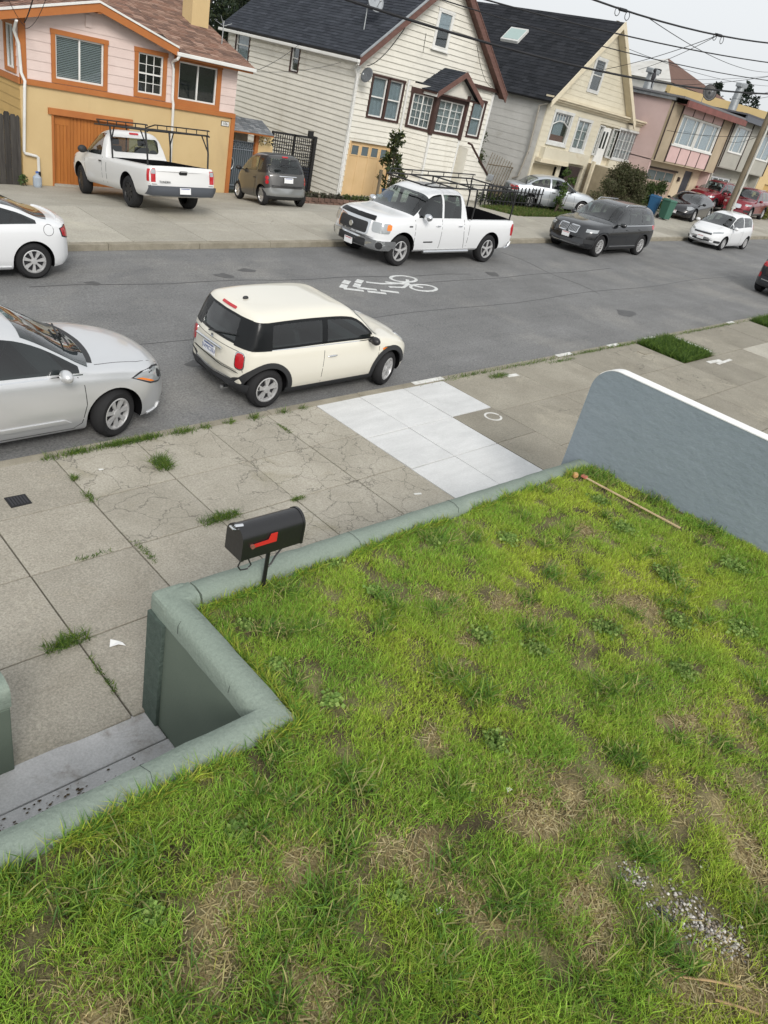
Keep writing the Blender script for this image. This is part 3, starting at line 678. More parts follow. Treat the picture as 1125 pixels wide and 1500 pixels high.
for i in range(2):
    c = 17.62+.33*i
    for k in range(4):
        a = k*math.pi/4; b.prism([(c-.17*math.cos(a)-.018*math.sin(a), 24.95, 1.83-.17*math.sin(a)+.018*math.cos(a)), (c-.17*math.cos(a)+.018*math.sin(a), 24.95, 1.83-.17*math.sin(a)-.018*math.cos(a)), (c+.17*math.cos(a)+.018*math.sin(a), 24.95, 1.83+.17*math.sin(a)-.018*math.cos(a)), (c+.17*math.cos(a)-.018*math.sin(a), 24.95, 1.83+.17*math.sin(a)+.018*math.cos(a))], (0, .1, 0))
b.build('breeze_block', M('cream_block', (.62, .50, .27), rough=.9), bs)
bg = thing('lattice_gate', 'tall black steel lattice gate against the white siding', 'gate', (19.1, 25.05, .3))
MB().box(20.08, 20.22, 24.98, 25.12, .1, 2.25).build('post', BLACKM, bg); MB().box(18.10, 18.17, 25, 25.08, .1, 2.22).build('post', BLACKM, bg); MB().box(19.12, 19.2, 25, 25.08, .1, 2.22).build('post', BLACKM, bg)
MB().box(18.17, 20.08, 25, 25.06, 2.15, 2.22).build('top_rail', BLACKM, bg)
for a, c in ((18.17, 19.12), (19.2, 20.08)):
    b = MB(); n_ = 9
    for i in range(1, n_): u = a+(c-a)*i/n_; b.box(u-.014, u+.014, 25.02, 25.04, .2, 2.15)
    z_ = .25
    while z_ < 2.12: b.box(a, c, 25.015, 25.03, z_-.014, z_+.014); z_ += .11
    b.build('lattice', BLACKM, bg)
    MB().box(a, c, 25.045, 25.06, .2, 1.1).build('lower_panel', M('dark_panel', (.03, .035, .05), rough=.5), bg)
MB().box(19.75, 19.98, 24.95, 25.03, 2.22, 2.42).build('floodlight', BLACKM, bg)
# weathered board fence to the left
WF = M('weathered_wood', (.085, .078, .07), c2=(.045, .042, .04), sc=5, rough=.95, bump=.5, bsc=30, stretch=(5, 5, .35), rnd=.35)
fe = thing('board_fence', 'weathered dark grey board fence joining the mustard house', 'fence', (8, 24.45, 0))
x_ = 5.0
while x_ < 8.78:
    w_ = random.uniform(.13, .19); h_ = 1.66+random.uniform(-.05, .05); e_ = min(x_+w_-.008, 8.80)
    b = MB(); y_ = 24.42+random.uniform(-.012, .012)
    b.prism([(x_, y_, -.25), (e_, y_, -.25), (e_, y_, h_-.05), (e_-.03, y_, h_), (x_+.03, y_, h_), (x_, y_, h_-.05)], (0, .02, 0)).build('board', WF, fe); x_ += w_
for z_ in (.2, .86, 1.5): MB().box(5, 8.8, 24.45, 24.5, z_, z_+.09).build('rail', WF, fe)

# ================================================================ white clapboard house
WSID = M('white_clapboard', (.70, .68, .61), c2=(.63, .61, .545), sc=.8, rough=.7, bump=.06, fine=.04, fsc=3, stain=(.55, .52, .44), ssc=.9, slo=.60, sst=(1, 1, .25))
BROWN = M('dark_brown_trim', (.045, .024, .020), c2=(.06, .032, .026), sc=3, rough=.5)
BRAKE = M('brown_barge', (.16, .085, .07), c2=(.11, .06, .05), sc=4, rough=.7, stretch=(1, 1, 4))
WH = thing('house', 'cream white clapboard house with steep gable, angled bay and charcoal roof', 'house', (24.9, 24.0, .5))
wy = 24.0; Pw = frame((0, wy, 0), (1, 0), (0, -1)); A, Bx = 20.84, 28.92; PK = 24.95; PZ = 8.80; EZ = 5.42; SLW = (PZ-EZ)/(PK-A)
GW = (21.10, 23.38, .1, 2.42); PW = (21.70, 23.32, 3.38, 4.74); TW = (24.50, 25.26, 6.22, 7.42); RW = (27.76, 28.50, 3.38, 4.74)
wall(Pw, WH, A, Bx, -.3, EZ, [GW, PW, RW, (23.95, 27.3, 3.3, 4.9)], WSID, top=[(A, EZ), (Bx, EZ), (PK, PZ-.1)])
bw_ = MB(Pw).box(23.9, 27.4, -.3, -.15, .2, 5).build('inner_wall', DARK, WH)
def xr_w(z): return (A+.02, Bx-.02) if z < EZ else ((PK-(PZ-z)/SLW, PK+(PZ-z)/SLW) if z < PZ-.05 else (0, 0))
siding(Pw, WH, .32, PZ-.1, .2, xr_w, [(GW[0]-.06, GW[1]+.06, -1, GW[3]+.04), (PW[0]-.1, PW[1]+.1, PW[2]-.12, PW[3]+.1), (TW[0]-.08, TW[1]+.08, TW[2]-.1, TW[3]+.08), (RW[0]-.1, RW[1]+.1, RW[2]-.12, RW[3]+.1), (23.92, 27.35, -1, 4.9)], WSID, proud=.038)
window(Pw, WH, PW[0], 22.45, PW[2], PW[3], BROWN, WHITE, tw=.08, cols=1, rows=2, inside='curtain'); window(Pw, WH, 22.59, PW[1], PW[2], PW[3], BROWN, WHITE, tw=.08, cols=1, rows=2, inside='curtain')
MB(Pw).box(22.45, 22.59, .0, .05, PW[2]-.08, PW[3]+.08).build('mullion', BROWN, WH)
window(Pw, WH, *TW, WHITE, WHITE, tw=.08, cols=1, rows=2, inside=None, sill=True, tn=.06, rec=-.02); MB(Pw).box(TW[0], TW[1], .001, .007, TW[2], 6.8).build('window_backing', DARK, WH); MB(Pw).box(TW[0], TW[1], .001, .008, 6.8, TW[3]).build('drape', CURT, WH)
window(Pw, WH, *RW, BROWN, WHITE, tw=.09, cols=1, rows=2, inside='curtain')
PEACH = M('peach_garage_paint', (.66, .47, .26), c2=(.60, .42, .22), sc=2, rough=.6, bump=.06)
gdw = MB(Pw).box(GW[0], GW[1], -.14, -.08, .1, GW[3]).build('garage_door', PEACH, WH)
for i in range(4):
    a = GW[0]+.16+i*.53; f = MB(Pw); a1 = a+.36; z0_, z1_ = 1.93, 2.26
    f.box(a-.04, a, -.085, -.055, z0_-.04, z1_+.04); f.box(a1, a1+.04, -.085, -.055, z0_-.04, z1_+.04); f.box(a, a1, -.085, -.055, z0_-.04, z0_); f.box(a, a1, -.085, -.055, z1_, z1_+.04); f.build('light_frame', PEACH, gdw)
    MB(Pw).box(a, a1, -.08, -.07, z0_, z1_).build('pane', GLASS, gdw); MB(Pw).box(a, a1, -.0799, -.078, z0_, z1_).build('pane_backing', M('greyish_glass_back', (.16, .19, .21), rough=.4), gdw)
for i in range(5): u_ = GW[0]+(GW[1]-GW[0])*i/4; MB(Pw).box(u_-.03, u_+.03, -.082, -.068, .1, 1.88).build('stile', PEACH, gdw)
MB(Pw).box(GW[0]-.08, GW[0], -.1, .04, .1, GW[3]).build('jamb', PEACH, WH); MB(Pw).box(GW[1], GW[1]+.08, -.1, .04, .1, GW[3]).build('jamb', PEACH, WH); MB(Pw).box(GW[0]-.1, GW[1]+.1, -.1, .045, GW[3], GW[3]+.07).build('header', WSID, WH)
# side wall
Pws = frame((A, wy, 0), (0, 1), (-1, 0)); SA = (7.2, 8.2, 4.15, 5.22); SB = (3.62, 4.12, 4.22, 5.12)
wall(Pws, WH, .15, 8.85, -.5, EZ, [SA, SB], WSID, 'side_wall')
siding(Pws, WH, .15, EZ-.05, .2, lambda z: (.03, 8.8), [(SA[0]-.06, SA[1]+.06, SA[2]-.06, SA[3]+.06), (SB[0]-.06, SB[1]+.06, SB[2]-.06, SB[3]+.06)], WSID, 'side_siding', proud=.034)
window(Pws, WH, *SA, BROWN, WHITE, tw=.05, cols=1, rows=2, inside='curtain'); window(Pws, WH, *SB, BROWN, WHITE, tw=.05, cols=1, rows=2, inside=None)
MB().box(Bx-.15, Bx, wy+.16, 32.8, -.3, EZ).build('side_wall', WSID, WH); MB().box(A, Bx, 32.75, 32.9, -.5, EZ).build('back_wall', WSID, WH)
MB(Pw).box(A-.05, A+.11, .0, .035, .2, EZ).build('corner_board', WHITE, WH); MB(Pw).box(Bx-.10, Bx+.04, .0, .035, .2, EZ-.2).build('corner_board', WHITE, WH)
# roof
WSH = [(.036, .041, .050), (.044, .049, .060), (.032, .036, .045), (.039, .044, .054)]
dk = M('dark_deck', (.05, .05, .055), rough=.9); fy = 23.62
for sgn in (-1, 1):
    xe = PK+sgn*(PK-A+.30); ze = PZ+.06-SLW*(PK-A+.30); L = math.hypot(xe-PK, PZ+.06-ze); Sd = (PK-xe, 0, PZ+.06-ze)
    roof_slab(WH, (xe, fy, ze), (0, 1, 0), Sd, 9.5, L, .10, dk); shingles(WH, (xe, fy, ze), (0, 1, 0), Sd, 9.5, L, WSH, SHING, row=.16, tab=.33)
    b = MB(); b.hexa([(xe, fy-.05, ze-.30), (PK, fy-.05, PZ-.24), (PK, fy+.0, PZ-.24), (xe, fy+.0, ze-.30), (xe, fy-.05, ze-.02), (PK, fy-.05, PZ+.04), (PK, fy, PZ+.04), (xe, fy, ze-.02)]); b.build('barge_board', BRAKE, WH)
    b = MB(); b.hexa([(xe, fy-.07, ze-.02), (PK, fy-.07, PZ+.04), (PK, fy+.03, PZ+.04), (xe, fy+.03, ze-.02), (xe, fy-.07, ze+.03), (PK, fy-.07, PZ+.09), (PK, fy+.03, PZ+.09), (xe, fy+.03, ze+.03)]); b.build('verge_flashing', GALV if sgn < 0 else BRAKE, WH)
    b = MB(); b.hexa([(xe+sgn*-.05, fy, ze-.20), (PK, fy, PZ-.12), (PK, wy-.03, PZ-.12), (xe-sgn*.05, wy-.03, ze-.20), (xe-sgn*.05, fy, ze-.16), (PK, fy, PZ-.08), (PK, wy-.03, PZ-.08), (xe-sgn*.05, wy-.03, ze-.16)]); b.build('soffit', BRAKE, WH)
MB(Pw).box(27.2, 29.1, .03, .16, 5.22, 5.36).build('frieze_return', BROWN, WH)
b = MB(); b.box(20.42, 20.53, fy-.05, 33.1, 5.02, 5.13); b.build('gutter', WHITE, WH, bevel=.02)
pipe('downpipe', [(20.5, fy+.0, 5.0), (20.62, wy-.1, 4.85), (20.80, wy-.08, 4.6), (20.84, wy-.07, 2.6), (20.86, wy-.07, .5)], .045, WHITE, WH)
pipe('downpipe', [(23.52, wy-.08, 4.9), (23.56, wy-.08, 3.0), (23.62, wy-.08, .8)], .05, WHITE, WH)
pipe('conduit', [(24.0, wy-.06, 2.35), (24.02, wy-.06, .9)], .03, GALV, WH)
MB(Pw).box(23.70, 23.92, .02, .16, 1.75, 2.1).build('meter_box', GALV, WH, bevel=.015)
# angled bay under its own little gable
bay = MB(); BF = 23.05; bl, bl2, br2, br = 23.80, 24.42, 26.25, 27.35
pl = [(bl, wy), (bl2, BF), (br2, BF), (br, wy)]
for (p, q) in zip(pl, pl[1:]):
    d = Vector((q[0]-p[0], q[1]-p[1])); Lb = d.length; d.normalize(); nrm = (d.y, -d.x)
    Pb = frame((p[0], p[1], 0), (d.x, d.y), nrm); op = (.14, Lb-.14, 3.34, 4.50) if Lb < 1.6 else (.16, Lb-.12, 3.34, 4.50)
    wall(Pb, WH, .02, Lb-.02, .2, 4.85, [op], WSID, 'bay_wall', t=.1)
    siding(Pb, WH, .3, 3.2, .2, lambda z: (0, Lb), [], WSID, 'bay_siding', proud=.036)
    window(Pb, WH, *op, BROWN, WHITE, cols=2, tw=.10, th=.2, grid_=(2, 4), inside='net', tn=.04)
for p in (pl[1], pl[2]): MB().lathe([(.10, 3.18), (.10, 4.85)], (p[0], p[1], 0), 'z', 8).build('post', BROWN, WH)
for p in (pl[1], pl[2]): MB().box(p[0]-.05, p[0]+.05, p[1]-.05, p[1]+.06, .2, 3.17).build('corner_board', WHITE, WH)
bpk = (25.45, 5.62); byf = 22.72
for sgn in (-1, 1):
    xe = bpk[0]+sgn*1.42; ze = 4.72; L = math.hypot(1.42, .9); Sd = (bpk[0]-xe, 0, bpk[1]-ze)
    roof_slab(WH, (xe, byf, ze), (0, 1, 0), Sd, wy-byf-.02, L, .06, dk, 'bay_roof'); shingles(WH, (xe, byf, ze), (0, 1, 0), Sd, wy-byf-.02, L, WSH, SHING, row=.14, tab=.3)
    b = MB(); b.hexa([(xe, byf-.04, ze-.19), (bpk[0], byf-.04, bpk[1]-.19), (bpk[0], byf, bpk[1]-.19), (xe, byf, ze-.19), (xe, byf-.04, ze+.02), (bpk[0], byf-.04, bpk[1]+.02), (bpk[0], byf, bpk[1]+.02), (xe, byf, ze+.02)]); b.build('barge_board', BRAKE, WH)
MB().prism([(24.2, BF-.02, 4.72), (26.7, BF-.02, 4.72), (25.45, BF-.02, 5.50)], (0, .08, 0)).build('bay_gable', WSID, WH)
MB().box(24.0, 26.85, byf+.05, wy, 4.64, 4.70).build('bay_ceiling', BROWN, WH); MB().box(24.05, 24.13, byf, wy, 4.55, 4.70).build('gutter', WHITE, WH)
# front stair with dark sloping rail
st = thing('front_stair', 'closed clapboard front stair with dark sloping handrail', 'stair', (27.6, 23.3, .6))
b = MB(); b.prism([(26.65, 22.75, .2), (28.7, 22.75, .2), (28.7, 22.75, 1.75), (27.2, 22.75, 2.68), (26.65, 22.75, 2.95)], (0, 1.1, 0)); b.build('stair_body', WSID, st)
Pst = frame((0, 22.75, 0), (1, 0), (0, -1))
siding(Pst, st, .3, 2.9, .2, lambda z: (26.66, 28.69 if z < 1.75 else (28.7-(z-1.75)/.62 if z < 2.68 else 27.2-(z-2.68)*2)), [], WSID, proud=.03)
b = MB(); b.tube([(26.5, 22.7, 3.16), (26.75, 22.7, 3.12), (26.9, 22.7, 3.0), (28.35, 22.7, 2.02), (28.6, 22.7, 1.98)], .045, 6); b.build('handrail', BROWN, st)
MB().box(28.30, 28.72, 22.62, 22.86, 1.82, 2.08).build('letter_box', GALV, st, bevel=.03)
# dish and aerial on the charcoal roof
def dish(name, label, base, c, r, az, mat, parent_loc):
    t = thing(name, label, 'satellite dish', parent_loc); d = Vector((math.sin(az)*.9, -math.cos(az)*.9, .35)).normalized()
    u = d.cross(Vector((0, 0, 1))).normalized(); w = u.cross(d); b = MB(); rings = []
    for i in range(5):
        rr = r*i/4; ring_ = []
        for k in range(16):
            a = 2*math.pi*k/16; p = Vector(c)+u*rr*math.cos(a)+w*rr*1.1*math.sin(a)+d*(.18*rr*rr/r); ring_.append(b.pt(tuple(p)))
        rings.append(ring_)
    for X, Yy in zip(rings, rings[1:]):
        for k in range(16): b.f.append([X[k], X[(k+1) % 16], Yy[(k+1) % 16], Yy[k]])
    o = b.build('reflector', mat, t, 40, fix=False); md = o.modifiers.new('t', 'SOLIDIFY'); md.thickness = .02
    MB().tube([base, (base[0], base[1], c[2]-.15), tuple(Vector(c)-d*.05)], .022, 6).build('mast', GALV, t)
    MB().tube([tuple(Vector(c)-w*r*.9), tuple(Vector(c)+d*r*1.0-w*.1)], .012, 5).build('feed_arm', GALV, t)
    MB().ell(tuple(Vector(c)+d*r*1.05-w*.1), (.04, .04, .05)).build('receiver', GALV, t); return t
def rzw(x): return PZ+.08-SLW*abs(PK-x)
dish('satellite_dish', 'grey satellite dish standing on the charcoal shingle roof', (21.6, 24.9, rzw(21.6)), (21.75, 24.7, rzw(21.6)+.95), .34, R_(-10), M('dish_grey', (.30, .32, .34), rough=.5), (21.6, 24.9, rzw(21.6)))
dish('satellite_dish', 'dark satellite dish fixed to the corner of the white house', (21.05, 23.7, 4.55), (20.95, 23.55, 4.70), .24, R_(-75), M('dish_dark', (.12, .13, .14), rough=.5), (21.0, 23.9, 4.5))
# ================================================================ foliage toolkit
def leaf_mat(name, tr=.35, rough=.55, spec=.25):
    m = bpy.data.materials.new(name); m.use_nodes = True; n = m.node_tree.nodes; l = m.node_tree.links; b = n['Principled BSDF']; o = n['Material Output']
    a = n.new('ShaderNodeAttribute'); a.attribute_name = 'Col'; t = n.new('ShaderNodeBsdfTranslucent'); x = n.new('ShaderNodeMixShader'); x.inputs[0].default_value = tr
    b.inputs['Roughness'].default_value = rough; b.inputs['Specular IOR Level'].default_value = spec
    l.new(a.outputs['Color'], b.inputs['Base Color']); l.new(a.outputs['Color'], t.inputs[0]); l.new(b.outputs[0], x.inputs[1]); l.new(t.outputs[0], x.inputs[2]); l.new(x.outputs[0], o.inputs[0]); return m
LEAF = leaf_mat('leaf'); GRASSM = leaf_mat('grass_blade', .30, .6, .2)
def leaf_cloud(name, parent, clumps, size, cols, mat=None, aspect=.5, up=.2, shell=.55, group_var=.35):
    """clumps: (cx,cy,cz, rx,ry,rz, n): folded leaf quads spread through each clump's volume"""
    V, F, Cc = [], [], []; o0 = np.array(ORG[parent.name]) if parent is not None else np.zeros(3); base = 0; cols = np.array(cols, float)
    for cx, cy, cz, rx, ry, rz_, n in clumps:
        d = rng.normal(size=(n, 3)); d /= np.linalg.norm(d, axis=1)[:, None]; r = (shell+(1-shell)*rng.random(n))**.7*(.55+.5*rng.random(n))
        c = np.array((cx, cy, cz))+d*r[:, None]*np.array((rx, ry, rz_))-o0
        a = rng.normal(size=(n, 3))+d*.6; a[:, 2] += up; a /= np.linalg.norm(a, axis=1)[:, None]
        b = np.cross(a, rng.normal(size=(n, 3))); b /= np.linalg.norm(b, axis=1)[:, None]; nn = np.cross(a, b)
        s = size*(.6+.8*rng.random(n))[:, None]
        v = np.stack([c-a*s*.5, c+b*s*aspect*.5+nn*s*.08, c+a*s*.5, c-b*s*aspect*.5+nn*s*.08], 1)
        V.append(v.reshape(-1, 3)); F.append((np.arange(n*4)+base).reshape(-1, 4)); base += 4*n
        k = cols[rng.integers(0, len(cols), n)]*(1-group_var/2+group_var*rng.random())*(.75+.5*rng.random((n, 1)))
        Cc.append(np.repeat(np.concatenate([k, np.ones((n, 1))], 1), 4, axis=0))
    return np_mesh(name, np.concatenate(V), np.concatenate(F), np.concatenate(Cc), mat or LEAF, parent)
def np_mesh(name, V, F, C_, mat, parent=None):
    me = bpy.data.meshes.new(name); k = F.shape[1]
    me.vertices.add(len(V)); me.vertices.foreach_set('co', V.astype(np.float32).ravel()); me.loops.add(F.size); me.loops.foreach_set('vertex_index', F.astype(np.int32).ravel())
    me.polygons.add(len(F)); me.polygons.foreach_set('loop_start', np.arange(len(F), dtype=np.int32)*k); me.update(calc_edges=True)
    ca = me.color_attributes.new('Col', 'FLOAT_COLOR', 'POINT'); ca.data.foreach_set('color', C_.astype(np.float32).ravel())
    return link(name, me, mat, parent)
BARK = M('bark', (.10, .075, .055), c2=(.06, .047, .036), sc=8, rough=.95, bump=.7, bsc=25)
GREENS = [(.045, .075, .025), (.06, .10, .03), (.035, .06, .022), (.085, .12, .04)]
def tree(name, label, loc, h, crown, leaf, cols, n, cat='tree', group=None, tr=.18, low=.3):
    t = thing(name, label, cat, loc, group=group); b = MB(); x, y, z = loc
    b.tube([(x, y, z-.3), (x+.05*h*.1, y, z+h*.3), (x, y+.03*h, z+h*.75)], tr, 8, r2=tr*.35)
    cl = []; rx, rz_ = crown
    for i in range(26):
        a = random.uniform(0, 6.28); q = random.uniform(low, 1.0); rr = rx*math.sin(math.pi*min(1, (q-low)/(1.02-low)*.8+.18))*random.uniform(.25, .85)
        c = (x+rr*math.cos(a), y+rr*math.sin(a), z+h*q); s = rx*random.uniform(.24, .42); cl.append((*c, s, s, s*.8*rz_, n//26))
        if i % 2: b.tube([(x, y, z+h*max(.15, q-.25)), c], tr*.3, 5, r2=.015)
    b.build('trunk', BARK, t); leaf_cloud('crown', t, cl, leaf, cols); return t
DKG = [(.022, .036, .020), (.032, .048, .024), (.018, .028, .018), (.045, .058, .026)]
for i, (x, y, h, w, lab) in enumerate(((25.3, 42, 9.5, 2.6, 'tall dark evergreen tree rising between mustard chimney and charcoal roof'), (29.3, 44, 10.5, 2.9, 'broad dark tree touching the back edge of the charcoal roof'), (33.0, 50, 12, 3.0, 'dark tree far behind the clapboard house'))):
    tree('evergreen_tree', lab, (x, y, -1.2), h, (w, 1.1), .20, DKG, 9000, group='dark trees behind the houses', low=.2)
for i in range(16):
    x = 122+i*2.6+random.uniform(-2, 2); y = 60+i*.3+random.uniform(-6, 8); h = random.uniform(8.5, 12.5)
    tree('distant_tree', 'dark distant hilltop tree on the skyline beyond the row houses', (x, y, 3.2), h, (random.uniform(2, 3.4), 1.2), .55, [(.03, .045, .035), (.04, .055, .04), (.025, .038, .03)], 1100, group='distant hilltop trees', low=.15)

# ================================================================ cream house with steep dark roof
CREAM = M('cream_boards', (.60, .56, .45), c2=(.53, .49, .385), sc=1.0, rough=.8, bump=.1, stain=(.44, .37, .25), ssc=.9, slo=.60)
CREAMT = M('cream_trim', (.66, .60, .46), c2=(.56, .49, .36), sc=2, rough=.7)
GREYW = M('grey_white_siding', (.56, .555, .53), c2=(.45, .445, .42), sc=.8, rough=.85, bump=.15, stain=(.40, .385, .34), ssc=.6, slo=.57)
LTRIM = M('pale_window_paint', (.60, .61, .60), c2=(.5, .5, .48), sc=3, rough=.6)
RFAS_ = M('dull_rose', (.28, .13, .11), rough=.9)
CH = thing('house', 'weathered cream house with steep black roof and grey boarded side', 'house', (38, 24.5, 1.2))
cy = 24.5; Pc = frame((0, cy, 0), (1, 0), (0, -1)); C0, C1 = 33.8, 43.9
q1, q2, q3 = (34.62, 36.12, 3.80, 5.12), (36.85, 37.98, 3.68, 5.02), (41.1, 43.3, 3.62, 5.08); qd = (38.95, 41.05, 3.15, 5.1); gg = (33.95, 36.1, .6, 2.68)
wall(Pc, CH, C0, C1, .4, 5.55, [q1, q2, q3, qd, gg, (36.5, 38.6, .4, 2.85)], CREAM)
siding(Pc, CH, .6, 5.5, .24, lambda z: (C0+.02, C1-.02), [(o[0]-.12, o[1]+.12, o[2]-.14, o[3]+.12) for o in (q1, q2, q3, qd)]+[(33.9, 38.7, .3, 2.9)], CREAM, proud=.018)
window(Pc, CH, *q1, LTRIM, LTRIM, tw=.13, cols=1, rows=1, grid_=None, inside=None, sill=True); MB(Pc).box(34.95, 35.75, -.16, -.14, 4.0, 5.0).build('drape', CURT, CH); MB(Pc).box(34.66, 36.08, -.15, -.13, 3.82, 4.12).build('inner_ledge', RFAS_, CH)
w_ = MB(Pc); zc = 4.72
w_.tube([(34.66+1.42*t, -.03, 4.55+.22*math.sin(math.pi*t)) for t in [i/10 for i in range(11)]], .028, 6)
for i in range(1, 6): w_.box(34.62+.25*i-.012, 34.62+.25*i+.012, -.045, -.015, 4.72, 5.12)
w_.build('fanlight_bars', LTRIM, CH)
window(Pc, CH, *q2, LTRIM, LTRIM, tw=.13, cols=2, grid_=(1, 3), inside='net', sill=True)
window(Pc, CH, *q3, LTRIM, LTRIM, tw=.10, cols=3, grid_=(2, 3), inside='net')
# porch recess with white door
MB(Pc).box(qd[0], qd[1], -.25, -.16, qd[2], qd[3]).build('porch_back', CREAMT, CH)
dr = MB(Pc).box(39.45, 40.35, -.16, -.09, 3.15, 5.0).build('front_door', WHITE, CH)
for a in (39.62, 39.95): MB(Pc).box(a, a+.2, -.092, -.08, 3.95, 4.8).build('pane', GLASS, dr); 
for a in (39.62, 39.95): MB(Pc).box(a, a+.2, -.0915, -.089, 3.95, 4.8).build('pane_backing', DARK, dr)
window(Pc, CH, 38.98, 39.36, 3.6, 5.0, LTRIM, LTRIM, tw=.04, cols=1, grid_=(2, 4), inside=None, rec=.1)
window(Pc, CH, 40.45, 41.0, 3.6, 5.0, LTRIM, LTRIM, tw=.04, cols=1, grid_=(2, 4), inside='net', rec=.1)
# cornice and gable
for z0_, z1_, n_ in ((5.46, 5.56, .10), (5.56, 5.66, .22), (5.66, 5.74, .32)): MB(Pc).box(C0-.1-n_*.4, 44.15, -.1, n_, z0_, z1_).build('cornice', CREAMT, CH)
GPK, GPZ = 37.6, 9.45; gA, gB = 33.8, 41.3; gs = (GPZ-5.75)/(GPK-gA)
TWc = (36.72, 37.62, 6.42, 7.80)
wall(Pc, CH, gA, gB, 5.5, 5.8, [], CREAM, 'gable_wall', top=[(gA, 5.8), (gB, 5.8), (GPK, GPZ-.05)])
siding(Pc, CH, 5.76, GPZ-.2, .24, lambda z: (GPK-(GPZ-z)/gs, GPK+(GPZ-z)/gs), [(TWc[0]-.1, TWc[1]+.1, TWc[2]-.1, TWc[3]+.1)], CREAM, 'gable_siding', proud=.018)
window(Pc, CH, *TWc, LTRIM, LTRIM, tw=.10, cols=1, rows=2, inside=None, rec=-.02, tn=.06); MB(Pc).box(TWc[0], TWc[1], .001, .008, TWc[2], TWc[3]).build('window_backing', DARK, CH)
CSH = [(.019, .021, .025), (.023, .025, .030), (.027, .029, .034)]; cfy = 24.1
for sgn in (-1, 1):
    ext = GPK-gA+.35; xe = GPK+sgn*ext; ze = GPZ+.08-gs*ext; L = math.hypot(ext, GPZ+.08-ze); Sd = (GPK-xe, 0, GPZ+.08-ze)
    roof_slab(CH, (xe, cfy, ze), (0, 1, 0), Sd, 11, L, .10, dk); shingles(CH, (xe, cfy, ze), (0, 1, 0), Sd, 11, L, CSH, SHING, row=.2, tab=.4)
    b = MB(); b.hexa([(xe, cfy-.05, ze-.26), (GPK, cfy-.05, GPZ-.2), (GPK, cfy, GPZ-.2), (xe, cfy, ze-.26), (xe, cfy-.05, ze+.03), (GPK, cfy-.05, GPZ+.12), (GPK, cfy, GPZ+.12), (xe, cfy, ze+.03)]); b.build('barge_board', CREAMT, CH)
    b = MB(); b.hexa([(xe-sgn*.3, cfy, ze-.0), (GPK, cfy, GPZ-.16), (GPK, cy-.03, GPZ-.16), (xe-sgn*.3, cy-.03, ze-.0), (xe-sgn*.3, cfy, ze+.05), (GPK, cfy, GPZ-.11), (GPK, cy-.03, GPZ-.11), (xe-sgn*.3, cy-.03, ze+.05)]); b.build('soffit', CREAMT, CH)
sk = MB(); xa, xb, ya, yb = 35.75, 36.42, 28.9, 30.1; fz = lambda x: GPZ+.08-gs*(GPK-x)
sk.hexa([(xa, ya, fz(xa)-.05), (xb, ya, fz(xb)-.05), (xb, yb, fz(xb)-.05), (xa, yb, fz(xa)-.05), (xa-.08, ya, fz(xa)+.1), (xb-.08, ya, fz(xb)+.1), (xb-.08, yb, fz(xb)+.1), (xa-.08, yb, fz(xa)+.1)])
skl = sk.build('skylight', LTRIM, CH); e_ = .07
MB().hexa([(x-.08+d*-.004, y, fz(x)+.10+d) for d in (.001, .012) for x, y in ((xa+e_, ya+e_), (xb-e_, ya+e_), (xb-e_, yb-e_), (xa+e_, yb-e_))]).build('pane', M('skylight_glass', (.32, .42, .40), rough=.12, spec=.6), skl)
Pcs = frame((C0, cy, 0), (0, 1), (-1, 0)); wall(Pcs, CH, .15, 10.5, .2, 5.7, [], GREYW, 'side_wall'); siding(Pcs, CH, .4, 5.65, .33, lambda z: (.05, 10.4), [], GREYW, 'side_siding', proud=.014)
MB().box(C1-.15, C1, cy+.16, 34, .4, 5.6).build('side_wall', CREAM, CH)
pipe('downpipe', [(33.62, cy-.2, 5.4), (33.6, cy+.35, 5.2), (33.66, cy+.3, 3.2), (33.66, cy+.5, 1.9), (33.62, cy+.8, 1.75)], .05, M('dull_pipe', (.3, .28, .24), rough=.7), CH)
# garage recess, projecting bay floor, dark undercroft and stair wall
MB(Pc).box(33.95, 36.1, -.20, -.14, .6, 2.68).build('garage_door', M('cream_door', (.52, .46, .33), c2=(.46, .4, .28), sc=2, rough=.7), CH)
MB(Pc).box(33.98, 36.55, .02, .38, 2.80, 2.98).build('bay_floor', CREAMT, CH); MB(Pc).box(34.2, 38.4, .0, .30, 2.98, 3.5).build('bay_apron', CREAM, CH)
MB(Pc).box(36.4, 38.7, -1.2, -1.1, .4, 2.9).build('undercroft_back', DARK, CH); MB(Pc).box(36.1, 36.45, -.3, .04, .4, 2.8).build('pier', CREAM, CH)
MB(Pc).box(38.5, 38.66, .5, .66, .6, 3.3).build('column', CREAMT, CH)
b = MB(); b.prism([(38.9, 22.6, .8), (41.6, 22.6, .8), (41.6, 22.6, 1.9), (39.6, 22.6, 3.15), (38.9, 22.6, 3.15)], (0, 1.85, 0)); b.build('stair_block', M('stained_render', (.36, .31, .22), c2=(.26, .22, .15), sc=1.5, rough=.95, bump=.3, stain=(.15, .12, .09), ssc=1.2, slo=.58), CH)
b = MB(); b.prism([(39.5, 22.45, 3.22), (40.3, 22.45, 2.75), (40.3, 22.45, 2.95), (39.5, 22.45, 3.42)], (0, .2, 0)); b.build('stair_coping', CREAMT, CH)
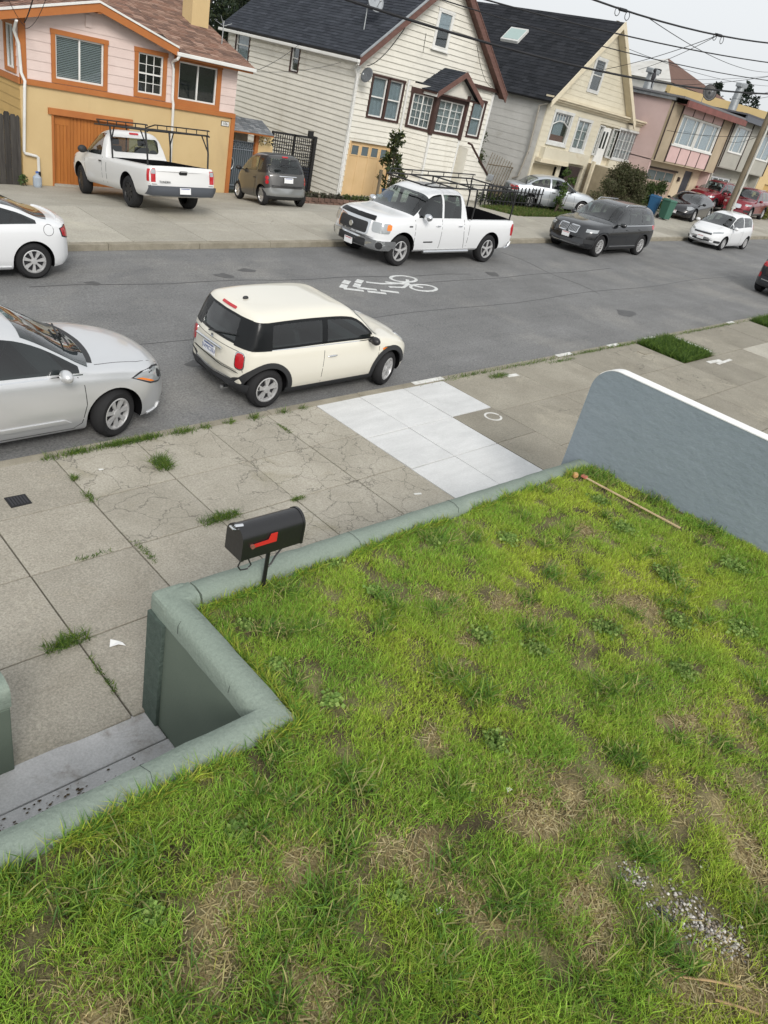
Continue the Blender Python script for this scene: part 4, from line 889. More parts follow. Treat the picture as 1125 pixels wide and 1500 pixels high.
# ================================================================ pink and grey box houses
PKST = M('pink_stucco', (.58, .44, .415), c2=(.50, .37, .345), sc=.7, rough=.9, bump=.3, stain=(.33, .23, .20), ssc=.5, slo=.60)
PKPAN = M('pink_panel', (.62, .44, .42), c2=(.56, .39, .37), sc=1.5, rough=.85, rnd=.05)
TAN = M('tan_stucco', (.44, .365, .265), c2=(.35, .285, .20), sc=.8, rough=.9, bump=.3)
TANL = M('light_tan_stucco', (.55, .46, .335), c2=(.47, .39, .28), sc=1, rough=.9, bump=.2)
BSTRIP = M('dark_batten', (.05, .035, .03), rough=.7); RFAS = M('dull_red_fascia', (.22, .09, .08), c2=(.16, .07, .06), sc=2, rough=.7)
PH = thing('house', 'boxy pink stucco house with overhanging upper floor and red fascia', 'house', (47, 23, 2)); pyf = 23.0; Pp = frame((0, pyf, 0), (1, 0), (0, -1))
pw1, pw2 = (44.75, 47.1, 5.05, 6.48), (47.3, 49.75, 5.05, 6.48)
wall(Pp, PH, 43.12, 51.4, 4.03, 7.0, [pw1, pw2], TAN)
MB().box(43.12, 51.4, pyf+.02, 33, 3.98, 4.03).build('overhang_floor', TANL, PH)
MB().box(43.12, 43.27, pyf+.16, 34, 1.0, 7.25).build('side_wall', PKST, PH); MB().box(51.25, 51.4, pyf+.16, 34, 1.0, 7.1).build('side_wall', PKST, PH)
for i in range(4):
    a = 44.45+i*1.36; MB(Pp).box(a, a+1.30, .0, .03, 4.08, 4.92).build('panel', PKPAN, PH); MB(Pp).box(a, a+1.30, .0, .03, 6.58, 6.98).build('panel', PKPAN, PH)
for i in range(5): a = 44.42+i*1.36; MB(Pp).box(a-.035, a+.035, .0, .05, 4.03, 4.93).build('batten', BSTRIP, PH); MB(Pp).box(a-.035, a+.035, .0, .05, 6.57, 7.0).build('batten', BSTRIP, PH)
for a in (43.14, 44.38, 49.95, 51.36): MB(Pp).box(a-.04, a+.04, .0, .045, 4.03, 7.0).build('batten', BSTRIP, PH)
MB(Pp).box(44.42, 49.9, .0, .09, 4.93, 5.03).build('sill_board', WHITE, PH)
window(Pp, PH, *pw1, WHITE, WHITE, tw=.06, cols=3, inside='curtain', tn=.05, mull=[44.79, 45.35, 46.55, 47.06]); window(Pp, PH, *pw2, WHITE, WHITE, tw=.06, cols=3, inside='curtain', tn=.05, mull=[47.34, 47.9, 49.15, 49.7])
MB().box(42.9, 51.75, 22.35, 34, 7.22, 7.32).build('roof', M('flat_roof_grey', (.17, .17, .18), rough=.95), PH); MB().box(43.5, 51.75, 22.33, 22.43, 6.90, 7.21).build('fascia', RFAS, PH); MB().box(43.5, 51.7, 22.43, pyf, 6.95, 6.99).build('soffit', RFAS, PH)
MB().box(42.95, 43.12, 22.9, 34, 7.05, 7.3).build('roof_edge', GALV, PH)
lo = frame((0, 23.75, 0), (1, 0), (0, -1)); pg, pd = (43.3, 47.95, .8, 3.55), (49.05, 50.2, .8, 3.78)
wall(lo, PH, 43.15, 51.4, .8, 4.0, [pg, pd], TANL, 'lower_wall')
PGD = M('taupe_garage', (.38, .29, .24), c2=(.33, .25, .21), sc=2, rough=.7, rnd=.05); gp_ = MB(lo).box(pg[0], pg[1], -.16, -.1, .8, pg[3]).build('garage_door', PGD, PH)
for j in range(4):
    for i in range(4): a = pg[0]+.08+i*1.15; z_ = 1.15+j*.6; MB(lo).box(a, a+1.05, -.102, -.085, z_, z_+.5).build('panel' if j < 3 else 'pane', PGD if j < 3 else M('garage_glass', (.10, .13, .13), rough=.1, spec=.6), gp_)
MB(lo).box(pg[0]-.12, pg[1]+.12, .0, .05, 3.55, 3.65).build('header', BSTRIP, PH)
MB(lo).box(pd[0], pd[1], -.14, -.08, .8, pd[3]).build('door', M('dark_grey_door', (.05, .055, .065), rough=.4), PH); MB(lo).box(48.35, 48.5, .0, .14, 3.1, 3.35).build('wall_lamp', BSTRIP, PH)
GRST = M('grey_stucco', (.40, .39, .345), c2=(.33, .325, .29), sc=.7, rough=.9, bump=.3); GRD = M('slate_fascia', (.115, .125, .145), rough=.7)
GH = thing('house', 'boxy grey stucco house with slate fascia and white garage door', 'house', (55.5, 23, 2)); 
gw1, gw2 = (52.2, 54.3, 5.4, 6.85), (56.6, 59.0, 5.4, 6.85)
wall(Pp, GH, 51.62, 59.4, 4.45, 7.25, [gw1, gw2], GRST); MB().box(51.62, 59.4, pyf+.02, 33, 4.40, 4.45).build('overhang_floor', GRST, GH)
MB().box(59.25, 59.4, pyf+.16, 34, 1.5, 7.3).build('side_wall', GRST, GH); MB().box(51.62, 51.77, pyf+.16, 34, 1.5, 7.3).build('side_wall', GRST, GH)
for a in (51.66, 54.5, 56.35, 59.3): MB(Pp).box(a-.04, a+.04, .0, .05, 4.45, 7.25).build('batten', BSTRIP, GH)
window(Pp, GH, *gw1, WHITE, WHITE, tw=.06, cols=3, inside='curtain', tn=.05, mull=[52.24, 52.75, 53.85, 54.26]); window(Pp, GH, *gw2, WHITE, WHITE, tw=.06, cols=2, inside='curtain', tn=.05)
MB().box(51.45, 59.9, 22.35, 34, 7.50, 7.60).build('roof', M('flat_roof_dark', (.10, .10, .11), rough=.95), GH); MB().box(51.5, 59.9, 22.33, 22.45, 7.18, 7.49).build('fascia', GRD, GH); MB().box(51.5, 59.9, 22.45, pyf, 7.22, 7.26).build('soffit', GRD, GH)
gg2 = (51.75, 56.3, 1, 3.85); wall(lo, GH, 51.42, 59.4, 1, 4.42, [gg2], GRST, 'lower_wall'); WGD = M('white_garage', (.72, .74, .76), rough=.5)
gq = MB(lo).box(gg2[0], gg2[1], -.16, -.1, 1, gg2[3]).build('garage_door', WGD, GH)
for j in range(9): MB(lo).box(gg2[0]+.02, gg2[1]-.02, -.102, -.085, 1.25+j*.24, 1.25+j*.24+.215).build('slat', WGD, gq)
for i in range(5):
    a = gg2[0]+.12+i*.88
    for k in range(3): MB(lo).box(a+k*.24, a+k*.24+.21, -.102, -.09, 3.45, 3.72).build('pane', M('garage_glass', (.1, .13, .13)), gq)
MUH = thing('house', 'mustard coloured house beyond the grey stucco house', 'house', (64, 23.2, 2)); wall(frame((0, 23.2, 0), (1, 0), (0, -1)), MUH, 59.6, 69, 1.5, 7.6, [(61, 63, 5.2, 6.8), (65, 67.5, 5.2, 6.8), (61, 65, 1.5, 4)], MUST)
P6 = frame((0, 23.2, 0), (1, 0), (0, -1)); window(P6, MUH, 61, 63, 5.2, 6.8, WHITE, WHITE, tw=.08, inside='curtain'); window(P6, MUH, 65, 67.5, 5.2, 6.8, WHITE, WHITE, tw=.08, inside='curtain')
MB(P6).box(61, 65, -.2, -.12, 1.5, 4).build('garage_door', MUSTB, MUH); MB().box(59.6, 59.75, 23.36, 33, 1.5, 7.6).build('side_wall', MUST, MUH); MB().box(59.5, 69.2, 22.9, 33, 7.6, 7.75).build('roof', ROOFB, MUH)
for i, (x0, c, lab) in enumerate(((69.4, (.45, .44, .42), 'pale grey row house further up the street'), (78.4, (.5, .36, .30), 'dull salmon row house further up the street'), (87.4, (.42, .45, .42), 'sage grey row house at the top of the street'))):
    mm = M('row_stucco_%d' % i, c, c2=tuple(v*.85 for v in c), sc=.6, rough=.9); h0 = K*x0
    t = thing('house', lab, 'house', (x0+4, 23.4, h0)); Pq = frame((0, 23.4, 0), (1, 0), (0, -1)); o1, o2 = (x0+1, x0+3.4, h0+3.4, h0+4.9), (x0+5, x0+7.6, h0+3.4, h0+4.9)
    wall(Pq, t, x0, x0+8.9, h0-.5, h0+5.8, [o1, o2, (x0+1, x0+5, h0-.5, h0+2.2)], mm); window(Pq, t, *o1, WHITE, WHITE, tw=.08, inside='curtain'); window(Pq, t, *o2, WHITE, WHITE, tw=.08, inside='curtain')
    MB(Pq).box(x0+1, x0+5, -.2, -.12, h0-.5, h0+2.2).build('garage_door', WHITE, t); MB().box(x0, x0+.15, 23.56, 33, h0-.5, h0+5.8).build('side_wall', mm, t); MB().box(x0-.1, x0+9, 23.1, 33, h0+5.8, h0+5.95).build('roof', ROOFB, t)
# houses on the street behind
YB = thing('house', 'house behind with a bright yellow ochre parapet showing over the flat roofs', 'house', (76, 35, 3)); YO = M('yellow_ochre', (.52, .40, .20), c2=(.47, .36, .17), sc=.5, rough=.8)
MB().box(62, 95, 34, 42, -1, 8.55).build('wall', GREYW, YB); b = MB(); b.hexa([(62, 33.8, 8.45), (95, 33.8, 8.45), (95, 34.2, 8.45), (62, 34.2, 8.45), (62, 33.8, 9.0), (95, 33.8, 10.2), (95, 34.2, 10.2), (62, 34.2, 9.0)]); b.build('parapet', YO, YB)
BGH = thing('house', 'house behind with a brown hipped roof and pale gable end', 'house', (72, 40, 3)); MB().box(72, 84, 39.5, 48, -1, 9.9).build('wall', GREYW, BGH)
BRS = [(.17, .085, .06), (.2, .10, .07), (.14, .07, .05)]
b = MB(); b.poly([(71.6, 39.2, 9.9), (86, 39.2, 9.9), (77.4, 43.5, 12.2), (77.2, 43.5, 12.2)]).poly([(71.6, 47.8, 9.9), (77.2, 43.5, 12.2), (77.4, 43.5, 12.2), (86, 47.8, 9.9)]).poly([(86, 39.2, 9.9), (86, 47.8, 9.9), (77.4, 43.5, 12.2)]); b.build('roof', M('brown_roof', (.145, .085, .066), c2=(.12, .07, .055), sc=1.5, rough=.9), BGH, fix=False)
MB().poly([(71.6, 39.2, 9.9), (77.2, 43.5, 12.2), (71.6, 47.8, 9.9)]).build('gable_end', GREYW, BGH, fix=False)
def flue(label, x, y, z0, z1):
    t = thing('flue_pipe', label, 'flue', (x, y, z0)); b = MB(); b.lathe([(.30, z0), (.28, z1-.12)], (x, y, 0), 'z', 14).build('stack', GALV, t, 40)
    b = MB(); b.box(x-.5, x+.5, y-.22, y+.22, z1-.15, z1+.12).build('cowl', GALV, t, bevel=.05); MB().box(x+.42, x+.66, y-.18, y+.18, z1-.05, z1+.2).build('cowl_hood', BLACKM if x < 50 else GALV, t, bevel=.04)
flue('galvanised flue with hooded top on the pink house roof', 46.75, 27, 7.3, 8.5); flue('galvanised flue with hooded top on the grey house roof', 59.2, 27, 7.6, 9.6)
dish('satellite_dish', 'round black satellite dish on the flat roof of the pink house', (51.2, 25.5, 7.32), (51.2, 25.2, 8.25), .45, R_(-45), BLACKM, (51.2, 25.5, 7.3))
# ================================================================ utility poles, cables, bird
WOOD = M('pole_wood', (.20, .165, .115), c2=(.12, .10, .07), sc=6, rough=.95, bump=.5, bsc=25, stretch=(5, 5, .4))
up = thing('utility_pole', 'tall weathered wooden utility pole with pale conduit by the far kerb', 'utility pole', (40.1, 16.45, 1.5))
MB().tube([(40.0, 16.45, 1.3), (40.28, 16.45, 12)], .14, 12, r2=.105).build('pole', WOOD, up, 40); MB().tube([(40.02, 16.24, 1.5), (40.26, 16.28, 10.5)], .05, 8).build('conduit', M('pale_conduit', (.5, .49, .45), rough=.7), up, 40)
MB().box(39.95, 40.55, 15.4, 17.5, 10.6, 10.75).build('crossarm', WOOD, up)
fp = thing('utility_pole', 'small far off pole with crossarm behind the pink roof', 'utility pole', (57, 37, 3)); MB().tube([(56.7, 37, 3), (56.7, 37, 12.0)], .13, 8).build('pole', WOOD, fp); MB().box(55.8, 57.6, 36.95, 37.05, 11.4, 11.6).build('crossarm', WOOD, fp)
CAB = M('cable_black', (.018, .018, .02), rough=.6); n_c = 0
def cable(label, a, b_, sag, r, group=None, n=24):
    o = MB().tube(cat_line(a, b_, sag, n), r, 5).build('overhead_cable', CAB, smooth=60); return tag(o, label, 'cable', group)
PT = lambda z: (40.25, 16.35, z)
cable('thick lowest street cable running to the utility pole', (-2, 16.4, 6.75), PT(7.98), 1.15, .034)
cable('thick topmost street cable with splices crossing the sky', (2, 16.1, 8.7), PT(9.95), 1.25, .03)
cable('middle street cable passing in front of the cream gable', (-2, 16.5, 6.6), PT(9.15), .68, .022)
cable('thin street cable just below the middle one', (-2, 16.3, 6.8), PT(8.45), .75, .016)
cable('long drop line running up from the spliced cable past the brown roof', (26.6, 16.26, 8.36), (75.5, 32, 12.35), .5, .014); cable('service drop from the splice to the cream gable window', (32.04, 16.3, 8.84), (37.14, 24.15, 7.43), .12, .013)
cable('service drop from the splice to the pink house roof', (32.04, 16.3, 8.84), (43.2, 25.9, 8.15), .12, .012); cable('thin line from the cream gable towards the brown roof', (38.1, 24.0, 8.57), (75, 31, 11.3), .4, .012)
cable('thin line from the pink house roof up to the utility pole', (42.8, 23, 7.75), PT(8.85), .1, .011); cable('thin line over the far roofs behind the flues', (52.6, 30, 8.56), (75, 30.3, 12.4), .2, .012)
cable('thin line from the grey house roof to the utility pole', (55.6, 25, 8.9), PT(8.25), .15, .012); cable('second thin line from the grey house roof to the utility pole', (54.1, 25, 8.4), PT(8.0), .15, .011)
cable('thin low line from the utility pole to the cream house corner', PT(6.2), (44, 24.2, 5.6), .2, .011); cable('thin low line from the utility pole to the pink house window', PT(6.3), (51.3, 22.9, 5.9), .2, .011)
cable('service drop from the thick cable to the clapboard house corner', (15.6, 16.4, 5.95), (21.0, 23.7, 5.0), .2, .014); cable('second service drop from the thick cable to the clapboard house', (16.4, 16.4, 5.97), (24.0, 23.95, 5.9), .1, .010)
cable('thin line from thick cable past the attic window', (18.5, 16.4, 6.08), (28.5, 23.9, 5.4), .2, .009)
cable('black service drop to the pink house eave', (6.6, 16.4, 6.1), (8.95, 24.2, 3.98), .25, .016); cable('thin phone drop to the pink house eave', (5.2, 16.4, 6.2), (8.95, 24.2, 3.9), .35, .008); cable('second thin phone drop to the pink house eave', (6.9, 16.4, 6.1), (8.95, 24.2, 3.85), .5, .007)
cable('thin line between the brown roof eave and the clapboard side wall', (16.6, 24.3, 4.05), (20.8, 27.5, 5.3), .1, .008); cable('lower thin line between the brown roof eave and the clapboard wall', (16.6, 24.3, 4.02), (20.8, 25.0, 4.9), .12, .007)
for (x_, z_, lab) in ((25.0, 8.25, 'black cable splice closure with loops at the cream roof peak'), (32.05, 8.84, 'black cable splice closure where the drops leave the top cable')):
    t = thing('cable_splice', lab, 'cable splice', (x_, 16.27, z_)); MB().tube([(x_-.22, 16.26, z_-.015), (x_+.22, 16.27, z_+.02)], .05, 8).build('closure', CAB, t, 60)
    for q in (-.3, .35): MB().tube([(x_+q+.14*math.cos(a), 16.26, z_-.10+.12*math.sin(a)) for a in [k*math.pi/5 for k in range(11)]], .012, 5).build('loop', CAB, t)
b = MB(); b.ell((28.55, 16.4, 6.86), (.10, .07, .17)); b.ell((28.5, 16.4, 7.06), (.06, .06, .07)).tube([(28.58, 16.4, 6.75), (28.66, 16.4, 6.5)], .03, 5, r2=.015).tube([(28.46, 16.4, 7.06), (28.38, 16.4, 7.05)], .012, 4, r2=.003)
bd = b.build('bird', M('dark_plumage', (.03, .03, .035), rough=.7), smooth=60); tag(bd, 'dark bird perched on the thick lowest street cable', 'bird')
# ================================================================ front yards across the street
tr_ = thing('potted_tree', 'leafy small tree in a blue pot before the peach garage', 'tree', (21.9, 22.3, .45)); b = MB(); px_, py_, pz_ = 21.95, 22.3, gz(21.9, 22.3)
MB().lathe([(.18, 0), (.26, .42), (.28, .45), (.22, .45), (.2, .1)], (px_, py_, pz_), 'z', 16).build('pot', M('blue_glaze', (.02, .10, .26), rough=.25, spec=.5), tr_, 40)
b.tube([(px_, py_, pz_+.3), (px_+.05, py_, pz_+1.0), (px_-.02, py_+.05, pz_+2.2)], .035, 6, r2=.012); cl = []
for i in range(30):
    q = random.uniform(.55, 2.45); rr = .62*(1.1-.28*q)*random.uniform(.3, 1); a = random.uniform(0, 6.28); c = (px_+rr*math.cos(a), py_+rr*math.sin(a), pz_+q); cl.append((*c, .2, .2, .2, 26)); b.tube([(px_, py_, pz_+q*.7), c], .012, 4, r2=.005)
b.build('trunk', BARK, tr_); leaf_cloud('foliage', tr_, cl, .19, [(.035, .055, .02), (.05, .07, .025), (.085, .10, .03), (.03, .04, .018)], aspect=.42)
o = MB().lathe([(.10, 0), (.13, .28), (.14, .3)], (21.35, 22.1, gz(21.3, 22.1)), 'z', 12).build('bucket', M('pale_blue_plastic', (.32, .42, .5), rough=.4), smooth=40); tag(o, 'pale blue bucket on the ground beside the potted tree', 'bucket')
o = MB().box(21.25, 21.33, 22.15, 22.23, gz(21.3, 22.2), 1.75).build('timber_post', WOOD); tag(o, 'short weathered timber post beside the potted tree', 'post')
pln = thing('planter', 'low brick edged planter with small succulents along the drive', 'planter', (19.2, 20.9, .5)); BRK = M('red_brown_brick', (.17, .105, .08), c2=(.12, .08, .065), sc=6, rough=.95, bump=.3, rnd=.25)
pa, pb_ = Vector((17.3, 21.7)), Vector((20.6, 20.2)); dd = (pb_-pa); Lp = dd.length; dd.normalize(); nn = Vector((-dd.y, dd.x))
for r in range(2):
    i = 0
    while i*.23 < Lp-.1:
        s0 = i*.23+(.11 if r else 0); s1 = min(s0+.215, Lp); q0, q1_ = pa+dd*s0, pa+dd*s1; z_ = gz(q0.x, q0.y)-.03+r*.12; b = MB(); j = random.uniform(-.008, .008)
        b.hexa([(p.x+nn.x*k, p.y+nn.y*k, z_+h) for h in (0, .112) for p, k in ((q0, j), (q1_, j), (q1_, .11), (q0, .11))]); b.build('brick', BRK, pln); i += 1
b = MB(); b.hexa([(p.x+nn.x*k, p.y+nn.y*k, gz(p.x, p.y)+h) for h in (-.1, .14) for p, k in ((pa, .11), (pb_, .11), (pb_, .75), (pa, .75))]); b.build('soil', SOIL, pln)
for i in range(11):
    p = pa+dd*(.25+i*(Lp-.4)/11)+nn*random.uniform(.25, .6); t = thing('succulent', 'small clumped succulent growing in the brick edged planter', 'plant', (p.x, p.y, gz(p.x, p.y)+.14), group='succulents in the planter')
    leaf_cloud('leaves', t, [(p.x, p.y, gz(p.x, p.y)+.24, .17, .17, .13, 130)], .11, [(.09, .12, .035), (.12, .15, .05), (.07, .08, .05)] if i > 4 else [(.09, .08, .065), (.07, .075, .045)])
gt = thing('garden_strip', 'strip of rough grass beside the cream house drive', 'grass'); tag(gt, kind='stuff'); gt.pop('category', None)
def blades(name, pts, h, w, cols, mat, parent=None, lean=.5, hvar=.5, seg=3):
    """pts Nx3 roots; curved tapering blades"""
    n = len(pts); a = rng.random(n)*2*np.pi; hh = h*(1-hvar/2+hvar*rng.random(n)) if np.isscalar(h) else h*(1-hvar/2+hvar*rng.random(n))
    d = np.stack([np.cos(a), np.sin(a), np.zeros(n)], 1); pth = rng.random(n)*2*np.pi; s = np.stack([-np.sin(a+.6*(pth-3)), np.cos(a+.6*(pth-3)), np.zeros(n)], 1)
    ln = lean*(.25+1.5*rng.random(n)); rows = []
    for k in range(seg+1):
        t = k/seg; c = pts+d*(hh*ln*t**1.8)[:, None]; c[:, 2] += hh*t*(1-.28*ln*t); ww = (w*(1-.25*t) if k < seg else w*.08)*(.7+.6*((pth/6.28)))
        rows += [c-s*ww[:, None]/2, c+s*ww[:, None]/2]
    V = np.stack(rows, 1).reshape(-1, 3); m = 2*(seg+1); base = (np.arange(n)*m)[:, None]
    F = np.concatenate([base+np.array([2*k, 2*k+1, 2*k+3, 2*k+2]) for k in range(seg)], 0)
    C_ = np.repeat(np.concatenate([cols, np.ones((n, 1))], 1), m, axis=0); return np_mesh(name, V, F, C_, mat, parent)
def pal(n, cols, wts=None, var=.3):
    cols = np.array(cols, float); i = rng.choice(len(cols), n, p=wts); return cols[i]*(1-var/2+var*rng.random((n, 1)))
n = 14000; gx_ = 26.6+7.4*rng.random(n); gy = 19.25+2.1*rng.random(n); P0 = np.stack([gx_, gy, np.array([gz(a, c)-.04 for a, c in zip(gx_, gy)])], 1)
g_ = blades('grass_blades', P0, .16, .022, pal(n, [(.07, .12, .025), (.10, .15, .03), (.05, .09, .02), (.16, .15, .06)]), GRASSM, gt); tag(g_, kind='stuff')
pf = thing('picket_fence', 'low black picket fence in the grass strip', 'fence', (29, 20.6, 1.1))
for i in range(26):
    x = 27.0+i*.2; y = 21.6-.05*i; z_ = gz(x, y); MB().prism([(x-.035, y, z_), (x+.035, y, z_), (x+.035, y, z_+.82), (x, y, z_+.95), (x-.035, y, z_+.82)], (0, .025, 0)).build('picket', BLACKM, pf)
for zz in (.25, .68): MB().tube([(26.9, 21.63, gz(26.9, 21.6)+zz), (32.1, 20.33, gz(32.1, 20.3)+zz)], .022, 5).build('rail', BLACKM, pf)
def bush(name, label, clumps, leaf, cols, group=None, stems=True, cat='bush'):
    cx = sum(c[0] for c in clumps)/len(clumps); cy_ = sum(c[1] for c in clumps)/len(clumps); z_ = gz(cx, cy_)
    t = thing(name, label, cat, (cx, cy_, z_), group=group); b = MB()
    for c in clumps:
        for k in range(3): b.tube([(cx+random.uniform(-.3, .3), cy_, z_-.1), (c[0]+random.uniform(-.5, .5)*c[3], c[1], c[2]+random.uniform(-.3, .6)*c[5])], .02, 4, r2=.006)
    b.build('stems', BARK, t); leaf_cloud('foliage', t, clumps, leaf, cols, shell=.3); return t
OLV = [(.08, .09, .042), (.058, .068, .03), (.11, .11, .058), (.09, .085, .048)]
cl = []
for i in range(34):
    a = random.uniform(0, 6.28); r = random.uniform(.1, 1); cl.append((37.2+2.0*r*math.cos(a), 20.9+1.1*r*math.sin(a), 1.6+random.uniform(.2, 1.75)*(1.12-.55*r*r), .62, .5, .45, 500))
bush('shrub', 'large twiggy olive brown shrub between cream house and bins', cl, .10, OLV)
cl = [(39.6+random.uniform(-.8, .8), 20.6+random.uniform(-.4, .4), 1.7+random.uniform(.1, 1.5), .45, .4, .4, 420) for i in range(14)]
bush('shrub', 'darker green shrub leaning over the wheeled bins', cl, .11, [(.04, .065, .02), (.055, .085, .028), (.08, .11, .035)])
cl = [(29.5+random.uniform(-.3, 1.6), 25.2+random.uniform(-.8, 1.5), .9+random.uniform(0, 2.6), .5, .5, .5, 380) for i in range(20)]
bush('shrub', 'dark climbing shrub in the gap beside the clapboard house', cl, .12, [(.035, .055, .02), (.05, .075, .025), (.10, .10, .055)])
cl = [(27.3+i*.33, 21.75-.08*i+random.uniform(-.1, .2), gz(28, 21.5)+random.uniform(.1, .55), .32, .3, .3, 260) for i in range(12)]
bush('ivy_hedge', 'dark ivy growing through the black picket fence', cl, .09, [(.03, .05, .018), (.045, .07, .024), (.06, .09, .03)])
cl = [(30.6+random.uniform(-.25, .25), 20.1+random.uniform(-.2, .2), 1.2+.28*i, .26, .26, .22, 90) for i in range(7)]
bush('sapling', 'slim leafy sapling growing in the grass strip', cl, .13, [(.07, .12, .03), (.09, .15, .04), (.05, .08, .02)], cat='plant')
cl = [(55.5+random.uniform(-1.3, 1.8), 19.6+random.uniform(-.3, .5), 2.2+random.uniform(0, .8), .5, .4, .4, 200) for i in range(9)]
bush('shrub', 'yellow green shrub beside the red cars', cl, .16, [(.16, .17, .04), (.22, .2, .06), (.10, .13, .03)])
ts = thing('trellis', 'leaning grey diagonal trellis against the boarded side wall', 'trellis', (32.6, 25.8, 1)); b = MB()
for i in range(10): MB().tube([(31.2+i*.22, 25.4, 1.0), (31.9+i*.22, 25.6, 2.75-.04*i)], .022, 4).build('slat', WOOD, ts)
for zz in (1.3, 2.2): MB().tube([(31.2+.4*(zz-1), 25.42+.1*(zz-1), zz), (33.3+.4*(zz-1), 25.42+.1*(zz-1), zz)], .025, 4).build('rail', WOOD, ts)
def bin_(label, x, y, rotz, col, lid):
    t = thing('wheeled_bin', label, 'bin', (x, y, gz(x, y)), (0, 0, rotz), local=True); m = M('bin_'+str(lid), col, rough=.5); b = MB()
    b.hexa([(-.20, -.22, .06), (.20, -.22, .06), (.20, .22, .06), (-.20, .22, .06), (-.25, -.29, .92), (.25, -.29, .92), (.25, .29, .92), (-.25, .29, .92)]); b.build('body', m, t, bevel=.02)
    MB().hexa([(-.27, -.32, .92), (.27, -.32, .92), (.27, .32, .92), (-.27, .32, .92), (-.23, -.26, 1.0), (.23, -.26, 1.0), (.23, .26, 1.02), (-.23, .26, 1.02)]).build('lid', m, t, bevel=.02)
    for s in (-1, 1): MB().lathe([(.1, 0), (.1, .05)], (s*.24-.025, .24, .1), 'x', 12).build('wheel', BLACKM, t)
    MB().tube([(-.22, .31, .90), (-.22, .37, .92), (.22, .37, .92), (.22, .31, .90)], .015, 5).build('handle', m, t)
bin_('blue wheeled recycling bin half hidden by the shrub', 39.5, 20.15, R_(20), (.02, .085, .18), 'blue'); bin_('green wheeled compost bin beside the black coupe', 39.25, 19.2, R_(-15), (.05, .13, .095), 'green')
jg = thing('water_jug', 'clear blue tinted water jug standing by the mustard wall', 'jug', (9.05, 23.9, gz(9.05, 23.9))); z_ = gz(9.05, 23.9)
MB().lathe([(.10, 0), (.125, .05), (.125, .28), (.04, .36), (.04, .4)], (9.05, 23.9, z_), 'z', 14).build('body', M('jug_plastic', (.5, .58, .68), rough=.15, spec=.5, trans=.4), jg, 40); MB().lathe([(.045, .4), (.045, .44)], (9.05, 23.9, z_), 'z', 12).build('cap', M('blue_cap', (.05, .12, .4)), jg)
lvb = bush('weed', 'small weeds growing at the foot of the fence', [(8.75, 24.2, gz(8.7, 24.2)+.18, .16, .1, .2, 70)], .10, [(.06, .10, .03), (.08, .12, .04)], cat='plant')
# ================================================================ vehicles
def paint(name, c, metal=0.0, rough=.28): return M(name, c, rough=rough, metal=metal, coat=.7, spec=.5, obj=True)
CGLASS = glass_mat('car_glass', (.42, .50, .49)); CGLASSL = glass_mat('windscreen_glass', (.66, .74, .73)); INTR = M('cabin_lining', (.055, .055, .058), rough=.9); SEATM = M('seat_fabric', (.045, .045, .048), rough=.9); CARS = []
RUB = M('tyre_rubber', (.022, .022, .023), rough=.85, spec=.2, bump=.2, bsc=60, obj=True)
WELL = M('wheel_well', (.008, .008, .009), rough=.95, spec=.05)
PLAS = M('black_plastic', (.028, .029, .031), rough=.6, spec=.35)
CHR = M('chrome', (.72, .73, .74), rough=.12, metal=1)
ALLOY = M('alloy', (.56, .56, .56), rough=.35, metal=.45); ALLOYD = M('alloy_dark', (.05, .05, .055), rough=.4, metal=.6)
REDL = M('red_lens', (.42, .012, .018), rough=.12, spec=.6, coat=.4); CLRL = M('clear_lens', (.34, .36, .37), rough=.08, spec=.8, metal=.2, coat=.6); AMB = M('amber_lens', (.75, .20, .02), rough=.15, spec=.6)
SEAM = M('panel_gap', (.02, .02, .02), rough=.9); PLATE = M('licence_plate', (.70, .71, .72), rough=.5); INK = M('plate_ink', (.03, .06, .22), rough=.6)
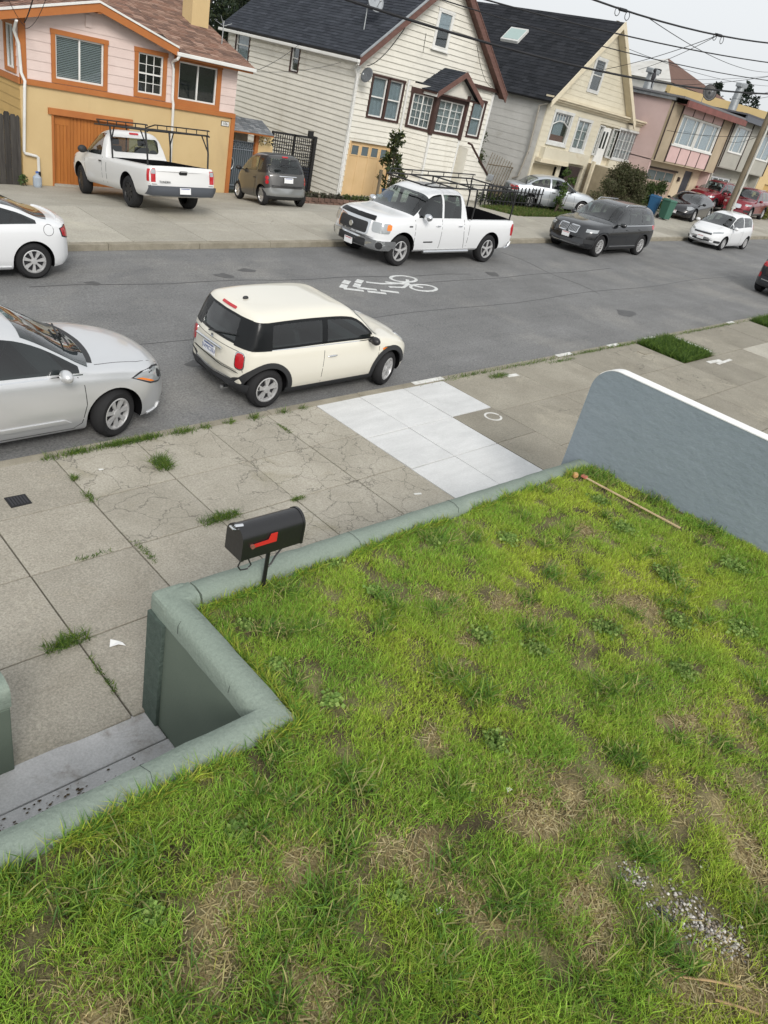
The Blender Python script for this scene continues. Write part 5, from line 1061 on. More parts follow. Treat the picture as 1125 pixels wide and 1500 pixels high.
class Car:
    def __init__(s, name, label, cat, body, L, W, top, hb, bc=.18, tum=.34, bendf=.28, bendr=.18, xf=0, xr=0, wr=.31, ww=.2, arch=None, loc=(0, 0), head=0, zf=None, pitch=None, nexp=4.5, hood_n=2.6,
                 steer=0, rim='five', rimmat=None, bed=None, fw=(.68, .82, .92, .975), rw=(.74, .87, .95, .985), ydepth=.30, group=None, roll=0.0, zoff=0.0, plan=None):
        s.L, s.W, s.hw = L, W, W/2; s.top = pchip(top); hbf = pchip(hb); s.belt = lambda x: min(hbf(x), s.top(x)-.03); s.tum = tum; s.bf, s.br = bendf, bendr
        h = L/2; s.bot = pchip([(-h, bc+.16), (-h+.12, bc+.05), (-h+.55, bc), (h-.6, bc), (h-.14, bc+.03), (h, bc+.12)])
        s.wid = pchip([(-h, rw[0]*s.hw), (-h+.05, rw[1]*s.hw), (-h+.2, rw[2]*s.hw), (-h+.5, rw[3]*s.hw), (-h+1.0, s.hw), (h-1.05, s.hw), (h-.5, fw[3]*s.hw), (h-.2, fw[2]*s.hw), (h-.05, fw[1]*s.hw), (h, fw[0]*s.hw)])
        s.nexp, s.hn = nexp, hood_n; s.xf, s.xr, s.wr, s.ww = xf, xr, wr, ww; arch = arch or wr+.055
        # stand the car on its four contact points
        ca, sa = math.cos(head), math.sin(head); zf = zf or road_z
        zw = {}
        for k, xx in (('f', xf), ('r', xr)):
            for sd_ in (1, -1): zw[k, sd_] = zf(loc[0]+xx*ca-sd_*s.hw*.85*sa, loc[1]+xx*sa+sd_*s.hw*.85*ca)
        zc = sum(zw.values())/4; pit_ = math.atan2((zw['f', 1]+zw['f', -1]-zw['r', 1]-zw['r', -1])/2, xf-xr); rol_ = math.atan2((zw['f', 1]+zw['r', 1]-zw['f', -1]-zw['r', -1])/2, s.hw*1.7)
        xm = (xf+xr)/2
        s.o = thing(name, label, cat, (0, 0, 0), None, group, local=True)
        s.o.matrix_world = Matrix.Translation((loc[0]+xm*ca, loc[1]+xm*sa, zc+zoff)) @ Matrix.Rotation(head, 4, 'Z') @ Matrix.Rotation(-pit_, 4, 'Y') @ Matrix.Rotation(rol_, 4, 'X') @ Matrix.Translation((-xm, 0, 0))
        s.wins = []; CARS.append(s); s.build(body, arch, bed, ydepth); s.wheels(rim, rimmat or ALLOY, steer)
    def bend(s, x, y):
        h = s.L/2; q = (abs(y)/s.hw)**2.3
        return x-s.bf*(max(0, x)/h)**1.2*q if x > 0 else x+s.br*(max(0, -x)/h)**1.2*q
    def section(s, x):
        zb, zs, zt, w = s.bot(x), s.belt(x), s.top(x), s.wid(x); d = zs-zb
        lo = [(0, zb), (.70*w, zb), (.90*w, zb+.015), (.955*w, zb+.07*min(1, d/.3)), (.985*w, zb+.25*d), (w, zb+.5*d), (.998*w, zb+.70*d), (.982*w, zb+.86*d), (.965*w, zb+.94*d), (.940*w, zs)]
        h = zt-zs; k = min(1, max(0, (h-.06)/.25)); k = k*k*(3-2*k); n = s.hn+(s.nexp-s.hn)*k; Yb = .940*w; up = []
        for i in range(1, 15):
            t = (i/14)**(1.0)*math.pi/2; c_, s_ = max(0, math.cos(t))**(2/n), math.sin(t)**(2/n); z = zs+h*s_
            up.append(((Yb-s.tum*(z-zs)*k)*c_ if i < 14 else 0, z))
        return lo+up
    def build(s, mat, arch, bed, ydepth):
        h = s.L/2; xs = sorted(set([round(-h+s.L*i/84, 4) for i in range(85)]+[-h+.02, -h+.06, -h+.1, h-.02, h-.06, h-.1])); v, f, rows = [], [], []
        for x in xs:
            sec = s.section(x); r = []
            for y, z in sec: r.append(len(v)); v.append((s.bend(x, y), y, z))
            for y, z in reversed(sec[1:-1]): r.append(len(v)); v.append((s.bend(x, y), -y, z))
            rows.append(r)
        m = len(rows[0])
        for A_, B_ in zip(rows, rows[1:]):
            for k in range(m): f.append([A_[k], A_[(k+1) % m], B_[(k+1) % m], B_[k]])
        f.append(rows[0][::-1]); f.append(rows[-1])
        me = bpy.data.meshes.new('body'); me.from_pydata(v, [], f); bm = bmesh.new(); bm.from_mesh(me); bmesh.ops.recalc_face_normals(bm, faces=bm.faces); bm.to_mesh(me); s.bvh = BVHTree.FromBMesh(bm); bm.free()
        me.materials.append(mat); ob = bpy.data.objects.new('body_tmp', me); COL.objects.link(ob); c = MB()
        for x in (s.xf, s.xr):
            for sd_ in (-1, 1):
                y0, y1 = (s.hw-ydepth)*sd_, (s.hw+.3)*sd_; n = 28; prof = []
                pts = [(x+arch*math.cos(t), s.wr+arch*math.sin(t)) for t in [math.pi*k/20 for k in range(21)]]+[(x-arch, -.3), (x+arch, -.3)]
                c.prism([(p[0], min(y0, y1), p[1]) for p in pts], (0, abs(y1-y0), 0))
        if bed: c.box(*bed)
        s.ob = ob; s.cuts = [c.build('cut_tmp', WELL)]
    def finish(s):
        h = s.L/2; xs = [-h+s.L*i/200 for i in range(201)]; cab = [x for x in xs if s.top(x)-s.belt(x) > .14]; x0, x1 = min(cab)+.04, max(cab)-.03; s.cx = (x0, x1)
        b = MB(); rows = []; n = 26
        for i in range(n+1):
            x = x0+(x1-x0)*i/n; sec = s.section(x)[5:]; zf = sec[0][1]; zt = sec[-1][1]; P_ = [(0, zf)]+[(max(0, y-.065), z-.05*(z-zf)/(zt-zf)) for y, z in sec]
            rows.append([b.pt((s.bend(x, y), y, z)) for y, z in P_]+[b.pt((s.bend(x, y), -y, z)) for y, z in reversed(P_[1:-1])])
        m = len(rows[0])
        for A_, B_ in zip(rows, rows[1:]):
            for k in range(m): b.f.append([A_[k], A_[(k+1) % m], B_[(k+1) % m], B_[k]])
        b.f.append(rows[0][::-1]); b.f.append(rows[-1]); s.cuts.append(b.build('cut_tmp', INTR))
        b = MB()
        for md_, p in s.wins:
            if md_ == 'S': b.prism([(a, -1.5, z) for a, z in p], (0, 3, 0))
        if b.f: s.cuts.append(b.build('cut_tmp', INTR))
        b = MB()
        for md_, p in s.wins:
            if md_ == 'T':
                z0 = min(s.belt(q[0]) for q in p)+.05; b.prism([(s.bend(*q), q[1], z0) for q in p], (0, 0, 1.5))
            if md_ == 'B':
                xb = x0+.25; b.prism([(-h-1, a, z) for a, z in p], (xb+h+1, 0, 0))
        if b.f: s.cuts.append(b.build('cut_tmp', INTR))
        ok_ = lambda m_, d0: len(m_.vertices) > 600 and max(v.co.x for v in m_.vertices)-min(v.co.x for v in m_.vertices) > s.L*.9 and max(v.co.z for v in m_.vertices) > d0-.02
        zt0 = max(v.co.z for v in s.ob.data.vertices)
        for ci, cut in enumerate(s.cuts):
            for att in range(4):
                md = s.ob.modifiers.new('b', 'BOOLEAN'); md.object = cut; md.operation = 'DIFFERENCE'; md.solver = 'EXACT'; md.material_mode = 'TRANSFER'; md.use_self = att == 2
                bpy.context.view_layer.update(); me2 = bpy.data.meshes.new_from_object(s.ob.evaluated_get(bpy.context.evaluated_depsgraph_get())); s.ob.modifiers.clear()
                if ok_(me2, zt0): s.ob.data = me2; break
                print('cut retry', s.o.name, ci, att)
                for v in cut.data.vertices: v.co += Vector((random.uniform(-1, 1), random.uniform(-1, 1), random.uniform(-1, 1)))*.0012
        me2 = s.ob.data; me2.name = 'body'
        for q in [s.ob]+s.cuts: bpy.data.objects.remove(q)
        s.body = link('body', me2, None, s.o, 32); s.seats()
    def seats(s):
        x0, x1 = s.cx; ln = x1-x0; mid = x0+ln*.46; zb = s.bot(mid)+.22; w = s.hw; rowsx = [mid] if ln < 1.95 else [mid+.05, max(x0+.38, mid-.82)]
        for k, xx in enumerate(rowsx):
            zt = s.top(xx)-.36
            for sd_ in (-1, 1):
                y = sd_*w*.42
                if s.top(xx)-s.belt(xx) < .3: continue
                b = MB(); b.box(xx-.02, xx+.46, y-.23, y+.23, zb+.02, zb+.20).build('seat', SEATM, s.o, bevel=.04)
                b = MB(); b.hexa([(xx-.08, y-.22, zb+.15), (xx+.06, y-.22, zb+.15), (xx+.06, y+.22, zb+.15), (xx-.08, y+.22, zb+.15), (xx-.24, y-.20, zt), (xx-.15, y-.20, zt), (xx-.15, y+.20, zt), (xx-.24, y+.20, zt)]).build('seat_back', SEATM, s.o, bevel=.03)
                MB().box(xx-.26, xx-.16, y-.12, y+.12, zt+.02, zt+.18).build('headrest', SEATM, s.o, bevel=.03)
        xd = x1-.42; wd = s.wid(xd)*.8
        MB().box(xd-.05, xd+.26, -wd, wd, s.belt(xd)-.28, s.belt(xd)-.03).build('dashboard', SEATM, s.o, bevel=.05)
        c_ = Vector((xd-.16, w*.42, s.belt(xd)-.04)); MB().tube([(c_.x+.07*math.sin(t), c_.y+.18*math.cos(t), c_.z+.17*math.sin(t)) for t in [2*math.pi*k/16 for k in range(17)]], .016, 6, caps=False).build('steering_wheel', BLACKM, s.o, 60)
    def wheels(s, rim, rm, steer):
        r, w = s.wr, s.ww; rr = r*.66
        b = MB(); prof = [(rr, -w/2+.012), (rr+.03, -w/2), (r-.045, -w/2), (r-.012, -w/2+.03), (r, -w/2+.05), (r, w/2-.05), (r-.012, w/2-.03), (r-.045, w/2), (rr+.03, w/2), (rr, w/2-.012)]
        b.lathe(prof, (0, 0, 0), 'y', 32, close=True); tm = b.build('tyre_tmp', RUB, None, 40); tyre = tm.data; bpy.data.objects.remove(tm)
        d = MB(); d.lathe_open([(rr+.004, w/2-.02), (rr-.02, w/2-.012), (rr-.035, w/2-.05), (rr-.04, -w/2+.04)], (0, 0, 0), 'y', 28)
        ns, sw_, pair = {'five': (5, .055, .0), 'ten': (5, .030, .13), 'six': (6, .06, 0), 'seven': (7, .028, .10), 'multi': (10, .022, 0), 'steel': (8, .09, 0), 'split': (5, .034, .17)}[rim]
        for i in range(ns):
            for o_ in ((-pair, pair) if pair else (0,)):
                a0 = 2*math.pi*i/ns+.3; a1 = a0+o_; y0, y1 = w/2-.055, w/2-.022
                p0 = Vector((math.cos(a0+o_*.25), math.sin(a0+o_*.25)))*.045; p1 = Vector((math.cos(a1), math.sin(a1)))*(rr-.01); q = Vector((-math.sin(a1), math.cos(a1)))
                d.hexa([(p0.x-q.x*sw_*.45, y0, p0.y-q.y*sw_*.45), (p0.x+q.x*sw_*.45, y0, p0.y+q.y*sw_*.45), (p1.x+q.x*sw_*.55, y0, p1.y+q.y*sw_*.55), (p1.x-q.x*sw_*.55, y0, p1.y-q.y*sw_*.55),
                        (p0.x-q.x*sw_*.45, y1-.004, p0.y-q.y*sw_*.45), (p0.x+q.x*sw_*.45, y1-.004, p0.y+q.y*sw_*.45), (p1.x+q.x*sw_*.55, y1, p1.y+q.y*sw_*.55), (p1.x-q.x*sw_*.55, y1, p1.y-q.y*sw_*.55)])
        d.lathe([(.06, w/2-.06), (.055, w/2-.018), (.0, w/2-.015)], (0, 0, 0), 'y', 14); rmo = d.build('rim_tmp', rm, None, 30); rimm = rmo.data; bpy.data.objects.remove(rmo)
        e = MB(); e.lathe([(rr-.01, w/2-.075), (0, w/2-.07)], (0, 0, 0), 'y', 24); bo = e.build('disc_tmp', ALLOYD if rim != 'steel' else BLACKM, None); disc = bo.data; bpy.data.objects.remove(bo)
        for x in (s.xf, s.xr):
            for sd_ in (-1, 1):
                t = link('wheel', tyre, None, s.o); t.location = (x, sd_*(s.hw-w/2-.025), r); t.rotation_euler = (random.uniform(0, 6) if 0 else 0, 0, (0 if sd_ > 0 else math.pi)+(steer if x == s.xf else 0))
                link('rim', rimm, None, t); link('brake_disc', disc, None, t)
    # ---- panels laid on the body surface
    def panel(s, name, poly, mode, mat, off=.004, res=.05, parent=None, ang=0, th=.012, at=None, lim=.75):
        if mat is CGLASS and mode == 'B': s.wins.append(('B', list(poly)))
        if at is not None: poly = [(a+(-math.sin(ang)*at[0]+math.cos(ang)*at[1]), b) for a, b in poly]
        bm = bmesh.new(); fc = bm.faces.new([bm.verts.new((a, b, 0)) for a, b in poly]); A_ = [p[0] for p in poly]; B_ = [p[1] for p in poly]
        for lo, hi, ax in ((min(A_), max(A_), 0), (min(B_), max(B_), 1)):
            n = int((hi-lo)/res)
            for i in range(1, n+1):
                t = lo+(hi-lo)*i/(n+1); co = [0, 0, 0]; no = [0, 0, 0]; co[ax] = t; no[ax] = 1
                bmesh.ops.bisect_plane(bm, geom=bm.verts[:]+bm.edges[:]+bm.faces[:], plane_co=co, plane_no=no, dist=1e-5)
        bnd = [e for e in bm.edges if e.is_boundary]; sk = {}
        for v in list(bm.verts):
            a, b = v.co.x, v.co.y
            if mode == 'L': o_, d = Vector((a, 4, b)), Vector((0, -1, 0))
            elif mode == 'Rt': o_, d = Vector((a, -4, b)), Vector((0, 1, 0))
            elif mode == 'F': o_, d = Vector((6, a, b)), Vector((-1, 0, 0))
            elif mode == 'B': o_, d = Vector((-6, a, b)), Vector((1, 0, 0))
            elif mode == 'T': o_, d = Vector((s.bend(a, b), b, 5)), Vector((0, 0, -1))
            else:
                c_, s_ = math.cos(ang), math.sin(ang); d = Vector((-c_, -s_, 0)); o_ = Vector((-s_*a+6*c_, c_*a+6*s_, b))
            hit = s.bvh.ray_cast(o_, d)
            if mode in 'FB' and (hit[0] is None or abs(hit[0].x) < s.L/2-lim): hit = s.bvh.find_nearest(Vector(((s.L/2+.1)*(1 if mode == 'F' else -1), a, b)))
            elif mode in ('L', 'Rt') and hit[0] is None: hit = s.bvh.find_nearest(Vector((a, s.hw*(1 if mode == 'L' else -1), b)))
            elif hit[0] is None: hit = s.bvh.find_nearest(o_+d*6)
            nrm = hit[1] if hit[1].dot(-d) > 0 else -hit[1]
            v.co = hit[0]+nrm*off; sk[v] = hit[0]-nrm*th*.6
        nv = {}
        for e in bnd:
            for v in e.verts:
                if v not in nv: nv[v] = bm.verts.new(sk[v])
        for e in bnd: bm.faces.new([e.verts[0], e.verts[1], nv[e.verts[1]], nv[e.verts[0]]])
        bmesh.ops.recalc_face_normals(bm, faces=bm.faces); me = bpy.data.meshes.new(name); bm.to_mesh(me); bm.free()
        return link(name, me, mat, parent or s.o, 40)
    def cn(s, fr, sd_): return (fr*(s.L/2-.16-.3*(s.bf if fr > 0 else s.br)), sd_*(s.hw-.14))
    def both(s, name, poly, mat, **k):
        if mat is CGLASS: s.wins.append(('S', poly))
        return [s.panel(name, poly, m_, mat, **k) for m_ in ('L', 'Rt')]
    def line(s, pts, w, mode, mat=None, name='panel_gap', **k):
        P2 = [Vector(p) for p in pts]; l_, r_ = [], []
        for i, p in enumerate(P2):
            d = (P2[min(i+1, len(P2)-1)]-P2[max(i-1, 0)]).normalized(); q = Vector((-d.y, d.x))*w/2; l_.append(p+q); r_.append(p-q)
        return s.panel(name, [tuple(p) for p in l_+r_[::-1]], mode, mat or SEAM, off=.0015, res=.12, **k)
    def glass(s, x0, x1, db=.02, dt=.10, n=14, lim=None):
        lo, hi = [], []
        for i in range(n+1):
            x = x0+(x1-x0)*i/n; a = s.belt(x)+db; b = min(s.top(x)-dt, s.belt(x)+.85*(s.top(x)-s.belt(x)))
            if lim: b = min(b, lim(x))
            if b > a+.015: lo.append((x, a)); hi.append((x, b))
        return lo+hi[::-1]
    def screen(s, xa, xb, fa=.86, fb=.80, mat=None, name='windscreen', n=10):
        def yw(x): w = .94*s.wid(x); return w-s.tum*max(0, s.top(x)-s.belt(x))
        ya, yb = yw(xa)*fa, yw(xb)*fb
        pts = [(xa, -ya+2*ya*i/n) for i in range(n+1)]+[(xb, yb-2*yb*i/n) for i in range(n+1)]
        s.wins.append(('T', pts)); return s.panel(name, pts, 'T', mat or CGLASSL, res=.05, off=.006)
    def mirror(s, x, z, mat, sz=(.07, .10, .065)):
        for sd_ in (-1, 1):
            y = s.wid(x)*sd_; b = MB(); b.ell((x, y+sd_*.10, z), sz, 12, 8); b.build('mirror', mat, s.o, 60)
            MB().box(x-.02, x+.03, min(y-sd_*.06, y+sd_*.06), max(y-sd_*.06, y+sd_*.06), z-.05, z-.02).build('mirror_stalk', PLAS, s.o)
    def plate(s, x, z, txt='', face=1, w=.31, h=.155, tilt=0, col=None):
        b = MB(); b.box(x-.006, x+.006, -w/2, w/2, z-h/2, z+h/2); p = b.build('licence_plate', PLATE, s.o)
        if txt:
            mt = Matrix.Translation((x+face*.008, 0, z-.008)) @ Matrix.Rotation(face*R_(90), 4, 'Z') @ Matrix.Rotation(R_(90), 4, 'X'); text_obj(txt, .085, mt, col or INK, p, 'plate_text', .001)
        MB().box(x-.007*1.1 if 0 else x-.0075, x+.0075, -w*.4, w*.4, z+h*.3, z+h*.42).build('plate_band', INK if face < 0 else REDL, p)
    def handle(s, x, z, mat, sides=(-1, 1), w=.1):
        for sd_ in sides:
            y = s.wid(x)*.99*sd_; MB().ell((x, y+sd_*.012, z), (w, .022, .016), 10, 6).build('door_handle', mat, s.o, 60)
    def archtrim(s, mat, r0, r1, a0=-8, a1=188, modes=('L', 'Rt'), back=None, front=None):
        for x in (s.xf, s.xr):
            e0, e1 = (a0 if front is None or x == s.xr else front), (a1 if back is None or x == s.xf else back); A_ = [R_(e0+(e1-e0)*i/22) for i in range(23)]; poly = [(x+r1*math.cos(t), s.wr+r1*math.sin(t)) for t in A_]+[(x+r0*math.cos(t), s.wr+r0*math.sin(t)) for t in A_[::-1]]
            for m_ in modes: s.panel('arch_trim', poly, m_, mat, off=.012, res=.1, th=.03)
def rrect(a0, a1, b0, b1, r=.02, n=3):
    out = []
    for cx, cy_, t0 in ((a1-r, b1-r, 0), (a0+r, b1-r, 90), (a0+r, b0+r, 180), (a1-r, b0+r, 270)):
        for i in range(n+1): t = R_(t0+90*i/n); out.append((cx+r*math.cos(t), cy_+r*math.sin(t)))
    return out

# ---- cream hatchback parked at the near kerb
CRM = paint('cream_car_paint', (.66, .635, .55))
c = Car('hatchback_car', 'cream three door hatchback with black window band parked at the kerb', 'car', CRM, 3.63, 1.70,
        [(-1.815, .58), (-1.80, .74), (-1.765, .88), (-1.67, 1.10), (-1.575, 1.30), (-1.52, 1.36), (-1.40, 1.385), (-.7, 1.41), (-.1, 1.40), (.24, 1.365), (.37, 1.31), (.82, .985), (.92, .935), (1.25, .89), (1.52, .82), (1.68, .74), (1.78, .62), (1.815, .5)],
        [(-1.815, .86), (-1.6, .90), (-.5, .91), (.5, .90), (1.0, .865), (1.4, .76), (1.815, .62)], bc=.17, tum=.24, bendf=.24, bendr=.20, xf=1.145, xr=-1.325, wr=.30, ww=.19, loc=(7.58, 8.86), head=R_(.5), steer=R_(20), rim='split', nexp=6.5, hood_n=2.6, ydepth=.28)
GB = M('gloss_black', (.012, .013, .014), rough=.2, spec=.18)
def band(x0, x1, f0, f1, n=20):
    q = [x0+(x1-x0)*i/n for i in range(n+1)]; return [(x, f0(x)) for x in q]+[(x, f1(x)) for x in reversed(q)]
gt_ = lambda d: (lambda x: min(c.top(x)-d, c.belt(x)+.85*(c.top(x)-c.belt(x))-(d-.12))); gb_ = lambda d: (lambda x: c.belt(x)+d)
for q_ in (band(-1.52, .70, gb_(.004), gb_(.035)), band(-1.52, .66, gt_(.152), gt_(.115)), band(-1.52, -1.29, gb_(.004), gt_(.115), 6), band(-.37, -.27, gb_(.004), gt_(.115), 3)): c.both('window_band', q_, GB, off=.006, res=.035)
for p_ in (c.glass(-1.30, -.36, .03, .15), c.glass(-.28, .70, .03, .15)): c.both('side_window', p_, CGLASS, off=.004)
for sd_ in (-1, 1): c.panel('rear_pillar_band', [(-.27, .895), (.27, .895), (.23, 1.275), (-.23, 1.275)], 'D', GB, ang=R_(180-sd_*42), off=.006, res=.03, at=(-1.50, sd_*.60))
for q_ in ([(-.62, .915), (.62, .915), (.615, .95), (-.615, .95)], [(-.57, 1.25), (.57, 1.25), (.56, 1.28), (-.56, 1.28)], [(-.62, .94), (-.53, .94), (-.49, 1.26), (-.565, 1.26)], [(.53, .94), (.62, .94), (.565, 1.26), (.49, 1.26)]): c.panel('rear_window_frame', q_, 'B', GB, off=.007, res=.035)
c.panel('rear_window', [(-.54, .945), (.54, .945), (.50, 1.255), (-.50, 1.255)], 'B', CGLASS, off=.004)
c.screen(.88, .38, .93, .92); c.panel('brake_light', rrect(-.17, .17, 1.315, 1.345, .012), 'B', REDL, off=.012)
MB().ell((-1.28, .0, 1.405), (.05, .03, .028), 10, 6).build('roof_antenna', PLAS, c.o, 60)
c.archtrim(PLAS, .352, .43, -12, 192, back=172, front=12)
c.both('sill', [(-1.0, .17), (.80, .17), (.80, .285), (-1.0, .285)], PLAS, off=.012)
c.panel('rear_bumper_trim', [(-.56, .24), (.56, .24), (.56, .37), (-.56, .37)], 'B', PLAS, off=.012)
for sd_ in (-1, 1): c.panel('rear_bumper_trim', [(-.26, .20), (.26, .20), (.26, .375), (-.26, .375)], 'D', PLAS, off=.022, res=.025, ang=R_(180-48*sd_), at=(-1.66, sd_*.62))
c.panel('front_bumper_trim', [(-.65, .2), (.65, .2), (.62, .34), (-.62, .34)], 'F', PLAS, off=.012)
c.panel('chrome_strip', [(-.50, .385), (.50, .385), (.50, .41), (-.50, .41)], 'B', CHR, off=.012); 
for sd_ in (-1, 1):
    a_ = 180-sd_*28; tl = c.panel('tail_light', rrect(-.085, .085, .56, .80, .05), 'D', CHR, ang=R_(a_), off=.006) if 0 else None
    tl = c.panel('tail_light', rrect(-.085, .085, .585, .845, .06), 'D', CHR, ang=R_(a_), at=(-1.72, sd_*.60), off=.006); c.panel('lens', rrect(-.068, .068, .605, .825, .05), 'D', REDL, ang=R_(a_), at=(-1.72, sd_*.60), off=.012, parent=tl)
    hl = c.panel('headlight', [(sd_*.5+.12*math.cos(t), .70+.12*math.sin(t)) for t in [2*math.pi*k/18 for k in range(18)]], 'F', CHR, off=.006); c.panel('lens', [(sd_*.5+.10*math.cos(t), .70+.10*math.sin(t)) for t in [2*math.pi*k/18 for k in range(18)]], 'F', CLRL, off=.012, parent=hl)
c.panel('grille', rrect(-.36, .36, .52, .66, .05), 'F', CHR, off=.008); c.plate(-1.845, .70, '5VMC353', -1)
b = MB(); b.tube([(-1.85, -.33, .815), (-1.868, 0, .825), (-1.85, .33, .815)], .02, 8).build('tailgate_handle', CHR, c.o, 60); MB().lathe([(.032, -.006), (.03, 0)], (-1.80, 0, .885), 'x', 16).build('badge', CHR, c.o)
b = MB(); b.tube([(-1.80, .1, .93), (-1.79, -.15, 1.0), (-1.74, -.42, 1.06)], .012, 5).build('rear_wiper', PLAS, c.o); MB().lathe([(.03, -.04), (.03, .06)], (-1.80, -.38, .235), 'x', 14).build('exhaust', CHR, c.o)
for m_ in ('L', 'Rt'):
    c.line([(-.335, .30), (-.335, .905)], .008, m_); c.line([(.86, .30), (.84, .60), (.845, .86)], .008, m_); c.line([(-1.4, .908), (.85, .88)], .012, m_, CHR, 'waist_strip')
    c.panel('indicator', rrect(.93, 1.03, .685, .72, .012), m_, AMB, off=.006); c.panel('side_vent', rrect(.96, 1.10, .675, .73, .02), m_, PLAS, off=.003)
c.line([(-.66, .56), (-.60, .84), (.60, .84), (.66, .56)], .008, 'B'); c.line([(-.6, .53), (.6, .53)], .008, 'B'); c.handle(-.17, .72, CHR); c.mirror(.60, .915, BLACKM); c.line([(-.93, .79), (-.93, .8)], .01, 'B') if 0 else None

# ---- silver saloon at the near kerb
SIL = paint('silver_car_paint', (.62, .63, .64), metal=.55, rough=.30)
c = Car('saloon_car', 'silver saloon car with front wheels turned, parked behind the cream hatchback', 'car', SIL, 4.63, 1.78,
        [(-2.315, .6), (-2.28, .88), (-2.15, 1.02), (-1.75, 1.07), (-1.55, 1.11), (-1.0, 1.36), (-.5, 1.475), (0, 1.495), (.30, 1.455), (.5, 1.39), (1.16, 1.03), (1.24, 1.0), (1.6, .965), (1.95, .905), (2.15, .835), (2.265, .73), (2.315, .58)],
        [(-2.315, .9), (-1.6, .985), (-.5, .965), (.6, .935), (1.2, .91), (1.7, .865), (2.1, .79), (2.315, .68)], bc=.17, tum=.40, bendf=.36, bendr=.2, xf=1.395, xr=-1.305, wr=.325, ww=.205, loc=(2.52, 8.86), head=R_(.5), steer=R_(22), rim='seven', ydepth=.30, hood_n=2.9, fw=(.6, .76, .90, .97))
for p_ in (c.glass(-1.35, -.42, .025, .12), c.glass(-.34, .96, .025, .12)): c.both('side_window', p_, CGLASS, off=.003, res=.03)
ws = c.screen(1.20, .42, .95, .90); c.screen(-1.72, -1.0, .86, .84, name='rear_window'); c.line([(1.235, -.66), (1.265, 0), (1.235, .66)], .085, 'T', PLAS, 'wiper_cowl')
for sd_ in (-1, 1): MB().tube([(1.13, sd_*.1+.25, 1.09), (.98, sd_*.15-.35, 1.165)], .012, 5).build('wiper', PLAS, c.o)
for m_, sd_ in (('L', 1), ('Rt', -1)):
    q_ = lambda L_: [(a*sd_, b) for a, b in L_]; hl = c.panel('headlight', q_([(-.20, .655), (-.05, .64), (.12, .675), (.36, .785), (.22, .825), (-.05, .81), (-.2, .765)]), 'D', CLRL, off=.006, ang=R_(52*sd_), at=(2.0, sd_*.70)); c.panel('indicator', q_([(.05, .668), (.13, .685), (.33, .775), (.25, .765), (.12, .71)]), 'D', AMB, off=.010, parent=hl, ang=R_(52*sd_), at=(2.0, sd_*.70)); c.panel('lamp_edge', q_([(-.22, .635), (-.05, .618), (.13, .655), (.39, .79), (.24, .842), (-.05, .825), (-.22, .78)]), 'D', PLAS, off=.003, ang=R_(52*sd_), at=(2.0, sd_*.70))
    c.panel('lamp_bowl', q_([(-.08+.055*math.cos(t), .725+.05*math.sin(t)) for t in [2*math.pi*k/12 for k in range(12)]]), 'D', PLAS, off=.009, parent=hl, ang=R_(52*sd_), at=(2.0, sd_*.70)); c.line([(.93, .905), (1.0, .80), (1.02, .55), (.96, .30), (.85, .235)], .009, m_); c.line([(-.38, .96), (-.38, .25)], .009, m_); c.line([(-.36, .24), (.88, .235)], .009, m_); c.line([(-1.2, .955), (1.0, .925)], .014, m_, CHR, 'waist_strip')
    c.panel('door_moulding', [(-1.0, .34), (.82, .335), (.74, .385), (-1.0, .39)], m_, SIL, off=.014, th=.02); c.panel('bumper_lip', [(1.86, .21), (2.06, .22), (2.10, .30), (2.06, .305), (2.03, .25), (1.86, .24)], m_, SIL, off=.02, th=.03)
c.line([(1.30, .70), (1.9, .62), (2.2, .48)], .008, 'T'); c.line([(1.30, -.70), (1.9, -.62), (2.2, -.48)], .008, 'T'); c.panel('grille', [(-.3, .42), (.3, .42), (.42, .66), (-.42, .66)], 'F', PLAS, off=.006); c.panel('lower_grille', rrect(-.5, .5, .24, .36, .04), 'F', PLAS, off=.006)
c.panel('tail_light', [(-2.12, .75), (-1.85, .80), (-1.85, .93), (-2.15, .93)], 'L', REDL); c.panel('tail_light', [(-2.12, .75), (-1.85, .80), (-1.85, .93), (-2.15, .93)], 'Rt', REDL); c.mirror(.74, 1.0, SIL, (.075, .11, .075)); c.handle(-.22, .82, SIL)

# ---- white coupe at the far kerb
WPT = paint('white_car_paint', (.67, .68, .69), rough=.25)
c = Car('coupe_car', 'white coupe with five spoke alloys parked on the far kerb by the mustard house', 'car', WPT, 4.42, 1.76,
        [(-2.21, .6), (-2.19, .82), (-2.10, .985), (-1.9, 1.035), (-1.72, 1.06), (-1.1, 1.29), (-.5, 1.405), (0, 1.41), (.4, 1.35), (1.05, 1.02), (1.15, .98), (1.7, .88), (2.05, .74), (2.21, .5)], [(-2.21, .88), (-1.5, .965), (0, .925), (1.1, .88), (1.8, .78), (2.21, .6)],
        bc=.17, tum=.42, bendf=.3, bendr=.30, xf=1.34, xr=-1.36, wr=.325, ww=.22, loc=(3.93, 15.02), head=R_(180), rim='seven', rimmat=ALLOY)
for p_ in (c.glass(-1.45, -.42, .03, .11), c.glass(-.34, .9, .025, .10)): c.both('side_window', p_, CGLASS, off=.003, res=.035)
c.screen(1.05, .35, .94, .9); c.screen(-1.80, -.95, .80, .86, CGLASS, 'rear_window'); c.both('tail_light', [(-2.12, .70), (-1.93, .78), (-1.90, .90), (-2.06, .93)], REDL, off=.006); c.both('light_surround', [(-2.13, .68), (-1.91, .76), (-1.87, .91), (-2.06, .945)], PLAS, off=.003)
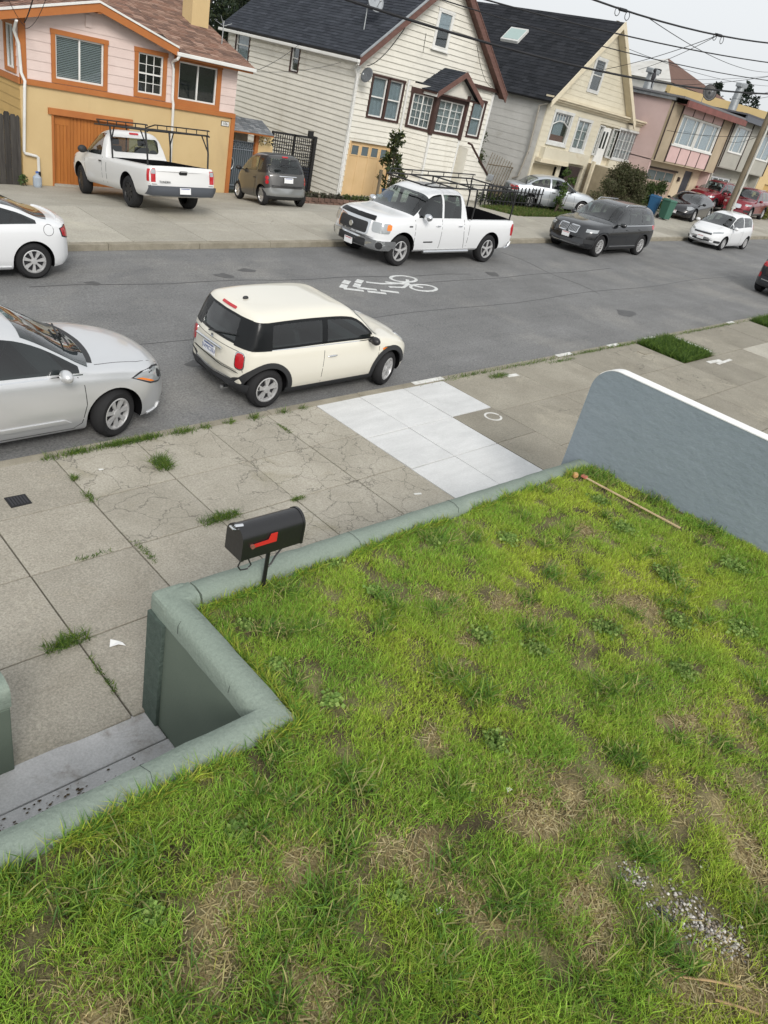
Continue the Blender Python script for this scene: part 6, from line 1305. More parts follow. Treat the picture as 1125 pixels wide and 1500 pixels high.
for m_ in ('L', 'Rt'): c.line([(-1.66+.095*math.cos(t), .885+.095*math.sin(t)) for t in [2*math.pi*k/20 for k in range(21)]], .008, m_, SEAM, 'fuel_flap'); c.line([(-.40, .93), (-.42, .28)], .009, m_); c.both('skirt', [(-.95, .18), (.9, .18), (.9, .25), (-.95, .25)], WPT, off=.02) if m_ == 'L' else None
c.both('headlight', [(1.75, .70), (2.05, .60), (2.0, .75), (1.8, .80)], CLRL); c.mirror(.65, .95, WPT); c.handle(-.2, .8, WPT)
c.panel('spoiler', [(-2.13, -.6), (-1.99, -.6), (-1.99, .6), (-2.13, .6)], 'T', WPT, off=.03, th=.03)

# ---- dark sport utility vehicle
DKP = paint('charcoal_car_paint', (.010, .011, .013), metal=0, rough=.2)
def suv_car(label, P_, loc, head, zf, L=4.92, W=2.0, red=False, name='suv_car', grille=True, rimm=None, group=None):
    h = L/2; c = Car(name, label, 'car', P_, L, W, [(-h, .7), (-h+.03, 1.0), (-h+.12, 1.18), (-h+.28, 1.5), (-h+.45, 1.66), (-1.2, 1.735), (-.3, 1.75), (.05, 1.70), (.26, 1.62), (.86, 1.22), (.98, 1.17), (1.6, 1.12), (2.1, 1.04), (h-.15, .93), (h-.05, .80), (h, .6)],
            [(-h, 1.05), (-1.5, 1.12), (0, 1.08), (1.1, 1.05), (1.8, .97), (h, .8)], bc=.23, tum=.28, bendf=.30, bendr=.2, xf=L/2-.90, xr=L/2-.90-2.98*L/4.92, wr=.37, ww=.26, loc=loc, head=head, zf=zf, rim='multi', rimmat=rimm, nexp=5, fw=(.72, .85, .94, .98), group=group)
    for p_ in (c.glass(-h+.42, -1.08, .03, .13), c.glass(-1.0, -.18, .03, .13), c.glass(-.1, .76, .03, .12)): c.both('side_window', p_, CGLASS, off=.003, res=.035)
    c.screen(.90, .20, .94, .92); c.panel('rear_window', rrect(-.62, .62, 1.17, 1.58, .06), 'B', CGLASS)
    c.archtrim(PLAS, .425, .47); c.both('sill', [(xr_+.0, .24) for xr_ in ()]+[(-1.0, .24), (1.0, .24), (1.0, .36), (-1.0, .36)], PLAS, off=.012); c.both('sill_strip', [(-.95, .37), (.95, .37), (.95, .395), (-.95, .395)], CHR, off=.014)
    for sd_ in (-1, 1):
        a_ = R_(35*sd_); c.panel('headlight', [(p[0], p[1]) for p in ([(-.20, .80), (.22, .82), (.26, .92), (-.18, .90)] if sd_ > 0 else [(-.22, .82), (.20, .80), (.18, .90), (-.26, .92)])], 'D', CLRL, ang=a_, at=c.cn(1, sd_), off=.006); c.panel('air_intake', [(p[0], p[1]) for p in rrect(-.2, .2, .44, .58, .04)], 'D', PLAS, ang=a_, at=c.cn(1, sd_), off=.006)
        c.panel('tail_light', [(p[0], p[1]) for p in rrect(-.25, .25, .95, 1.1, .04)], 'D', REDL, ang=R_(180-35*sd_), at=c.cn(-1, sd_), off=.006)
        g_ = c.panel('grille', rrect(min(sd_*.03, sd_*.40), max(sd_*.03, sd_*.40), .70, .95, .06), 'F', CHR, off=.006) if grille else None
        if g_:
            for k in range(6): y0 = sd_*(.065+.055*k); c.panel('grille_slot', [(y0-.018, .73), (y0+.018, .73), (y0+.018, .92), (y0-.018, .92)], 'F', PLAS, off=.011, parent=g_)
    if not grille: c.panel('grille', rrect(-.42, .42, .62, .85, .1), 'F', CHR, off=.006)
    c.panel('bumper_trim', [(-.8, .26), (.8, .26), (.75, .40), (-.75, .40)], 'F', PLAS, off=.008); c.panel('bumper_strip', [(-.62, .34), (.62, .34), (.6, .375), (-.6, .375)], 'F', CHR, off=.013); c.plate(h+.012, .60, '', 1)
    for m_ in ('L', 'Rt'): c.line([(-.14, 1.07), (-.14, .38)], .009, m_); c.line([(.98, 1.04), (1.0, .4)], .009, m_); c.line([(-1.05, 1.08), (-1.02, .7), (-.88, .45)], .009, m_); c.line([(-2.0, 1.105), (1.0, 1.07)], .02, m_, CHR, 'waist_strip')
    for sd_ in (-1, 1): MB().tube([(-1.6, sd_*.62, c.top(-1.6)-.06), (-1.5, sd_*.62, c.top(-1.5)+.0), (-.2, sd_*.62, c.top(-.2)+.0), (-.05, sd_*.62, c.top(-.05)-.06)], .016, 6).build('roof_rail', CHR, c.o, 60)
    c.mirror(.58, 1.13, P_, (.09, .12, .085)); c.handle(-.02, .94, P_); c.handle(-.92, .96, P_); return c
suv_car('dark grey sport utility vehicle with twin chrome grille at the far kerb', DKP, (26.4, 15.05), R_(180.5), road_z)
REDP = paint('dark_red_paint', (.20, .012, .022), metal=.3, rough=.22)
suv_car('dark red sport utility vehicle with big oval headlamps on a driveway', REDP, (52.3, 20.5), R_(186), gz, 4.6, 1.85, grille=False)
suv_car('second dark red vehicle partly hidden behind the utility pole', REDP, (51.9, 22.65), R_(182), gz, 4.5, 1.75, grille=False)

# ---- small white hatchback
def small_hatch(label, P_, loc, head, zf, L=4.06, W=1.70, front=True):
    h = L/2; c = Car('hatchback_car', label, 'car', P_, L, W, [(-h, .6), (-h+.03, .85), (-h+.10, 1.02), (-h+.28, 1.33), (-h+.45, 1.47), (-1.0, 1.52), (-.3, 1.525), (.1, 1.48), (.35, 1.39), (1.15, 1.0), (1.25, .965), (1.6, .88), (1.85, .78), (h-.05, .62), (h, .48)],
            [(-h, .92), (-1.2, 1.0), (0, .95), (1.1, .90), (1.6, .80), (h, .62)], bc=.17, tum=.33, bendf=.36, bendr=.2, xf=h-.84, xr=h-.84-2.53, wr=.30, ww=.19, loc=loc, head=head, zf=zf, rim='multi', nexp=4.6)
    for p_ in (c.glass(-1.45, -.52, .03, .12), c.glass(-.44, .62, .03, .11), c.glass(.68, .98, .03, .10)): c.both('side_window', p_, CGLASS, off=.003, res=.035)
    c.screen(1.14, .28, .95, .92); c.panel('rear_window', rrect(-.55, .55, 1.03, 1.38, .06), 'B', CGLASS)
    for sd_ in (-1, 1):
        c.panel('headlight', [(p[0], p[1]) for p in ([(-.28, .66), (.18, .74), (.22, .80), (-.05, .78), (-.28, .72)] if sd_ > 0 else [(.28, .66), (-.18, .74), (-.22, .80), (.05, .78), (.28, .72)])], 'D', CLRL, ang=R_(36*sd_), at=c.cn(1, sd_), off=.006)
        c.panel('fog_recess', [(p[0], p[1]) for p in rrect(-.16, .16, .30, .40, .04)], 'D', PLAS, ang=R_(32*sd_), at=c.cn(1, sd_), off=.006)
        c.panel('tail_light', [(p[0], p[1]) for p in rrect(-.12, .14, .82, 1.12, .05)], 'D', REDL, ang=R_(180-35*sd_), at=c.cn(-1, sd_), off=.006)
    g_ = c.panel('grille', rrect(-.42, .42, .60, .69, .03), 'F', PLAS, off=.006); c.panel('chrome_bar', [(-.42, .665), (.42, .665), (.40, .695), (-.40, .695)], 'F', CHR, off=.011, parent=g_); c.panel('lower_grille', rrect(-.42, .42, .28, .38, .04), 'F', PLAS, off=.006); c.plate(h+.02, .44, '', 1)
    for m_ in ('L', 'Rt'): c.line([(-.48, .97), (-.48, .26)], .009, m_); c.line([(.75, .92), (.8, .28)], .009, m_); c.line([(-1.3, .70), (.5, .42)], .014, m_, P_, 'body_crease')
    c.mirror(.74, .98, P_, (.08, .11, .075)); c.handle(-.3, .84, P_); return c
small_hatch('small white five door hatchback at the far kerb past the dark vehicle', WPT, (37.0, 15.08), R_(180.5), road_z)
# ---- dark hatchback seen from behind on the near side
c = suv_car('dark grey hatchback with chrome bumper strip parked far along the near kerb', paint('blue_black_paint', (.022, .025, .03), metal=.3), (30.5, 8.95), R_(0), road_z, 4.2, 1.80, name='hatchback_car', grille=False)
c.panel('chrome_strip', [(-.62, .50), (.62, .50), (.62, .535), (-.62, .535)], 'B', CHR, off=.012)
for sd_ in (-1, 1): c.panel('reflector', [(p[0], p[1]) for p in rrect(-.1, .1, .56, .72, .03)], 'D', REDL, ang=R_(180-30*sd_), at=c.cn(-1, sd_), off=.008)
# ---- black coupe
c = Car('coupe_car', 'low black coupe parked before the pink house garage', 'car', paint('black_paint', (.010, .010, .012), rough=.16), 4.5, 1.83, [(-2.25, .6), (-2.2, .9), (-1.9, 1.0), (-1.6, 1.04), (-.9, 1.27), (-.3, 1.36), (.1, 1.34), (.4, 1.27), (1.15, .93), (1.25, .90), (1.8, .78), (2.1, .64), (2.25, .45)], [(-2.25, .88), (-1.4, .96), (0, .88), (1.1, .83), (1.8, .70), (2.25, .52)],
        bc=.16, tum=.42, bendf=.45, bendr=.3, xf=1.32, xr=-1.25, wr=.33, ww=.22, loc=(42.9, 19.8), head=R_(188), zf=gz, rim='five')
c.both('side_window', c.glass(-1.3, .98, .025, .09), CGLASS); c.screen(1.16, .36, .94, .9, CGLASS); c.screen(-1.6, -.8, .8, .85, CGLASS, 'rear_window'); c.both('headlight', [(1.55, .68), (1.95, .56), (2.0, .60), (1.85, .72), (1.65, .75)], CLRL, off=.006); c.mirror(.7, .9, GB); c.panel('grille', rrect(-.4, .4, .24, .36, .05), 'F', PLAS); c.plate(2.27, .40)
# ---- silver saloon on the cream house drive
c = Car('saloon_car', 'older silver saloon on the drive of the cream house', 'car', paint('pale_silver_paint', (.50, .53, .56), metal=.6), 4.45, 1.72, [(-2.22, .6), (-2.18, .88), (-2.05, .99), (-1.6, 1.02), (-1.5, 1.05), (-1.0, 1.32), (-.5, 1.42), (0, 1.43), (.35, 1.37), (1.05, 1.0), (1.15, .965), (1.7, .88), (2.05, .76), (2.18, .62), (2.22, .5)], [(-2.22, .88), (-1.2, .95), (0, .93), (1.1, .88), (1.8, .78), (2.22, .6)],
        bc=.18, tum=.36, bendf=.3, bendr=.22, xf=1.35, xr=-1.27, wr=.30, ww=.19, loc=(31.3, 21.1), head=R_(-33), zf=gz, rim='multi')
for p_ in (c.glass(-1.3, -.4, .025, .10), c.glass(-.32, .9, .025, .10)): c.both('side_window', p_, CGLASS, off=.003, res=.035)
c.screen(1.05, .36, .94, .9); c.screen(-1.6, -1.0, .84, .86, name='rear_window'); c.both('headlight', [(1.75, .62), (2.1, .58), (2.08, .72), (1.8, .74)], CLRL); c.both('tail_light', [(-2.15, .7), (-1.9, .74), (-1.9, .9), (-2.15, .9)], REDL); c.mirror(.66, .96, PLAS); c.handle(-.2, .8, PLAS); c.handle(-1.1, .82, PLAS)
for m_ in ('L', 'Rt'): c.line([(-.36, .94), (-.36, .25)], .01, m_); c.line([(.85, .88), (.9, .28)], .01, m_); c.line([(-1.3, .50), (1.0, .48)], .03, m_, SIL, 'side_moulding')
# ---- grey two seater
SMG = paint('brown_grey_paint', (.075, .073, .070), metal=.4, rough=.3); SLV = paint('tridion_silver', (.30, .31, .31), metal=.6, rough=.35)
c = Car('microcar', 'tiny brown grey two seat car on the drive before the iron gate', 'car', SMG, 2.70, 1.56, [(-1.35, .62), (-1.34, .85), (-1.28, 1.02), (-1.10, 1.38), (-1.02, 1.48), (-.85, 1.53), (-.3, 1.545), (.1, 1.50), (.3, 1.41), (.85, 1.02), (.95, .97), (1.2, .84), (1.31, .68), (1.35, .5)], [(-1.35, .92), (-.8, .98), (.2, .95), (.9, .88), (1.35, .7)],
        bc=.2, tum=.26, bendf=.3, bendr=.16, xf=.98, xr=-.89, wr=.29, ww=.19, loc=(15.72, 21.45), head=R_(80), zf=gz, rim='six', nexp=5, rimmat=ALLOY)
c.both('pillar_band', [(-1.18, .98), (-.62, .97), (-.45, 1.46), (-.98, 1.46)], BLACKM, off=.003); c.both('side_window', c.glass(-.52, .78, .03, .13), CGLASS, off=.006); c.both('quarter_window', c.glass(-.84, -.60, .06, .17), CGLASS, off=.007)
c.panel('roof_panel', rrect(-.95, .1, -.46, .46, .08), 'T', BLACKM, off=.004); c.panel('rear_window', rrect(-.60, .60, .99, 1.40, .08), 'B', CGLASS); c.panel('brake_light', rrect(-.10, .10, 1.43, 1.465, .01), 'B', REDL, off=.02); c.plate(-1.375, .80, '', -1)
c.panel('rear_bumper', [(-.74, .26), (.74, .26), (.76, .52), (.6, .56), (-.6, .56), (-.76, .52)], 'B', SLV, off=.02, th=.03); c.panel('rear_valance', [(-.7, .22), (.7, .22), (.7, .33), (-.7, .33)], 'B', PLAS, off=.028, th=.03); c.panel('tailgate_gap', [(-.55, .60), (.55, .60), (.55, .64), (-.55, .64)], 'B', PLAS, off=.006)
for sd_ in (-1, 1):
    for z_ in (.84, .72): c.panel('tail_light', [(.06*math.cos(t), z_+.06*math.sin(t)) for t in [2*math.pi*k/14 for k in range(14)]], 'D', REDL, ang=R_(180-sd_*35), at=c.cn(-1, sd_), off=.01)
c.both('rear_quarter', [(-1.3, .30), (-1.22, .30), (-1.2, .52), (-1.28, .58)], SLV, off=.01); c.screen(.85, .2, .93, .9); c.mirror(.55, 1.0, BLACKM); c.handle(-.45, .80, BLACKM); c.panel('light_bar', [(-.3, .90), (.3, .90), (.3, .92), (-.3, .92)], 'B', CHR, off=.012)
for m_ in ('L', 'Rt'): c.line([(-.55, .95), (-.5, .6), (-.35, .3)], .012, m_)

# ---- pickups
def rack(c, x0, x1, xm, zr, yw, zb, label):
    """tubular ladder rack: side rails, cross bars and legs"""
    t = c.o; b = MB(); r = .022
    for sd_ in (-1, 1):
        y = yw*sd_
        MB().tube([(x0, y, zr-.02), (x0+.05, y, zr), (x1-.1, y, zr), (x1, y*.6, zr-.01)], r, 6).build('rack_rail', BLACKM, t, 60); MB().tube([(x0, y, zr+.11), (x0+.06, y, zr+.12), (x1-.25, y, zr+.12), (x1, y*.8, zr+.02)], r*.8, 6).build('rack_rail', BLACKM, t, 60)
        for k in range(6): xx = x0+.1+(x1-x0-.5)*k/5; MB().tube([(xx, y, zr), (xx, y, zr+.12)], r*.6, 5).build('rack_spindle', BLACKM, t)
        for xx in (x0+.12, xm): MB().tube([(xx-.03, y*.99, zb), (xx-.05, y*1.0, zb+.35), (xx, y, zr)], r*1.15, 6).build('rack_leg', BLACKM, t, 60); MB().tube([(xx-.03, y, zb+.42), (xx+.28*(1 if xx < 0 and xx < xm else -1), y, zr)], r*.8, 5).build('rack_brace', BLACKM, t)
    for xx in (x0+.12, xm, (xm+x1)/2, x1): MB().tube([(xx, -yw*(1 if xx < x1 else .6), zr), (xx, yw*(1 if xx < x1 else .6), zr)], r, 6).build('rack_crossbar', BLACKM, t, 60)
def pickup(label, P_, L, W, loc, head, zf, cabr, rearx, hgt, wb_, fo, hb_, wr, double, steer=0, rim='six', rimm=None, name='pickup_truck', bend=.26):
    h = L/2; xf = h-fo; xr = xf-wb_; rail = hb_
    top = [(-h, rail-.12), (-h+.04, rail-.01), (-h+.1, rail), (cabr-.10, rail+.0), (cabr-.02, rail+.02), (cabr+.02, rail+.30), (cabr+.10, hgt-.10), (cabr+.20, hgt-.02), (cabr+.5, hgt), (rearx-.75, hgt), (rearx-.45, hgt-.04), (rearx-.28, hgt-.11), (rearx+.42, rail+.10), (rearx+.52, rail+.07), (h-.55, rail+.03), (h-.22, rail-.04), (h-.10, rail-.13), (h-.03, rail-.32), (h, rail-.5)]
    c = Car(name, label, 'pickup truck', P_, L, W, top, [(-h, rail-.03), (cabr, rail-.03), (h-1.2, rail-.03), (h-.4, rail-.10), (h, rail-.2)], bc=.36, tum=.24, bendf=bend, bendr=.05, xf=xf, xr=xr, wr=wr, ww=.27, arch=wr+.10, loc=loc, head=head, zf=zf, steer=steer, rim=rim, rimmat=rimm, nexp=5.5, hood_n=3.4,
            bed=(-h+.10, cabr-.12, -W/2+.17, W/2-.17, rail-.50, rail+.6), fw=(.80, .90, .95, .985), rw=(.93, .97, .99, .998), ydepth=.34)
    if double: gl_ = [c.glass(cabr+.26, cabr+.98, .06, .11), c.glass(cabr+1.06, rearx+.18, .06, .11)]
    else: gl_ = [c.glass(cabr+.28, rearx+.22, .05, .11)]
    for p_ in gl_: c.both('side_window', p_, CGLASS, off=.003, res=.035)
    c.screen(rearx+.44, rearx-.22, .95, .93); c.panel('rear_window', rrect(-.60, .60, rail+.14, hgt-.14, .07), 'D', CGLASS, ang=math.pi, off=.006) if 0 else None
    return c, xf, xr, rail
c, xf, xr, rail = pickup('white crew pickup truck with black ladder rack at the far kerb', WPT, 5.81, 2.03, (16.62, 15.0), R_(180.3), road_z, -.60, 1.20, 1.93, 3.70, .98, 1.22, .40, True, rim='five', rimm=ALLOY)
h = 5.81/2; c.panel('rear_window', rrect(-.62, .62, 1.36, 1.74, .07), 'B', CGLASS, off=.006, lim=9)
gr_o = c.panel('grille_surround', rrect(-.58, .58, .72, 1.14, .09), 'F', CHR, off=.02, th=.04); gi = c.panel('grille', rrect(-.52, .52, .76, 1.03, .05), 'F', PLAS, off=.028, parent=gr_o)
for z_ in (.83, .92): c.panel('grille_bar', [(-.5, z_), (.5, z_), (.5, z_+.02), (-.5, z_+.02)], 'F', ALLOYD, off=.034, parent=gr_o)
MB().lathe([(.075, 0), (.07, .015)], (h+.022, 0, .89), 'x', 18).build('badge', CHR, c.o); c.panel('bonnet_guard', [(-.66, 1.10), (.66, 1.10), (.6, 1.175), (-.6, 1.175)], 'F', GB, off=.04, th=.05)
c.panel('bumper', [(-.98, .42), (.98, .42), (.96, .66), (-.96, .66)], 'F', CHR, off=.03, th=.05); c.panel('bumper_insert', rrect(-.52, .52, .46, .62, .03), 'F', PLAS, off=.038)
for sd_ in (-1, 1):
    c.panel('bumper_corner', [(p[0], p[1]) for p in rrect(-.36, .42, .42, .66, .05)] if sd_ > 0 else [(p[0]-.20, p[1]) for p in rrect(-.42, .36, .42, .66, .05)], 'D', CHR, ang=R_(42*sd_), at=c.cn(1, sd_), off=.026, th=.05)
    c.panel('fog_light', [(.085*math.cos(t), .54+.085*math.sin(t)) for t in [2*math.pi*k/16 for k in range(16)]], 'D', PLAS, ang=R_(30*sd_), at=c.cn(1, sd_), off=.04)
    hl = c.panel('headlight', [(p[0], p[1]) for p in rrect(-.24, .24, .84, 1.08, .05)], 'D', CLRL, ang=R_(40*sd_), at=c.cn(1, sd_), off=.012); c.panel('indicator', [(p[0], p[1]) for p in rrect(-.05+sd_*.2, .06+sd_*.2, .92, 1.06, .03)], 'D', AMB, ang=R_(40*sd_), at=c.cn(1, sd_), off=.018, parent=hl)
for m_ in ('L', 'Rt'):
    c.panel('tail_light', [(-h+.07, .78), (-h+.20, .80), (-h+.24, 1.0), (-h+.18, 1.12), (-h+.07, 1.12)], m_, REDL, off=.01); c.line([(cab_, 1.2) for cab_ in ()]+[(-.48, 1.22), (-.5, .9), (-.62, .45)], .014, m_); c.line([(.45, 1.22), (.45, .46)], .012, m_); c.line([(1.52, 1.20), (1.48, .5)], .012, m_); c.line([(-.58, 1.75), (-.72, 1.2), (-.72, .5)], .014, m_)
    c.panel('lettering_badge', rrect(.75, 1.12, .62, .655, .01), m_, ALLOYD, off=.004); c.panel('engine_badge', rrect(1.62, 1.75, 1.02, 1.055, .01), m_, ALLOYD, off=.004)
c.handle(.62, 1.06, CHR); c.handle(-.30, 1.06, CHR); c.mirror(1.22, 1.30, CHR, (.10, .14, .10)); c.plate(h+.05, .47, '', 1); c.panel('rear_bumper', [(-.95, .44), (.95, .44), (.95, .62), (-.95, .62)], 'B', CHR, off=.04, th=.05)
for sd_ in (-1, 1): MB().tube([(1.05, sd_*.98, .37), (-.85, sd_*.98, .37)], .045, 8).build('side_step', CHR, c.o, 60)
c.both('rear_bumper_end', [(-h+.07, .46), (-h+.24, .46), (-h+.22, .62), (-h+.07, .62)], CHR, off=.02); rack(c, -2.75, 1.15, -.85, 2.02, .88, 1.2, 'r')
c, xf, xr, rail = pickup('older white regular cab pickup with steel ladder rack on the orange garage drive', paint('old_white_paint', (.64, .64, .63), rough=.4), 5.45, 1.90, (10.62, 20.62), R_(87.5), gz, .02, 1.15, 1.80, 3.24, .88, 1.12, .385, False, rim='steel', rimm=BLACKM, steer=R_(-8))
h = 2.725; c.panel('rear_window', rrect(-.66, .66, 1.26, 1.62, .08), 'B', CGLASS, off=.006, lim=9)
c.panel('bumper', [(-.95, .46), (.95, .46), (.95, .66), (-.95, .66)], 'B', M('bumper_grey', (.075, .082, .095), rough=.5), off=.06, th=.08); c.plate(-h-.075, .56, '', -1, w=.30, h=.15)
c.panel('tailgate_handle', rrect(-.11, .11, .93, 1.02, .03), 'B', BLACKM, off=.012); c.panel('tailgate_gap', [(-.90, .685), (.90, .685), (.90, .70), (-.90, .70)], 'B', SEAM, off=.003)
for sd_ in (-1, 1):
    c.panel('tail_light', [p for p in ([(-.87, .74), (-.75, .74), (-.75, 1.05), (-.87, 1.05)] if sd_ > 0 else [(.75, .74), (.87, .74), (.87, 1.05), (.75, 1.05)])], 'B', REDL, off=.008); c.panel('reverse_light', [p for p in ([(-.86, .93), (-.76, .93), (-.76, 1.03), (-.86, 1.03)] if sd_ > 0 else [(.76, .93), (.86, .93), (.86, 1.03), (.76, 1.03)])], 'B', CLRL, off=.012)
mt = Matrix.Translation((-h-.012, .52, .75)) @ Matrix.Rotation(-R_(90), 4, 'Z') @ Matrix.Rotation(R_(90), 4, 'X'); text_obj('TUNDRA', .075, mt, ALLOYD, c.o, 'lettering', .004)
for m_ in ('L', 'Rt'): c.panel('side_tail_light', [(-h+.07, .75), (-h+.15, .76), (-h+.15, 1.03), (-h+.07, 1.04)], m_, REDL, off=.008); c.line([(-.10, 1.08), (-.10, .48)], .02, m_); c.line([(.20, 1.10), (.18, .48)], .012, m_); c.line([(1.40, 1.08), (1.35, .5)], .012, m_)
c.panel('brake_light', rrect(-.13, .13, 1.70, 1.74, .015), 'B', REDL, off=.015, lim=9); c.handle(.28, 1.0, BLACKM); c.mirror(1.2, 1.22, PLAS, (.09, .13, .10)); rack(c, -2.55, .80, -.30, 1.88, .84, 1.1, 'r'); c.both('headlight', [(2.2, .8), (2.45, .8), (2.4, .98), (2.2, 1.0)], CLRL)

for c in CARS: c.finish()
# ================================================================ lawn
_ng = np.random.default_rng(3).random((6, 64, 64))
def vnoise(x, y, sc, k=0):
    u, v = np.asarray(x)*sc+17.3*k+40, np.asarray(y)*sc+9.1*k+40; i, j = np.floor(u).astype(int), np.floor(v).astype(int); a, b = u-i, v-j; a, b = a*a*(3-2*a), b*b*(3-2*b); g = _ng[k % 6]
    return (g[i % 64, j % 64]*(1-a)*(1-b)+g[(i+1) % 64, j % 64]*a*(1-b)+g[i % 64, (j+1) % 64]*(1-a)*b+g[(i+1) % 64, (j+1) % 64]*a*b)
def lawn_z(x, y): return 1.245+.045*(3.45-y)+.022*np.maximum(0, x-3)+.035*(vnoise(x, y, 1.3, 1)-.5)+.018*(vnoise(x, y, 4.5, 2)-.5)
def in_lawn(x, y): return (x > -2.4) & (x < 7.64) & (y < 3.445) & (y > -3) & ~((x < 2.285) & (y > 2.18))
DRY = [(1.69, 1.48, .16), (1.32, 1.42, .12), (2.18, 1.13, .15), (2.79, .49, .13), (2.66, .31, .13), (2.72, .40, .12), (3.14, .92, .16), (3.0, .85, .14), (3.81, .45, .12), (4.23, .09, .16), (3.86, -.1, .15), (3.7, -.25, .14), (4.48, 2.2, .16), (5.48, 1.67, .2), (3.93, 2.51, .12), (4.85, .49, .13), (4.54, .66, .14), (3.78, 2.09, .12), (1.07, 1.25, .14), (1.38, .87, .16), (.71, 1.4, .14), (2.3, .75, .12), (3.35, .65, .13), (2.95, 1.6, .09), (6.2, 2.6, .12), (3.05, -.35, .16), (2.85, -.2, .13)]
BARE = [(2.57, 3.44, .11), (4.0, 3.45, .10), (3.16, -.03, .17), (3.15, .32, .07), (2.24, 1.2, .08), (3.9, .58, .07), (5.0, .45, .07), (7.3, 3.45, .06), (3.35, 3.1, .06)]
def blob(x, y, L):
    wx_ = x+.34*(vnoise(x, y, 3.1, 2)-.5)+.16*(vnoise(x, y, 8.5, 4)-.5); wy_ = y+.34*(vnoise(x, y, 3.1, 3)-.5)+.16*(vnoise(x, y, 8.5, 1)-.5); x, y = wx_, wy_; r = np.zeros_like(x)
    for a, b, s in L: r = np.maximum(r, np.exp(-(((x-a)/s)**2+((y-b)/s)**2)*.7))
    return r
xs_ = np.arange(-2.4, 7.66, .075); ys_ = np.append(np.arange(-3, 3.42, .075), 3.46)
XX, YY = np.meshgrid(xs_, ys_); ZZ = lawn_z(XX, YY); ok = in_lawn(XX, YY); n_ = len(xs_); V = np.stack([XX, YY, ZZ], -1).reshape(-1, 3)
F = np.array([[j*n_+i, j*n_+i+1, (j+1)*n_+i+1, (j+1)*n_+i] for j in range(len(ys_)-1) for i in range(n_-1) if ok[j, i] or ok[j+1, i+1]])
dr = np.clip(blob(XX, YY, DRY), 0, 1).ravel()*np.clip(vnoise(XX, YY, 7, 3).ravel()*1.6-.1, 0, 1); th = np.clip(vnoise(XX, YY, 5, 0).ravel()*1.5-.25, 0, 1)[:, None]; cs = (np.array((.075, .060, .034))*(1-th)+np.array((.20, .185, .085))*th)*(1-dr[:, None])+np.array((.37, .30, .155))*dr[:, None]
cs = cs*(.8+.4*vnoise(XX, YY, 11, 4).ravel()[:, None]); SOILC = M('lawn_soil', (.1, .08, .05), attr='Col', rough=1, bump=.9, bsc=55, fine=.45, fsc=100)
lw = np_mesh('lawn', V, F, np.concatenate([cs, np.ones((len(cs), 1))], 1), SOILC); lw.data.polygons.foreach_set('use_smooth', [True]*len(F)); tag(lw, kind='structure')
def scatter(n, x0, x1, y0, y1):
    x = x0+(x1-x0)*rng.random(n); y = y0+(y1-y0)*rng.random(n); k = in_lawn(x, y); return x[k], y[k]
def visible(x, y):        # keep the blades to the lawn a viewer near the window could see
    return (y > -1.9+.0*x) & (y > 2.35-1.05*(x+.9)) & (x > -.9)
x, y = scatter(900000, -.9, 7.64, -1.9, 3.45); k = visible(x, y); x, y = x[k], y[k]
d_ = blob(x, y, DRY)*(.35+1.1*vnoise(x, y, 6, 3)); b_ = blob(x, y, BARE); v1 = vnoise(x, y, 2.1, 0); v2 = vnoise(x, y, .8, 5); v3 = vnoise(x, y, 6.5, 2)
far = np.hypot(x, y)
keep = rng.random(len(x)) < np.clip((1-1.05*np.clip(d_, 0, 1))*(1-1.15*b_)*np.clip(1.9*v3-.18+.5*(vnoise(x, y, 14, 5)-.5), .10, 1), 0.02, 1)*np.clip(.8+.05*far, 0, 1); x, y, d_, v1, v2, v3 = (q[keep] for q in (x, y, d_, v1, v2, v3))
n = len(x); print('blades', n)
lime = np.array((.45, .535, .07)); grn = np.array((.245, .41, .058)); drk = np.array((.105, .235, .036)); straw = np.array((.48, .40, .21)); olive = np.array((.31, .32, .07))
mixv = np.clip(.55*v1+.5*v2+.25*(rng.random(n)-.5)+.16*np.exp(-((x-4.9)/2.0)**2-((y-2.4)/1.3)**2)+.04, 0, 1)[:, None]
col = np.where(mixv > .5, grn+(lime-grn)*((mixv-.5)*2), drk+(grn-drk)*(mixv*2)); tt = rng.random(n)
st = tt < (.09+.6*np.clip(d_, 0, 1)); col[st] = straw*(.7+.5*rng.random((st.sum(), 1))); ol = (~st) & (tt > .86); col[ol] = olive*(.7+.5*rng.random((ol.sum(), 1))); col *= (.62+1.0*rng.random((n, 1)))
h = (.020+.050*np.clip(1.35*(1-mixv[:, 0])*.6+.6*v3, 0, 1.3))*(1+.25*(v1-.5)); h[st] *= .8; h *= 1+.42/(1+np.exp((x+.55*(y-1.2)-2.3)*3))
P0 = np.stack([x, y, lawn_z(x, y)-.004], 1); g1 = blades('grass', P0, h, .0046, col, GRASSM, lean=.6, hvar=.7, seg=2); tag(g1, 'short patchy green lawn grass inside the retaining wall', 'grass', kind='stuff')
